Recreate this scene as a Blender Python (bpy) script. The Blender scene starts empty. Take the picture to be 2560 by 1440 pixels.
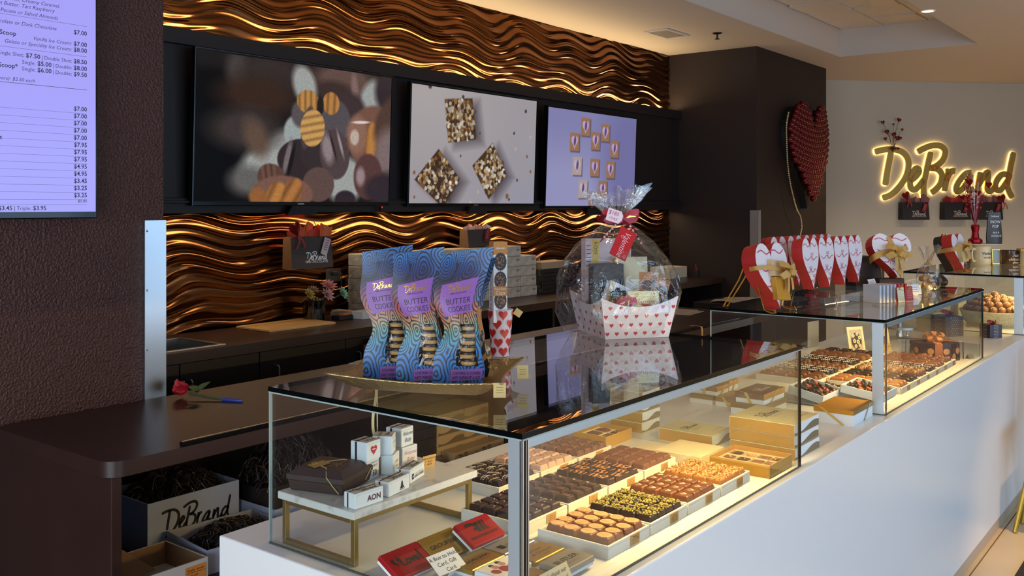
# Chocolate shop counter: display cases, wave wall, screens and gift goods.
import bpy, math, random
import numpy as np
from mathutils import Vector, Matrix

random.seed(7)
S = bpy.context.scene
COL = S.collection
PI = math.pi

# ------------------------------------------------------------------ camera
YAW = math.radians(37.81)
cam_d = bpy.data.cameras.new('camera')
cam_d.sensor_width = 36.0
cam_d.lens = 2361.5 / 2560 * 36.0
cam_d.shift_y = -208.0 / 2560
cam_d.clip_start = 0.05
cam = bpy.data.objects.new('camera', cam_d)
cam.location = (0, 0, 1.58)
cam.rotation_euler = (PI / 2, 0, YAW - PI / 2)
COL.objects.link(cam)
S.camera = cam

# ------------------------------------------------------------------ world, exposure
w = bpy.data.worlds.new('world')
S.world = w
w.use_nodes = True
w.node_tree.nodes['Background'].inputs[0].default_value = (0.55, 0.70, 1.0, 1)
w.node_tree.nodes['Background'].inputs[1].default_value = 0.06
S.view_settings.view_transform = 'Standard'
S.view_settings.look = 'None'
S.view_settings.gamma = 1.0
S.view_settings.use_curve_mapping = False
S.view_settings.exposure = 0.0
S.cycles.transparent_max_bounces = 32
S.cycles.max_bounces = 10
S.cycles.use_denoising = True
S.cycles.sample_clamp_indirect = 4.0
S.cycles.caustics_reflective = False
S.cycles.caustics_refractive = False


def area(name, loc, size, power, color, direction, spread=180):
    d = bpy.data.lights.new(name, 'AREA')
    d.shape = 'RECTANGLE'
    d.size, d.size_y = size
    d.energy = power
    d.color = color
    d.spread = math.radians(spread)
    o = bpy.data.objects.new(name, d)
    o.location = loc
    o.rotation_euler = Vector(direction).to_track_quat('-Z', 'Y').to_euler()
    COL.objects.link(o)
    return o


def spot(name, loc, power, color, deg=95, blend=0.7, r=0.04, direction=(0, 0, -1)):
    d = bpy.data.lights.new(name, 'SPOT')
    d.energy = power
    d.color = color
    d.spot_size = math.radians(deg)
    d.spot_blend = blend
    d.shadow_soft_size = r
    o = bpy.data.objects.new(name, d)
    o.location = loc
    o.rotation_euler = Vector(direction).to_track_quat('-Z', 'Y').to_euler()
    COL.objects.link(o)
    return o


COOL = (0.44, 0.69, 1.0)
WARM = (1.0, 0.70, 0.40)
LED = (1.0, 0.69, 0.27)
# daylight through the shop windows: the long front and the narrower side
area('front_window_daylight', (3.2, -3.9, 1.30), (9.4, 2.3), 212, COOL, (0, 1, -0.02))
area('side_window_daylight', (-3.4, 0.2, 1.40), (3.4, 2.2), 200, (0.72, 0.85, 1.0), (1, 0.10, 0))
# ceiling downlights over the counter, then unseen spots added as warm fill
for x, y in ((2.2, 1.35), (4.1, 1.35), (6.0, 1.35), (2.3, 0.1), (6.0, 0.1)):
    spot('downlight_and_fill_beam', (x, y, 2.985), 14, WARM, 80)
for x in (1.5, 4.2, 6.9, 9.4):  # unseen spots added so the floor bounces warm light to the ceiling
    for y in (-1.6, -2.8):
        spot('downlight_and_fill_beam', (x, y, 2.985), 150, (1.0, 0.71, 0.42), 66, 0.5)
for x, y in ((9.6, 2.0), (10.4, 1.2), (11.2, 0.4)):  # unseen spots added to brighten the sign wall
    spot('downlight_and_fill_beam', (x, y, 2.985), 105, (1.0, 0.78, 0.54), 125)
spot('downlight_and_fill_beam', (5.0, -0.25, 2.985), 240, (1.0, 0.62, 0.27), 40, 0.6, direction=(0, 0.16, -1))  # unseen narrow spot added to warm the floor near the chair
# cove strips behind the ledges of the screen band
area('upper_cove_strip', (5.0, 4.335, 2.475), (6.1, 0.03), 32, (1.0, 0.72, 0.37), (0, 0.10, 1))
area('lower_cove_strip', (5.0, 4.335, 1.515), (6.1, 0.03), 13, (1.0, 0.74, 0.42), (0, 0.15, -1))


# ------------------------------------------------------------------ colours and materials
def lin(c):
    return tuple((v / 12.92 if v <= 0.04045 else ((v + 0.055) / 1.055) ** 2.4) for v in c)


def hx(h):
    return lin(tuple(int(h[i:i + 2], 16) / 255 for i in (0, 2, 4)))


MATS = {}


def mat(name, color='808080', rough=0.5, metal=0.0, spec=0.5, emit=None, estr=0.0, attr=False, bump=None, coat=0.0, noise=None):
    """bump = (scale, strength); noise = (scale, second colour, low, high)"""
    if name in MATS:
        return MATS[name]
    m = bpy.data.materials.new(name)
    MATS[name] = m
    m.use_nodes = True
    nt = m.node_tree
    b = nt.nodes['Principled BSDF']
    c = hx(color) if isinstance(color, str) else color
    b.inputs['Base Color'].default_value = (*c, 1)
    b.inputs['Roughness'].default_value = rough
    b.inputs['Metallic'].default_value = metal
    b.inputs['Specular IOR Level'].default_value = spec
    b.inputs['Coat Weight'].default_value = coat
    b.inputs['Coat Roughness'].default_value = 0.08
    if emit is not None:
        b.inputs['Emission Color'].default_value = (*(hx(emit) if isinstance(emit, str) else emit), 1)
        b.inputs['Emission Strength'].default_value = estr
    if attr:
        a = nt.nodes.new('ShaderNodeAttribute')
        a.attribute_name = 'col'
        nt.links.new(a.outputs['Color'], b.inputs['Base Color'])
        if attr == 'emit':
            nt.links.new(a.outputs['Color'], b.inputs['Emission Color'])
            b.inputs['Base Color'].default_value = (0.01, 0.01, 0.01, 1)
            nt.links.remove(b.inputs['Base Color'].links[0])
            b.inputs['Emission Strength'].default_value = estr
    if noise or bump:
        tc = nt.nodes.new('ShaderNodeTexCoord')
    if noise:
        n = nt.nodes.new('ShaderNodeTexNoise')
        n.inputs['Scale'].default_value = noise[0]
        n.inputs['Detail'].default_value = 6
        nt.links.new(tc.outputs['Object'], n.inputs['Vector'])
        r = nt.nodes.new('ShaderNodeValToRGB')
        r.color_ramp.elements[0].position = noise[2]
        r.color_ramp.elements[1].position = noise[3]
        r.color_ramp.elements[0].color = (*c, 1)
        r.color_ramp.elements[1].color = (*hx(noise[1]), 1)
        nt.links.new(n.outputs['Fac'], r.inputs['Fac'])
        nt.links.new(r.outputs['Color'], b.inputs['Base Color'])
    if bump:
        n = nt.nodes.new('ShaderNodeTexNoise')
        n.inputs['Scale'].default_value = bump[0]
        n.inputs['Detail'].default_value = 3
        nt.links.new(tc.outputs['Object'], n.inputs['Vector'])
        bp = nt.nodes.new('ShaderNodeBump')
        bp.inputs['Strength'].default_value = bump[1]
        bp.inputs['Distance'].default_value = 0.01
        nt.links.new(n.outputs['Fac'], bp.inputs['Height'])
        nt.links.new(bp.outputs['Normal'], b.inputs['Normal'])
    return m


def glass_mat(name, tint=(0.96, 0.98, 0.97), ior=1.45, gl=1.0, rough=0.0, base=0.0, wrinkle=None):
    """thin clear sheet: lets light straight through, mirrors by the Fresnel angle"""
    m = bpy.data.materials.new(name)
    MATS[name] = m
    m.use_nodes = True
    nt = m.node_tree
    nt.nodes.clear()
    out = nt.nodes.new('ShaderNodeOutputMaterial')
    mix = nt.nodes.new('ShaderNodeMixShader')
    tr = nt.nodes.new('ShaderNodeBsdfTransparent')
    tr.inputs[0].default_value = (*tint, 1)
    g = nt.nodes.new('ShaderNodeBsdfGlossy')
    g.inputs['Color'].default_value = (gl, gl, gl, 1)
    g.inputs['Roughness'].default_value = rough
    f = nt.nodes.new('ShaderNodeFresnel')
    # the sheet does not bend the ray, so its far side must mirror like its near side
    ge = nt.nodes.new('ShaderNodeNewGeometry')
    mr = nt.nodes.new('ShaderNodeMapRange')
    mr.inputs['To Min'].default_value = ior
    mr.inputs['To Max'].default_value = 1.0 / ior
    nt.links.new(ge.outputs['Backfacing'], mr.inputs['Value'])
    nt.links.new(mr.outputs[0], f.inputs['IOR'])
    if base:
        ad = nt.nodes.new('ShaderNodeMath')
        ad.operation = 'ADD'
        ad.use_clamp = True
        ad.inputs[1].default_value = base
        nt.links.new(f.outputs[0], ad.inputs[0])
        nt.links.new(ad.outputs[0], mix.inputs[0])
    else:
        nt.links.new(f.outputs[0], mix.inputs[0])
    if wrinkle:
        tc = nt.nodes.new('ShaderNodeTexCoord')
        n = nt.nodes.new('ShaderNodeTexNoise')
        n.inputs['Scale'].default_value = wrinkle[0]
        n.inputs['Detail'].default_value = 4
        n.inputs['Distortion'].default_value = 1.2
        nt.links.new(tc.outputs['Object'], n.inputs['Vector'])
        bp = nt.nodes.new('ShaderNodeBump')
        bp.inputs['Strength'].default_value = wrinkle[1]
        bp.inputs['Distance'].default_value = 0.02
        nt.links.new(n.outputs['Fac'], bp.inputs['Height'])
        nt.links.new(bp.outputs['Normal'], g.inputs['Normal'])
        nt.links.new(bp.outputs['Normal'], f.inputs['Normal'])
    nt.links.new(tr.outputs[0], mix.inputs[1])
    nt.links.new(g.outputs[0], mix.inputs[2])
    nt.links.new(mix.outputs[0], out.inputs[0])
    return m


GLASS = glass_mat('clear_glass', (0.965, 0.985, 0.975), 1.5)
CELLO = glass_mat('cellophane', (0.97, 0.97, 0.97), 1.5, 1.0, 0.09, 0.05, (11, 0.9))
ACRYL = glass_mat('acrylic', (0.97, 0.98, 0.98), 1.49, 1.0, 0.0, 0.02)
FILM = glass_mat('window_film', (0.97, 0.97, 0.97), 1.45, 1.0, 0.05, 0.02, (30, 0.3))

# ------------------------------------------------------------------ text and logo outlines
_TXT = {}


def text2d(s, bold=0.0, shear=0.0):
    """triangulated outline of a line of text, height about 1 (cap height 0.7), left aligned at 0"""
    k = (s, bold, shear)
    if k in _TXT:
        return _TXT[k]
    cu = bpy.data.curves.new('lettering', 'FONT')
    cu.body = s
    cu.size = 1.0
    cu.shear = shear
    cu.offset = bold
    cu.resolution_u = 2
    ob = bpy.data.objects.new('lettering', cu)
    me = bpy.data.meshes.new_from_object(ob)
    v = [(p.co.x, p.co.y) for p in me.vertices]
    f = [tuple(p.vertices) for p in me.polygons]
    bpy.data.objects.remove(ob)
    bpy.data.curves.remove(cu)
    bpy.data.meshes.remove(me)
    if v:
        xs = [p[0] for p in v]
        x0, x1 = min(xs), max(xs)
        v = [(p[0] - x0, p[1]) for p in v]
        wd = x1 - x0
    else:
        wd = 0
    _TXT[k] = (v, f, wd)
    return _TXT[k]


def catmull(pts, n=6):
    p = [Vector((*q, 0)) if len(q) == 2 else Vector(q) for q in pts]
    p = [p[0] * 2 - p[1]] + p + [p[-1] * 2 - p[-2]]
    out = []
    for i in range(1, len(p) - 2):
        for j in range(n):
            t = j / n
            a, b, c, d = p[i - 1], p[i], p[i + 1], p[i + 2]
            out.append(0.5 * (2 * b + (c - a) * t + (2 * a - 5 * b + 4 * c - d) * t * t + (3 * b - a - 3 * c + d) * t ** 3))
    out.append(p[-2])
    return out


def ribbon2d(pts, width, n=6, taper=True):
    c = catmull(pts, n)
    m = len(c)
    v, f = [], []
    for i, q in enumerate(c):
        t = c[min(i + 1, m - 1)] - c[max(i - 1, 0)]
        t = t.normalized() if t.length else Vector((1, 0, 0))
        nn = Vector((-t.y, t.x, 0))
        e = min(i, m - 1 - i)
        k = width / 2 * (0.62 if (e == 0 and taper) else 1.0)
        v += [(q.x + nn.x * k, q.y + nn.y * k), (q.x - nn.x * k, q.y - nn.y * k)]
    for i in range(m - 1):
        f.append((2 * i, 2 * i + 1, 2 * i + 3, 2 * i + 2))
    return v, f


_LOGO = [
    [(590, 648), (578, 720), (556, 830), (538, 940)],
    [(448, 668), (520, 650), (610, 645), (690, 668), (738, 725), (742, 800), (715, 880), (655, 960), (585, 1020), (515, 1045)],
    [(755, 905), (805, 868), (838, 825), (815, 800), (778, 835), (755, 900), (765, 960), (800, 975), (845, 935), (880, 890)],
    [(942, 662), (918, 760), (888, 880), (876, 960), (884, 1055)],
    [(825, 665), (870, 640), (950, 612), (1030, 615), (1070, 658), (1050, 728), (990, 780), (940, 798), (1000, 805), (1040, 850), (1030, 920), (990, 970), (945, 1003)],
    [(1098, 800), (1090, 860), (1072, 935), (1062, 988)],
    [(1078, 905), (1104, 850), (1134, 820), (1160, 822)],
    [(1310, 832), (1258, 842), (1200, 900), (1170, 958), (1182, 990), (1232, 960), (1288, 880), (1300, 852), (1272, 935), (1292, 985), (1330, 960)],
    [(1390, 828), (1372, 910), (1358, 992)],
    [(1362, 950), (1425, 855), (1458, 832), (1454, 900), (1452, 970), (1482, 985), (1528, 940)],
    [(1645, 848), (1582, 850), (1530, 912), (1530, 968), (1572, 975), (1632, 900), (1660, 840)],
    [(1692, 660), (1655, 820), (1632, 930), (1650, 990), (1682, 1042)],
]
LOGO = [[((x - 440) / 1260, (850 - y) / 1260) for x, y in st] for st in _LOGO]   # width 1, height about 0.33, centred on y


def logo2d(width=0.024, n=4):
    k = ('#logo', width, n)
    if k in _TXT:
        return _TXT[k]
    v, f = [], []
    for st in LOGO:
        a, b = ribbon2d(st, width, n)
        o = len(v)
        v += a
        f += [tuple(i + o for i in q) for q in b]
    _TXT[k] = (v, f, 1.0)
    return _TXT[k]


def heart_pts(n=28):
    """closed outline of a heart, width 1 (x -0.5..0.5), tip at y = 0, top about y = 1"""
    out = []
    for i in range(n):
        t = 2 * PI * i / n
        x = 16 * math.sin(t) ** 3
        y = 13 * math.cos(t) - 5 * math.cos(2 * t) - 2 * math.cos(3 * t) - math.cos(4 * t)
        out.append((x / 32, (y + 17) / 29))
    return out


# ------------------------------------------------------------------ mesh builder
def frame(o, u, v, n=None):
    """4x4 matrix taking (x, y, z) to o + x*u + y*v + z*n"""
    u, v = Vector(u).normalized(), Vector(v).normalized()
    n = Vector(n).normalized() if n is not None else u.cross(v).normalized()
    M = Matrix.Identity(4)
    for i in range(3):
        M[i][0], M[i][1], M[i][2], M[i][3] = u[i], v[i], n[i], o[i]
    return M


def T(x=0, y=0, z=0, rz=0, rx=0, ry=0, s=1.0):
    return Matrix.Translation((x, y, z)) @ Matrix.Rotation(rz, 4, 'Z') @ Matrix.Rotation(ry, 4, 'Y') @ Matrix.Rotation(rx, 4, 'X') @ Matrix.Scale(s, 4)


class MB:
    def __init__(self, M=None):
        self.v, self.f, self.m, self.c = [], [], [], {}
        self.M = M

    def add(self, vs, fs, m=0, M=None):
        o = len(self.v)
        if M is None:
            M = self.M
        elif self.M is not None:
            M = self.M @ M
        if M is not None:
            vs = [M @ Vector(p) for p in vs]
        self.v += [tuple(p) for p in vs]
        self.f += [tuple(i + o for i in q) for q in fs]
        self.m += [m] * len(fs)
        return o

    def box(self, x0, x1, y0, y1, z0, z1, m=0, M=None, top=None, side=None):
        v = [(x0, y0, z0), (x1, y0, z0), (x1, y1, z0), (x0, y1, z0), (x0, y0, z1), (x1, y0, z1), (x1, y1, z1), (x0, y1, z1)]
        f = [(0, 3, 2, 1), (4, 5, 6, 7), (0, 1, 5, 4), (1, 2, 6, 5), (2, 3, 7, 6), (3, 0, 4, 7)]
        self.add(v, f, m, M)
        if top is not None:
            self.m[-5] = top
        if side is not None:
            for i in (-4, -3, -2, -1):
                self.m[i] = side
        return self

    def cbox(self, x0, x1, y0, y1, z0, z1, c, m=0, M=None, draft=0.0):
        """box with chamfered edges all round; draft narrows the top"""
        X, Y = (x0 + x1) / 2, (y0 + y1) / 2
        v, rings = [], []

        def ring(z, ins, d):
            a, b, e, g = x0 + ins + d, x1 - ins - d, y0 + ins + d, y1 - ins - d
            r = min(c, (b - a) / 3, (g - e) / 3)
            return [(a + r, e, z), (b - r, e, z), (b, e + r, z), (b, g - r, z), (b - r, g, z), (a + r, g, z), (a, g - r, z), (a, e + r, z)]
        for z, ins, d in ((z0, c, 0), (z0 + c, 0, 0), (z1 - c, 0, draft), (z1, c, draft)):
            v += ring(z, ins, d)
        f = [tuple(range(7, -1, -1)), tuple(range(24, 32))]
        for k in range(3):
            for i in range(8):
                j = (i + 1) % 8
                f.append((8 * k + i, 8 * k + j, 8 * k + 8 + j, 8 * k + 8 + i))
        self.add(v, f, m, M)
        return self

    def prism(self, pts, z0, z1, m=0, M=None, cap=None, ms=None, inset=0.0):
        """closed 2D outline (counter-clockwise) extruded from z0 to z1"""
        n = len(pts)
        v = [(p[0], p[1], z0) for p in pts] + [(p[0], p[1], z1) for p in pts]
        f = [tuple(range(n - 1, -1, -1)), tuple(range(n, 2 * n))] + [(i, (i + 1) % n, n + (i + 1) % n, n + i) for i in range(n)]
        self.add(v, f, m, M)
        if cap is not None:
            self.m[-n - 1] = cap
        if ms is not None:
            for i in range(n):
                self.m[-1 - i] = ms
        return self

    def flat(self, vf, M, m=0, s=1.0, dx=0.0, dy=0.0, z=0.0):
        """a 2D outline laid on the plane of M"""
        v, f = vf[0], vf[1]
        self.add([(p[0] * s + dx, p[1] * s + dy, z) for p in v], f, m, M)
        return self

    def text(self, s, M, size, m=0, align='l', bold=0.0, shear=0.0, x=0, y=0, z=0.0, fit=None):
        v, f, wd = text2d(s, bold, shear)
        if not v:
            return self
        sx = size if fit is None else fit / wd
        x0 = x - (wd * sx / 2 if align == 'c' else wd * sx if align == 'r' else 0)
        self.add([(p[0] * sx + x0, p[1] * size + y, z) for p in v], f, m, M)
        return self

    def logo(self, M, width, m=0, x=0, y=0, z=0.0, weight=0.026, n=4):
        return self.flat(logo2d(weight, n), M, m, width, x - width / 2, y, z)

    def heart(self, M, wd, ht=None, m=0, x=0, y=0, z=0.0, n=20):
        ht = ht or wd
        p = [(q[0] * wd + x, q[1] * ht + y - ht / 2, z) for q in heart_pts(n)][::-1]
        self.add(p, [tuple(range(n))], m, M)
        return self

    def tube(self, pts, r, seg=8, m=0, M=None, closed=False, caps=True):
        P = [Vector(p) for p in pts]
        n = len(P)
        v, f = [], []
        up = Vector((0.013, 0.021, 1))
        prev = None
        for i, p in enumerate(P):
            if closed:
                t = P[(i + 1) % n] - P[i - 1]
            else:
                t = P[min(i + 1, n - 1)] - P[max(i - 1, 0)]
            t = t.normalized() if t.length else Vector((0, 0, 1))
            if prev is None:
                a = t.cross(up)
                if a.length < 1e-3:
                    a = t.cross(Vector((1, 0, 0)))
            else:
                a = prev - t * prev.dot(t)
                if a.length < 1e-5:
                    a = t.cross(up)
            a.normalize()
            prev = a
            b = t.cross(a)
            rr = r[i] if isinstance(r, (list, tuple)) else r
            for k in range(seg):
                an = 2 * PI * k / seg
                v.append(p + a * (rr * math.cos(an)) + b * (rr * math.sin(an)))
        for i in range(n if closed else n - 1):
            j = (i + 1) % n
            for k in range(seg):
                l = (k + 1) % seg
                f.append((i * seg + k, i * seg + l, j * seg + l, j * seg + k))
        if caps and not closed:
            f.append(tuple(range(seg - 1, -1, -1)))
            f.append(tuple(range((n - 1) * seg, n * seg)))
        self.add(v, f, m, M)
        return self

    def lathe(self, prof, seg=24, m=0, M=None, a0=0.0, a1=2 * PI):
        """profile [(r, z)...] turned about z"""
        full = abs(a1 - a0 - 2 * PI) < 1e-6
        ns = seg if full else seg + 1
        v, f = [], []
        for r, z in prof:
            for k in range(ns):
                an = a0 + (a1 - a0) * k / seg
                v.append((r * math.cos(an), r * math.sin(an), z))
        for i in range(len(prof) - 1):
            for k in range(seg):
                l = (k + 1) % ns
                f.append((i * ns + k, i * ns + l, (i + 1) * ns + l, (i + 1) * ns + k))
        self.add(v, f, m, M)
        return self

    def sphere(self, c, r, m=0, M=None, seg=12, rings=8, sq=(1, 1, 1)):
        pr = [(max(r * math.sin(PI * i / rings), 1e-6), -r * math.cos(PI * i / rings)) for i in range(rings + 1)]
        L = Matrix.Translation(c) @ Matrix.Diagonal((*sq, 1))
        return self.lathe(pr, seg, m, L if M is None else M @ L)

    def grid(self, fn, nu, nv, m=0, M=None, col=None, mfn=None, skip=None):
        """surface fn(u, v) -> point; col(u, v) -> linear rgb kept as a point colour; mfn(u, v) -> material of a face"""
        v = [fn(i / nu, j / nv) for j in range(nv + 1) for i in range(nu + 1)]
        f, ms = [], []
        for j in range(nv):
            for i in range(nu):
                uu, vv = (i + 0.5) / nu, (j + 0.5) / nv
                if skip and skip(uu, vv):
                    continue
                a = j * (nu + 1) + i
                f.append((a, a + 1, a + nu + 2, a + nu + 1))
                ms.append(mfn(uu, vv) if mfn else m)
        o = self.add(v, f, m, M)
        if mfn:
            self.m[-len(ms):] = ms
        if col is not None:
            k = 0
            for j in range(nv + 1):
                for i in range(nu + 1):
                    self.c[o + k] = col(i / nu, j / nv)
                    k += 1
        return self

    def build(self, name, mats, parent=None, smooth=False, bevel=0.0, seg=2, angle=35):
        me = bpy.data.meshes.new(name)
        me.from_pydata(self.v, [], self.f)
        mats = mats if isinstance(mats, (list, tuple)) else [mats]
        for x in mats:
            me.materials.append(x)
        if len(mats) > 1:
            me.polygons.foreach_set('material_index', self.m)
        if self.c:
            at = me.color_attributes.new('col', 'FLOAT_COLOR', 'POINT')
            a = np.ones((len(self.v), 4), dtype=np.float32)
            for i, c in self.c.items():
                a[i, :3] = c
            at.data.foreach_set('color', a.ravel())
        if smooth:
            me.polygons.foreach_set('use_smooth', [True] * len(me.polygons))
        me.update()
        o = bpy.data.objects.new(name, me)
        COL.objects.link(o)
        if parent is not None:
            o.parent = parent
        if smooth and angle < 179:
            me.set_sharp_from_angle(angle=math.radians(angle))
        if bevel:
            b = o.modifiers.new('soft_edges', 'BEVEL')
            b.width = bevel
            b.segments = seg
            b.limit_method = 'ANGLE'
            b.angle_limit = math.radians(50)
            b.harden_normals = False
        return o


def tag(o, label, cat, group=None, kind=None):
    o['label'] = label
    o['category'] = cat
    if group:
        o['group'] = group
    if kind:
        o['kind'] = kind
    return o


def thing(name, label, cat, loc=(0, 0, 0), rz=0.0, group=None, rx=0.0):
    o = bpy.data.objects.new(name, None)
    o.empty_display_size = 0.05
    o.location = loc
    o.rotation_euler = (rx, 0, rz)
    COL.objects.link(o)
    return tag(o, label, cat, group)


def struct(name, mb, mats, parent=None, **k):
    o = mb.build(name, mats, parent, **k)
    if parent is None:
        o['kind'] = 'structure'
    return o


def place(o, loc, rz=0.0):
    o.location = loc
    o.rotation_euler = (0, 0, rz)
    return o


def dup(root, loc, rz=None, label=None, group=None, mats=None):
    """a copy of a thing with copies of its parts and sub-parts"""
    r = root.copy()
    COL.objects.link(r)
    r.location = loc
    if rz is not None:
        r.rotation_euler = (root.rotation_euler[0], root.rotation_euler[1], rz)
    if label:
        r['label'] = label
    if group:
        r['group'] = group
    for ch in list(root.children):
        c = ch.copy()
        COL.objects.link(c)
        c.parent = r
        for g in ch.children:
            d = g.copy()
            COL.objects.link(d)
            d.parent = c
    return r



# ------------------------------------------------------------------ common materials
WHITE = mat('white_solid_surface', 'ececec', 0.28, bump=None)
BROWN = mat('brown_paint', '1f0f0a', 0.6, bump=(190, 0.25))
BROWN_TEX = mat('brown_textured_wall', '45241f', 0.38, bump=(120, 1.0))
LAM = mat('dark_brown_laminate', '34201c', 0.34, noise=(3, '2e1b17', 0.35, 0.7))
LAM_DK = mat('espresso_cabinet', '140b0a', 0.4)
CEIL = mat('warm_white_ceiling', 'c9bcb0', 0.8)
GREY_WALL = mat('warm_grey_wall', 'bdb7aa', 0.8)
BRONZE = mat('bronze_wave_panel', '74492a', 0.21, metal=1.0)
STEEL = mat('brushed_steel', 'b9bcc0', 0.28, metal=1.0)
CHROME = mat('chrome', 'd8d8da', 0.08, metal=1.0)
ALU = mat('satin_aluminium', 'c6d0d8', 0.42, metal=0.75)
BLACK = mat('black_gloss', '08080a', 0.12)
BLACKM = mat('black_matte', '0d0c0c', 0.6)
EDGE = mat('dark_glass_edge', '050808', 0.08, spec=0.12)
GOLD = mat('polished_gold', 'd9a94e', 0.16, metal=1.0)
SATGOLD = mat('satin_brass', 'a88d52', 0.38, metal=0.85)
PAPER = mat('white_paper', 'f2efec', 0.6)
INK = mat('black_ink', '15110f', 0.5)
TILE = mat('beige_floor_tile', 'cdb48c', 0.3, noise=(2.2, 'dcc7a2', 0.35, 0.7))
GROUT = mat('dark_grout', '6e5a43', 0.8)

# ------------------------------------------------------------------ floor
mb = MB()
xs = [(-3.6, -1.2)] + [(-1.2 + 1.2 * i + 0.004, 0.0 + 1.2 * i) for i in range(12)]
mb.box(-3.6, 14.0, -4.0, 4.6, -0.06, -0.004, 1)
k = 0
y = 0.926
while y > -4.0:
    off = 0.0 if k % 2 == 0 else 0.6
    x = -3.6 + off - 0.55
    while x < 13.5:
        mb.box(max(x, -3.6) + 0.002, min(x + 1.196, 14.0), max(y - 0.596, -4.0), y - 0.002, -0.02, 0.0)
        x += 1.2
    y -= 0.6
    k += 1
mb.box(-3.6, 14.0, 0.93, 4.6, -0.02, -0.0005)
struct('floor', mb, [TILE, GROUT])

# ------------------------------------------------------------------ walls
mb = MB().box(-3.6, 1.87, 3.0, 3.16, 0, 3.02)
struct('wall_left', mb, BROWN_TEX)
mb = MB().box(1.7, 10.9, 4.40, 4.52, 0, 3.02)
struct('wall_back', mb, BROWN)
mb = MB().box(8.13, 9.93, 3.5, 4.40, 0, 3.02)
struct('wall_column', mb, BROWN)
WP0, WD = Vector((10.835, 3.816, 0)), Vector((0.72056, -0.69339, 0))
WN = Vector((-0.69339, -0.72056, 0))            # out of the sign wall, into the shop
mb = MB(frame(WP0, WD, (0, 0, 1), WN))
mb.box(-1.6, 6.0, 0, 3.02, -0.12, 0)
struct('wall_right', mb, GREY_WALL)


# ------------------------------------------------------------------ wave panels
def wave(x, z, ph):
    p = z / 0.062 + 0.40 * math.sin(2 * PI * x / 0.66 + ph + 0.6 * math.sin(z * 6.0)) \
        + 0.22 * math.sin(2 * PI * x / 1.13 + 1.7 + z * 2.5 + ph) + 0.34 * math.sin(1.5 * x + 6.5 * z + 2 * ph)
    p += 0.30 * math.sin(2 * PI * x / 0.95 + 9.0 * z + ph) * math.sin(3.9 * z + 2.2 * x)
    a = 0.5 + 0.5 * math.cos(2 * PI * p)
    q = 0.5 + 0.5 * math.sin(2 * PI * (x / 1.35 + z * 3.6) + ph + 1.5 * math.sin(2.3 * x))
    return 0.004 + (0.007 + 0.013 * q) * a ** 1.25 + 0.003 * math.cos(4 * PI * p + 1.0 + 3 * q) * q


def wave_panel(name, x0, x1, z0, z1, ph, nx, nz):
    m_ = MB()
    m_.grid(lambda u, v: (x0 + (x1 - x0) * u, 4.40 - wave(x0 + (x1 - x0) * u, z0 + (z1 - z0) * v, ph), z0 + (z1 - z0) * v), nx, nz)
    return struct(name, m_, BRONZE, smooth=True, angle=180)


wave_panel('trim_1', 1.9, 8.13, 2.44, 3.02, 0.4, 760, 200)
wave_panel('trim_2', 1.9, 8.13, 0.90, 1.56, 2.2, 760, 220)

# band that carries the screens, with a ledge above and below hiding the strips
mb = MB()
mb.box(1.75, 8.13, 4.285, 4.405, 1.60, 2.40)
mb.box(1.75, 8.13, 4.255, 4.30, 2.395, 2.475)
mb.box(1.75, 8.13, 4.255, 4.30, 1.535, 1.615)
mb.box(1.75, 8.13, 4.23, 4.30, 1.588, 1.602)
struct('trim_3', mb, mat('screen_band_paint', '1d1210', 0.55), bevel=0.003)

# steel corner guards
mb = MB().box(1.792, 1.874, 2.988, 3.002, 0.0, 1.527)
o = thing('corner_guard', 'tall brushed steel corner strip with screws on the end of the brown textured wall', 'corner guard', (0, 0, 0))
mb.build('strip', STEEL, o, bevel=0.001)
for z in (1.49, 1.285, 1.08, 0.875):
    MB().sphere((1.80, 2.988, z), 0.004, seg=8, rings=6).build('screw', CHROME, o, smooth=True)
mb = MB().box(8.122, 8.20, 3.488, 3.502, 0.0, 1.53).box(8.118, 8.132, 3.488, 3.56, 0.0, 1.53)
tag(mb.build('corner_guard', mat('clear_plastic_guard', '8d8580', 0.25), bevel=0.001), 'short grey corner strip on the near edge of the brown column', 'corner guard')

# ------------------------------------------------------------------ ceiling with a recessed tray
TX0, TX1, TY0, TY1, TZ = 1.0, 9.22, 1.885, 3.115, 3.29
mb = MB()
mb.box(-3.6, 14.0, -4.0, TY0, 3.02, 3.5)
mb.box(-3.6, 14.0, TY1, 4.6, 3.02, 3.5)
mb.box(-3.6, TX0, TY0, TY1, 3.02, 3.5)
mb.box(TX1, 14.0, TY0, TY1, 3.02, 3.5)
mb.box(TX0, TX1, TY0, TY1, TZ + 0.03, 3.5)
struct('ceiling', mb, CEIL)
# overlapping tilted tiles on the tray's roof
mb = MB()
rr = random.Random(3)
for i in range(18):
    for j in range(3):
        x, y = 1.05 + i * 0.455, TY0 + 0.02 + j * 0.40
        t1, t2 = rr.uniform(-0.012, 0.03), rr.uniform(-0.012, 0.03)
        z = TZ
        v = [(x, y, z - t1), (x + 0.44, y, z - t2), (x + 0.44, y + 0.39, z - t1 * 0.4), (x, y + 0.39, z - t2 * 0.5),
             (x, y, z + 0.03), (x + 0.44, y, z + 0.03), (x + 0.44, y + 0.39, z + 0.03), (x, y + 0.39, z + 0.03)]
        mb.add(v, [(0, 3, 2, 1), (4, 5, 6, 7), (0, 1, 5, 4), (1, 2, 6, 5), (2, 3, 7, 6), (3, 0, 4, 7)])
struct('trim_4', mb, mat('folded_ceiling_tile', 'd6cabd', 0.7))

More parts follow.
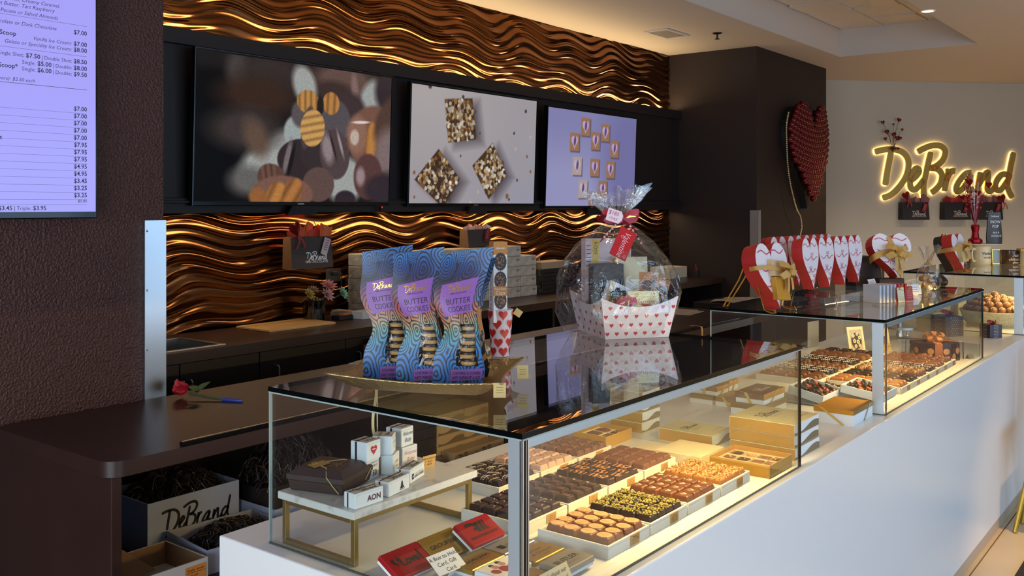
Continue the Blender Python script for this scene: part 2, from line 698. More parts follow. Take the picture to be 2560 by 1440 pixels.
# ceiling fittings
t = thing('ceiling_vent', 'square white grille set in the ceiling near the lit wave wall', 'vent', (7.06, 3.83, 3.02))
m_ = MB()
for a, b, c, d in ((-.20, .20, -.11, -.09), (-.20, .20, .09, .11), (-.20, -.18, -.09, .09), (.18, .20, -.09, .09)):
    m_.box(a, b, c, d, -0.012, -0.0005)
m_.build('frame', mat('vent_white', 'c9bfb6', 0.5), t, bevel=0.002)
m_ = MB()
for i in range(12):
    m_.box(-0.18 + i * 0.03, -0.165 + i * 0.03, -0.09, 0.09, -0.008, -0.002)
m_.build('louvres', mat('vent_grey', '8e857f', 0.5), t)
t = thing('sprinkler', 'small dark pendent sprinkler head hanging from the ceiling', 'sprinkler', (7.30, 3.49, 3.02))
MB().lathe([(0.0, -0.001), (0.038, -0.001), (0.036, -0.008), (0.012, -0.012), (0.0, -0.012)], 20).build('escutcheon', mat('sprinkler_bronze', '2c211b', 0.4, 0.6), t, smooth=True)
m_ = MB().tube([(0, 0, -0.01), (0, 0, -0.05)], 0.007, 8)
m_.lathe([(0, -0.05), (0.02, -0.05), (0.02, -0.054), (0, -0.054)], 14)
m_.build('deflector', MATS['sprinkler_bronze'], t)
t = thing('recessed_downlight', 'lit recessed downlight at the edge of the ceiling tray', 'ceiling light', (7.43, 1.86, 3.02))
MB().lathe([(0.042, -0.0005), (0.055, -0.0005), (0.055, -0.006), (0.042, -0.006)], 24).build('trim_ring', mat('ring_white', 'efe9e0', 0.4), t, smooth=True)
MB().lathe([(0.0, -0.002), (0.042, -0.002)], 24).build('lamp', mat('lamp_glow', 'ffffff', 0.5, emit=(1, 0.9, 0.72), estr=14), t)

# ------------------------------------------------------------------ customer counter
CZ, CX0, CX1, CY0, CY1 = 0.86, 1.234, 8.3, 0.945, 1.766
t = thing('display_counter', 'long white solid surface display counter carrying the glass cases', 'counter', (0, 0, 0))
MB().box(CX0, CX1, CY0, CY1, 0.055, CZ).build('body', WHITE, t, bevel=0.004)
MB().box(CX0 + 0.02, CX1 - 0.02, CY0 + 0.004, CY1 - 0.02, 0.0, 0.055).build('base_board', mat('tan_base_board', 'b9a68e', 0.5), t)


# ------------------------------------------------------------------ glass cases
def case(label, x0, x1, y0, y1, zt, post, led_x0=0.05, led=7.0):
    t = thing('glass_display_case', label, 'display case', (x0, y0, CZ))
    L, D, H = x1 - x0, y1 - y0, zt - CZ
    g = 0.007
    m_ = MB().box(-0.004, L + 0.004, -0.004, D, H - 0.010, H, 0, side=1)
    m_.build('glass_top', [GLASS, EDGE], t)
    MB().box(0.0, L, 0, g, 0.001, H - 0.012, 0).build('front_pane', [GLASS], t)
    MB().box(0.0, g, g + 0.001, D, 0.001, H - 0.012, 0).build('side_pane', [GLASS], t)
    MB().box(L - g, L, g + 0.001, D, 0.001, H - 0.012, 0).build('side_pane', [GLASS], t)
    # pale glue line along the foot and the arris of the panes
    m_ = MB()
    m_.box(-0.0015, L + 0.0015, -0.002, 0.001, 0.0, 0.0035)
    m_.box(-0.002, 0.001, 0.0, D, 0.0, 0.0035)
    m_.build('glue_line', mat('glue_line', '4a4f4a', 0.3), t)
    m_ = MB()
    m_.box(-0.001, g, D - 0.0005, D + 0.001, 0.0, H - 0.011)
    m_.box(0, L, -0.0025, 0.0005, H - 0.0135, H - 0.0105)
    m_.box(-0.0025, 0.0005, 0, D, H - 0.0135, H - 0.0105)
    m_.build('polished_arris', mat('pale_glass_edge', '9fb0ae', 0.15), t)
    m_ = MB()
    m_.box(L - 0.005, L + 0.001, -0.001, 0.006, 0.0, H - 0.012)
    m_.build('dark_arris', EDGE, t)
    # aluminium channel that carries the light strip along the top front edge
    MB().box(0.016, L - 0.004, 0.008, 0.03, H - 0.033, H - 0.0125).build('light_channel', ALU, t, bevel=0.001)
    # corner post: aluminium face toward the end, dark and bright lines toward the front
    m_ = MB()
    m_.box(-0.0015, 0.0, 0.004, post, 0.0, H - 0.012, 0)
    m_.box(0.008, 0.016, 0.0085, post, 0.0, H - 0.013, 0)
    m_.box(0.0, 0.003, -0.002, 0.0, 0.0, H - 0.012, 1)
    m_.box(0.003, 0.0095, -0.002, 0.0, 0.0, H - 0.012, 2)
    m_.box(0.0095, 0.011, -0.002, 0.0, 0.0, H - 0.012, 1)
    m_.box(0.011, 0.0145, -0.002, 0.0, 0.0, H - 0.012, 2)
    m_.box(0.0145, 0.018, -0.002, 0.0, 0.0, H - 0.012, 1)
    m_.build('corner_post', [ALU, CHROME, EDGE], t)
    area('case_light_strip', ((x0 + led_x0 + x1 - 0.05) / 2, y0 + 0.034, zt - 0.036), (L - 0.05 - led_x0, 0.012), led, LED, (0, 0.55, -1))
    return t


C1 = (1.272, 2.54, 0.966, 1.640)
C2 = (3.33, 4.86, 0.972, 1.620)
C3 = (5.85, 7.40, 0.962, 1.600)
case('nearest glass display case, holding chocolate trays and the marble stand', *C1, 1.194, 0.028, led_x0=0.40, led=7.2)
case('middle glass display case, holding rows of chocolates and bark boxes', *C2, 1.187, 0.042, led=11)
case('farthest glass display case at the right edge, holding bowls of truffles', *C3, 1.187, 0.05, led=9)

# ------------------------------------------------------------------ dark work desk behind the counter
DZ = 0.91
t = thing('work_desk', 'dark brown laminate work desk with an open shelf below, behind the counter', 'desk', (0, 0, 0))


def rounded(x0, x1, y0, y1, r, corners):
    p = []
    for k, (cx, cy, a0) in enumerate(((x0 + r, y0 + r, 180), (x1 - r, y0 + r, 270), (x1 - r, y1 - r, 0), (x0 + r, y1 - r, 90))):
        if k in corners:
            p += [(cx + r * math.cos(math.radians(a0 + i * 5.625)), cy + r * math.sin(math.radians(a0 + i * 5.625))) for i in range(17)]
        else:
            p.append(((x0, y0), (x1, y0), (x1, y1), (x0, y1))[k])
    return p


MB().prism(rounded(1.289, 5.57, 2.318, 2.984, 0.055, (0, 3)), DZ - 0.042, DZ).build('desk_top', LAM, t, smooth=True, angle=30)
MB().box(1.305, 1.335, 2.335, 2.98, 0.0, DZ - 0.042).build('end_panel', LAM, t, bevel=0.002)
MB().box(5.50, 5.53, 2.335, 2.98, 0.0, DZ - 0.042).build('end_panel', LAM, t, bevel=0.002)
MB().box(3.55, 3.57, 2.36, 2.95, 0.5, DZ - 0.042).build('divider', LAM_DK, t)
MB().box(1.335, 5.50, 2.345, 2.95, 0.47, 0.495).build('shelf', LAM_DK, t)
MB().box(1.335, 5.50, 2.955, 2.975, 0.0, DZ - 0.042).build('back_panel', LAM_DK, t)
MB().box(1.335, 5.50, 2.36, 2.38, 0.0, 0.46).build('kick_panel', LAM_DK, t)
m_ = MB().box(1.505, 5.50, 2.322, 2.336, DZ, DZ + 0.014)
m_.build('edge_rail', BLACK, t, bevel=0.002)

# ------------------------------------------------------------------ back counter along the wave wall
t = thing('back_counter', 'long dark back counter with cupboards and a sink along the lit wave wall', 'counter', (0, 0, 0))
m_ = MB()
SX0, SX1, SY0, SY1 = 2.06, 2.72, 3.885, 4.225
m_.box(1.75, SX0, 3.80, 4.372, 0.862, 0.91)
m_.box(SX1, 8.105, 3.80, 4.372, 0.862, 0.91)
m_.box(SX0, SX1, 3.80, SY0, 0.862, 0.91)
m_.box(SX0, SX1, SY1, 4.372, 0.862, 0.91)
m_.build('worktop', LAM, t)
m_ = MB()
m_.box(1.75, 4.35, 3.84, 4.37, 0.08, 0.70)
m_.box(1.75, SX0 - 0.02, 3.84, 4.37, 0.70, 0.862).box(SX1 + 0.02, 4.35, 3.84, 4.37, 0.70, 0.862)
m_.box(1.75, 8.105, 3.90, 4.37, 0.0, 0.08)
for x in (5.4, 6.6, 8.08):
    m_.box(x, x + 0.025, 3.83, 4.37, 0.08, 0.862)
m_.box(4.35, 8.105, 4.35, 4.37, 0.08, 0.862)
m_.box(4.35, 8.105, 3.85, 4.37, 0.42, 0.445)
m_.box(4.35, 8.105, 3.85, 4.37, 0.08, 0.10)
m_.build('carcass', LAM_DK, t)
dl = (1.99, 2.93, 3.37, 4.33)
for i, (a, b) in enumerate(((1.80, 2.46), (2.466, 2.90), (2.906, 3.46), (3.466, 4.34))):
    d = MB().box(a, b, 3.82, 3.84, 0.09, 0.856).build('door', mat('espresso_door', '1a100e', 0.38), t, bevel=0.0015)
    hxp = (2.43, 2.51, 3.0, 3.55)[i]
    MB().tube([(hxp, 3.82, 0.78), (hxp, 3.80, 0.78), (hxp, 3.792, 0.772), (hxp, 3.792, 0.63), (hxp, 3.80, 0.622), (hxp, 3.82, 0.622)], 0.004, 8).build('handle', STEEL, d, smooth=True)
s_ = MB()
s_.box(SX0, SX1, SY0, SY1, 0.72, 0.723)
s_.box(SX0, SX0 + 0.003, SY0, SY1, 0.72, 0.908).box(SX1 - 0.003, SX1, SY0, SY1, 0.72, 0.908)
s_.box(SX0, SX1, SY0, SY0 + 0.003, 0.72, 0.908).box(SX0, SX1, SY1 - 0.003, SY1, 0.72, 0.908)
for a, b, c, d in ((SX0 - 0.02, SX1 + 0.02, SY0 - 0.02, SY0 + 0.004), (SX0 - 0.02, SX1 + 0.02, SY1 - 0.004, SY1 + 0.02), (SX0 - 0.02, SX0 + 0.004, SY0, SY1), (SX1 - 0.004, SX1 + 0.02, SY0, SY1)):
    s_.box(a, b, c, d, 0.9085, 0.9135)
s_.build('sink', STEEL, t, bevel=0.002)
t = thing('soap_pump_base', 'small round chrome fitting with a black cap behind the sink', 'tap fitting', (2.56, 4.275, 0.9105))
MB().lathe([(0, 0), (0.026, 0), (0.026, 0.006), (0.021, 0.01), (0.021, 0.035), (0.026, 0.04), (0.0, 0.042)], 20).build('collar', CHROME, t, smooth=True)
MB().lathe([(0, 0.042), (0.017, 0.042), (0.015, 0.056), (0, 0.06)], 16).build('cap', BLACKM, t, smooth=True)

# ------------------------------------------------------------------ menu screen on the textured wall
MENU = mat('menu_screen_glow', '100e18', 0.25, emit=lin((0.640, 0.620, 0.965)), estr=1.0)
MTXT = mat('menu_ink', '0b0a16', 0.5, emit=(0.012, 0.011, 0.03), estr=1.0)
t = thing('menu_screen', 'large lit portrait menu screen with prices on the brown textured wall', 'menu screen', (0, 2.945, 0))
MB().box(0.90, 1.598, 0, 0.05, 1.537, 2.78).build('housing', BLACK, t, bevel=0.003)
m_ = MB()
m_.add([(0.915, -0.001, 1.558), (1.592, -0.001, 1.558), (1.592, -0.001, 2.765), (0.915, -0.001, 2.765)], [(0, 1, 2, 3)], 0)
F = frame((0, -0.0016, 0), (1, 0, 0), (0, 0, 1))
R_ = 1.5625


def row(z, parts, xr=R_):
    """right-aligned runs of (text, size, bold, shear)"""
    x = xr
    for s, sz, bo, sh in reversed(parts):
        wd = text2d(s, bo, sh)[2] * sz
        m_.text(s, F, sz, 1, 'r', bo, sh, x, z)
        x -= wd + sz * 0.35


B, N_ = 0.014, -0.004
z0 = 1.8800
for i, p in enumerate(('$7.00',) * 5 + ('$7.95',) * 3 + ('$4.95',) * 2 + ('$3.45', '$3.25', '$3.25')):
    z = z0 - i * 0.023
    row(z, [(p, 0.0195, B, 0)])
    m_.add([(0.95, -0.0014, z - 0.0078), (R_, -0.0014, z - 0.0078), (R_, -0.0014, z - 0.0072), (0.95, -0.0014, z - 0.0072)], [(0, 1, 2, 3)], 1)
m_.text('t', F, 0.019, 1, 'r', B, 0, 1.300, z0 - 5 * 0.023 + 0.012)
row(1.5875, [('$0.80', 0.0135, N_, 0.25)])
m_.add([(0.95, -0.0014, 1.5800), (R_, -0.0014, 1.5800), (R_, -0.0014, 1.5806), (0.95, -0.0014, 1.5806)], [(0, 1, 2, 3)], 1)
row(1.5640, [('Single: ', 0.0165, N_, 0), ('$3.45', 0.0185, B, 0), ('|', 0.0185, N_, 0), ('Triple:', 0.0165, N_, 0), ('$3.95', 0.0185, B, 0)], 1.432)
row(2.1235, [('$7.00', 0.0195, B, 0)])
row(2.0870, [('Vanilla Ice Cream:', 0.0165, N_, 0.25), ('$7.00', 0.0195, B, 0)])
row(2.0680, [('Gelato or Specialty Ice Cream:', 0.0165, N_, 0.25), ('$8.00', 0.0195, B, 0)])
row(2.0310, [('Single Shot:', 0.0165, N_, 0), ('$7.50', 0.0195, B, 0), ('|', 0.018, N_, 0), ('Double Shot:', 0.0165, N_, 0), ('$8.50', 0.0195, B, 0)])
row(2.0100, [('Single:', 0.0165, N_, 0), ('$5.00', 0.0195, B, 0), ('|', 0.018, N_, 0), ('Double:', 0.0165, N_, 0), ('$8.00', 0.0195, B, 0)])
row(1.9900, [('Single:', 0.0165, N_, 0), ('$6.00', 0.0195, B, 0), ('|', 0.018, N_, 0), ('Double:', 0.0165, N_, 0), ('$9.50', 0.0195, B, 0)])
m_.text('Scoop', F, 0.0195, 1, 'r', B, 0, 1.341, 2.0920)
m_.text('Scoop*', F, 0.0195, 1, 'r', B, 0, 1.346, 1.9935)
m_.text('(flavors): $2.50 each', F, 0.0155, 1, 'r', N_, 0.25, 1.397, 1.9560)
m_.text('Chocolate or Dark Chocolate', F, 0.0165, 1, 'r', N_, 0.25, 1.464, 2.1265)
m_.text('Toasted Pecans or Salted Almonds', F, 0.0165, 1, 'r', N_, 0.25, 1.469, 2.1600)
m_.text('Peanut Butter, Tart Raspberry', F, 0.0165, 1, 'r', N_, 0.25, 1.459, 2.1810)
m_.text('Caramel, Creamy Caramel,', F, 0.0165, 1, 'r', N_, 0.25, 1.474, 2.1985)
for z, th in ((2.1530, 0.0008), (2.0555, 0.0008), (1.9485, 0.0013)):
    m_.add([(0.95, -0.0014, z), (R_, -0.0014, z), (R_, -0.0014, z + th), (0.95, -0.0014, z + th)], [(0, 1, 2, 3)], 1)
m_.build('display', [MENU, MTXT], t)


# ------------------------------------------------------------------ wall screens
class Pic:
    """small raster painted with soft shapes; (0,0) is the top left, units are fractions of the picture"""
    def __init__(self, w, h, bg):
        self.w, self.h = w, h
        self.a = np.tile(np.array(bg, dtype=np.float64) / 255, (h, w, 1))
        self.y, self.x = np.mgrid[0:h, 0:w]
        self.x = (self.x + 0.5) / w
        self.y = (self.y + 0.5) / h
        self.asp = w / h

    def mix(self, k, c):
        k = np.clip(k, 0, 1)[..., None]
        self.a = self.a * (1 - k) + np.array(c) / 255 * k

    def ell(self, cx, cy, rx, ry, c, soft=0.25, rot=0.0, al=1.0):
        dx, dy = (self.x - cx) * self.asp, self.y - cy
        rx *= self.asp
        r = math.radians(rot)
        u, v = dx * math.cos(r) + dy * math.sin(r), -dx * math.sin(r) + dy * math.cos(r)
        d = np.sqrt((u / rx) ** 2 + (v / ry) ** 2)
        self.mix((1 + soft / 2 - d) / max(soft, 1e-3) * al if soft else (d < 1) * al, c)

    def poly(self, pts, c, soft=0.01, al=1.0):
        """convex polygon, clockwise on screen"""
        d = np.full((self.h, self.w), 9.0)
        n = len(pts)
        for i in range(n):
            (x0, y0), (x1, y1) = pts[i], pts[(i + 1) % n]
            ex, ey = (x1 - x0) * self.asp, y1 - y0
            l = math.hypot(ex, ey)
            d = np.minimum(d, (ex * (self.y - y0) - ey * (self.x - x0) * self.asp) / l)
        self.mix(d / soft * al + 0.5 * al, c)
        return d

    def col(self, u, v):
        c = self.a[min(self.h - 1, int((1 - v) * self.h)), min(self.w - 1, int(u * self.w))]
        return lin(tuple(float(q) for q in c))


def pic_cookies():
    p = Pic(380, 216, (26, 21, 21))
    W_ = (152, 155, 152)

    def ridged(cx, cy, rx, ry, c, rot, nr, soft=.14, ra=0.0, deep=.30):
        dx, dy = (p.x - cx) * p.asp, p.y - cy
        r = math.radians(rot)
        u, v = dx * math.cos(r) + dy * math.sin(r), -dx * math.sin(r) + dy * math.cos(r)
        d = np.sqrt((u / (rx * p.asp)) ** 2 + (v / ry) ** 2)
        q = math.radians(ra)
        t_ = (-dx * math.sin(q) + dy * math.cos(q)) / ry
        k = 0.5 + 0.5 * np.cos(t_ * nr * PI)
        col_ = np.array(c) / 255
        shade = (1 - deep * (1 - k) ** 2)[..., None] * col_
        m = np.clip((1 + soft / 2 - d) / soft, 0, 1)[..., None]
        p.a = p.a * (1 - m) + shade * m
    p.ell(.04, .5, .22, .9, (9, 8, 9), .9)
    p.ell(.18, .10, .05, .12, (72, 68, 66), .9)
    p.ell(.34, .10, .17, .13, (46, 38, 36), .9)
    p.ell(.28, .26, .18, .13, (54, 36, 27), .8)
    p.ell(.72, .08, .17, .13, (92, 70, 64), .6)
    p.ell(.66, .17, .11, .08, (58, 43, 40), .6)
    p.ell(.78, .13, .02, .12, (124, 98, 92), .8, -8)
    p.ell(.505, .15, .058, .15, W_, .45, -24)
    p.ell(.876, .20, .062, .17, W_, .45, 26)
    p.ell(.97, .12, .07, .16, (50, 39, 42), .5)
    p.ell(.75, .33, .10, .17, (60, 46, 48), .3)
    p.ell(.34, .67, .16, .13, W_, .5, -32)
    p.ell(.24, .85, .09, .10, (96, 94, 92), .8)
    p.ell(.22, .50, .16, .14, (58, 50, 48), .8)
    p.ell(.27, .55, .05, .14, (92, 72, 60), .9, -30)
    p.ell(.46, .50, .055, .12, (148, 156, 156), .2, -8)
    p.ell(.735, .83, .11, .18, W_, .35)
    p.ell(.675, .40, .085, .17, (80, 74, 78), .12)
    p.ell(.49, .36, .05, .10, (84, 76, 78), .3)
    ridged(.525, .265, .058, .085, (182, 130, 70), 0, 3.2, .12, 88)
    ridged(.648, .260, .046, .085, (178, 124, 66), 0, 2.6, .12, 92)
    p.ell(.59, .285, .018, .07, (36, 28, 26), .3)
    p.ell(.50, .69, .125, .15, (48, 38, 40), .07)
    p.ell(.425, .68, .014, .13, (112, 100, 102), .7, 14)
    p.ell(.445, .70, .010, .12, (24, 19, 20), .7, 14)
    p.ell(.56, .64, .07, .12, (52, 42, 44), .2)
    p.ell(.675, .64, .082, .19, (76, 61, 62), .08, -10)
    p.ell(.635, .60, .030, .11, (136, 122, 122), .7, -14)
    p.ell(.705, .56, .007, .10, (150, 136, 136), .9, -20)
    p.ell(.665, .58, .006, .10, (40, 30, 32), .9, -20)
    p.ell(.525, .455, .03, .16, (70, 60, 62), .2, 10)
    ridged(.552, .455, .064, .138, (198, 150, 86), 8, 5.0, .07, -12)
    p.ell(.91, .50, .165, .26, (112, 78, 65), .10)
    p.ell(.80, .48, .060, .15, (134, 98, 82), .4)
    p.ell(.785, .50, .026, .06, (182, 164, 154), .4)
    p.ell(.82, .38, .05, .012, (210, 196, 188), .6, -4)
    ridged(.885, .53, .034, .16, (176, 120, 62), 4, 2.2, .2, 96)
    p.ell(.97, .33, .05, .20, (78, 56, 48), .5, 30)
    p.ell(.985, .60, .07, .18, (120, 102, 102), .7)
    p.ell(.87, .80, .085, .18, (82, 55, 53), .12)
    p.ell(.825, .80, .026, .07, (146, 126, 128), .7)
    p.ell(.955, .90, .10, .12, (48, 37, 44), .4)
    p.ell(.59, .87, .085, .13, (90, 69, 65), .09)
    p.ell(.345, .82, .065, .09, (90, 62, 53), .12)
    ridged(.335, .79, .045, .06, (104, 74, 62), 0, 2.4, .3, 80)
    p.ell(.405, .95, .155, .14, (116, 82, 70), .10)
    ridged(.37, .98, .05, .13, (176, 118, 62), 24, 2.2, .2, 118)
    ridged(.455, .93, .045, .11, (168, 110, 60), 30, 2.0, .2, 124)
    p.ell(.29, .98, .05, .07, (140, 90, 50), .4, 40)
    p.ell(.74, .98, .06, .07, (46, 36, 42), .2)
    # the shop mirrored faintly in the picture is left to the real reflection
    rg = np.random.RandomState(3)
    p.a = np.clip(p.a * (1 + rg.normal(0, .05, p.a.shape[:2])[..., None]), 0, 1)
    return p


def pic_squares():
    r = random.Random(5)
    p = Pic(330, 190, (154, 148, 153))
    p.ell(.1, .1, .5, .5, (168, 160, 160), 1.0, 0, .6)
    p.ell(.95, .95, .4, .4, (146, 144, 158), 1.0, 0, .7)
    p.ell(.85, .6, .05, .2, (150, 146, 152), 1.0, -30)
    for _ in range(34):
        x, y = r.random(), r.random()
        s = r.uniform(.006, .014)
        p.ell(x, y, s, s * 1.9, r.choice(((92, 66, 48), (64, 56, 52), (120, 88, 58), (176, 162, 150))), .5)
    pal = ((196, 170, 128), (214, 200, 178), (146, 100, 56), (110, 74, 44), (224, 214, 200), (72, 52, 42), (178, 140, 88))
    for pts, dk, pal2 in (([(.235, .10), (.445, .06), (.485, .42), (.27, .47)], (70, 50, 28), pal),
                          ([(.20, .53), (.365, .78), (.245, 1.04), (.035, .80)], (58, 42, 34), pal),
                          ([(.62, .44), (.745, .72), (.60, .96), (.46, .66)], (66, 46, 30), pal)):
        sh = [(x + .05, y + .03) for x, y in pts]
        p.poly(sh, (74, 66, 70), .12, .8)
        d = p.poly(pts, dk, .012)
        for _ in range(420):
            x = r.uniform(min(q[0] for q in pts), max(q[0] for q in pts))
            y = r.uniform(min(q[1] for q in pts), max(q[1] for q in pts))
            if y < 0 or y > .999:
                continue
            if d[min(189, int(y * 190)), min(329, int(x * 330))] > 0.012:
                c = r.choice(pal2)
                k = r.uniform(.65, 1.0)
                p.ell(x, y, .0105, .0185, tuple(q * k for q in c), .35)
    return p


def pic_hearts():
    p = Pic(260, 150, (126, 124, 168))
    p.ell(.2, .9, .6, .5, (142, 142, 182), 1.0)
    p.ell(.9, .5, .3, .8, (110, 108, 156), 1.0)
    for x, y, k in ((.395, .16, 0), (.62, .20, 0), (.28, .33, 0), (.51, .30, 0), (.735, .37, 0), (.315, .58, 1), (.51, .585, 0), (.695, .60, 0), (.385, .82, 1), (.61, .82, 0), (.50, .95, 0)):
        a, b = .05, .095
        p.poly([(x - a + .008, y - b + .012), (x + a + .008, y - b + .012), (x + a + .008, y + b + .012), (x - a + .008, y + b + .012)], (78, 66, 84), .02)
        p.poly([(x - a, y - b), (x + a, y - b), (x + a, y + b), (x - a, y + b)], (146, 108, 78) if not k else (168, 150, 144), .008)
        lt = (178, 158, 196) if not k else (180, 170, 190)
        p.ell(x - .014, y - .02, .02, .042, lt, .2, -14)
        p.ell(x + .014, y - .02, .02, .042, lt, .2, 14)
        p.poly([(x - .03, y), (x + .03, y), (x, y + .07)], lt, .01)
        p.ell(x + .003, y - .01, .012, .05, (96, 64, 110), .5, 8)
    return p


SCR = mat('screen_picture', '050506', 0.06, spec=0.3, emit=(1, 1, 1), estr=1.0, attr='emit')
BEZ = mat('screen_bezel', '0b0b0d', 0.2)


def tv(label, x0, x1, z0, z1, yb, yt, pic, nu, nv, rim):
    W, H = x1 - x0, z1 - z0
    th = math.atan2(yb - yt, H)
    t = thing('wall_screen', label, 'screen', (x0, yb, z0), 0, 'screens on the dark band of the wave wall', rx=th)
    MB().box(0, W, 0.0, 0.035, 0, H).build('housing', BEZ, t, bevel=0.003)
    b = 0.012
    MB().grid(lambda u, v: (b + (W - 2 * b) * u, -0.0015, 0.022 + (H - 0.022 - b) * v), nu, nv, col=pic.col).build('display', SCR, t)
    m_ = MB()
    m_.box(0, 0.003, -0.004, 0.01, 0, H).box(0, W, -0.004, 0.01, H - 0.003, H)
    m_.build('rim', rim, t)
    m_ = MB().box(W * .5 - 0.022, W * .5 + 0.022, -0.002, 0.002, 0.006, 0.014)
    m_.build('badge', STEEL, t)
    m_ = MB()
    m_.prism([(W * .5 - 0.11, -0.05), (W * .5 + 0.11, -0.05), (W * .5 + 0.07, 0.0), (W * .5 - 0.07, 0.0)], 0.0, 0.02, M=frame((0, 0, 0), (1, 0, 0), (0, 0, 1)))
    m_.build('foot', BLACKM, t)
    return t


RIM = mat('screen_rim', '6a6a70', 0.25, 0.8)
tv('left screen of the wall band, showing dark chocolates and ridged tan cookies', 2.785, 4.185, 1.575, 2.380, 4.215, 4.185, pic_cookies(), 379, 215, RIM)
tv('middle screen of the wall band, showing three speckled cereal squares on marble', 4.345, 5.705, 1.568, 2.366, 4.215, 4.185, pic_squares(), 329, 189, RIM)
tv('right screen of the wall band, showing small tan cookies with hearts on lilac', 5.835, 7.172, 1.550, 2.338, 4.215, 4.185, pic_hearts(), 259, 149, mat('dark_rim', '111114', 0.3))
t = thing('small_camera', 'tiny dark bracket with a red light under the left screen', 'sensor', (4.115, 4.22, 1.553))
MB().box(-0.008, 0.008, -0.01, 0.012, -0.014, 0.016).build('body', BLACKM, t, bevel=0.002)
MB().sphere((0, -0.011, 0.012), 0.006, seg=8, rings=6).build('red_light', mat('red_lamp', 'b01a20', 0.3, emit='ff3030', estr=0.6), t)

# ------------------------------------------------------------------ chocolates on white trays
rc = random.Random(11)
MILK = mat('milk_chocolate', '6e432b', 0.42, noise=(40, '7a4c32', 0.3, 0.7))
MILK2 = mat('pale_milk_chocolate', '7c5036', 0.45)
DARK = mat('dark_chocolate', '2a1a15', 0.36, noise=(40, '33211a', 0.3, 0.7))
DARK2 = mat('glossy_dark_chocolate', '36221a', 0.25)
OVALM = mat('blush_transfer_oval', 'd79f72', 0.5)
OVALI = mat('transfer_print', 'a86f48', 0.5)
PIST = mat('pistachio_flake', 'b09a4c', 0.5)
PIST2 = mat('green_pistachio_flake', '7c7a34', 0.5)
CARA = mat('caramel_chocolate', 'a8703c', 0.4)
NUT = mat('chopped_nut', 'd6b27a', 0.55)
NUT2 = mat('toasted_nut', '8a5a2c', 0.55)
PINKC = mat('pink_white_chocolate', 'd9b29a', 0.45)
BERRY = mat('berry_flake', '97353a', 0.5)
PINKF = mat('pink_flake', 'd98c92', 0.5)
ORNG = mat('orange_chocolate_swirl', 'c98a48', 0.4)
GOLDS = mat('gold_drizzle', 'b9a268', 0.4)
WDRZ = mat('white_drizzle', 'e8dcd2', 0.5)
FROST = mat('bloomed_milk_chocolate', '8a6250', 0.55, noise=(60, '6a432f', 0.35, 0.6))

PX, PY, PH = 0.0354, 0.0388, 0.0185


def base_piece(h=PH, draft=0.0025, c=0.0022):
    c = min(c, 0.0026)
    return MB().cbox(-PX / 2, PX / 2, -PY / 2, PY / 2, 0, h, c, draft=draft)


def bits(m_, n, z, ms, r0, r1, rnd, flat=0.5, wx=PX, wy=PY):
    for _ in range(n):
        x, y = rnd.uniform(-wx * .44, wx * .44), rnd.uniform(-wy * .44, wy * .44)
        m_.sphere((0, 0, 0), rnd.uniform(r0, r1), rnd.choice(ms), T(x, y, z + rnd.uniform(0, .0012), rnd.uniform(0, 6), rnd.uniform(-.5, .5)), 6, 4, (1, .6, flat))


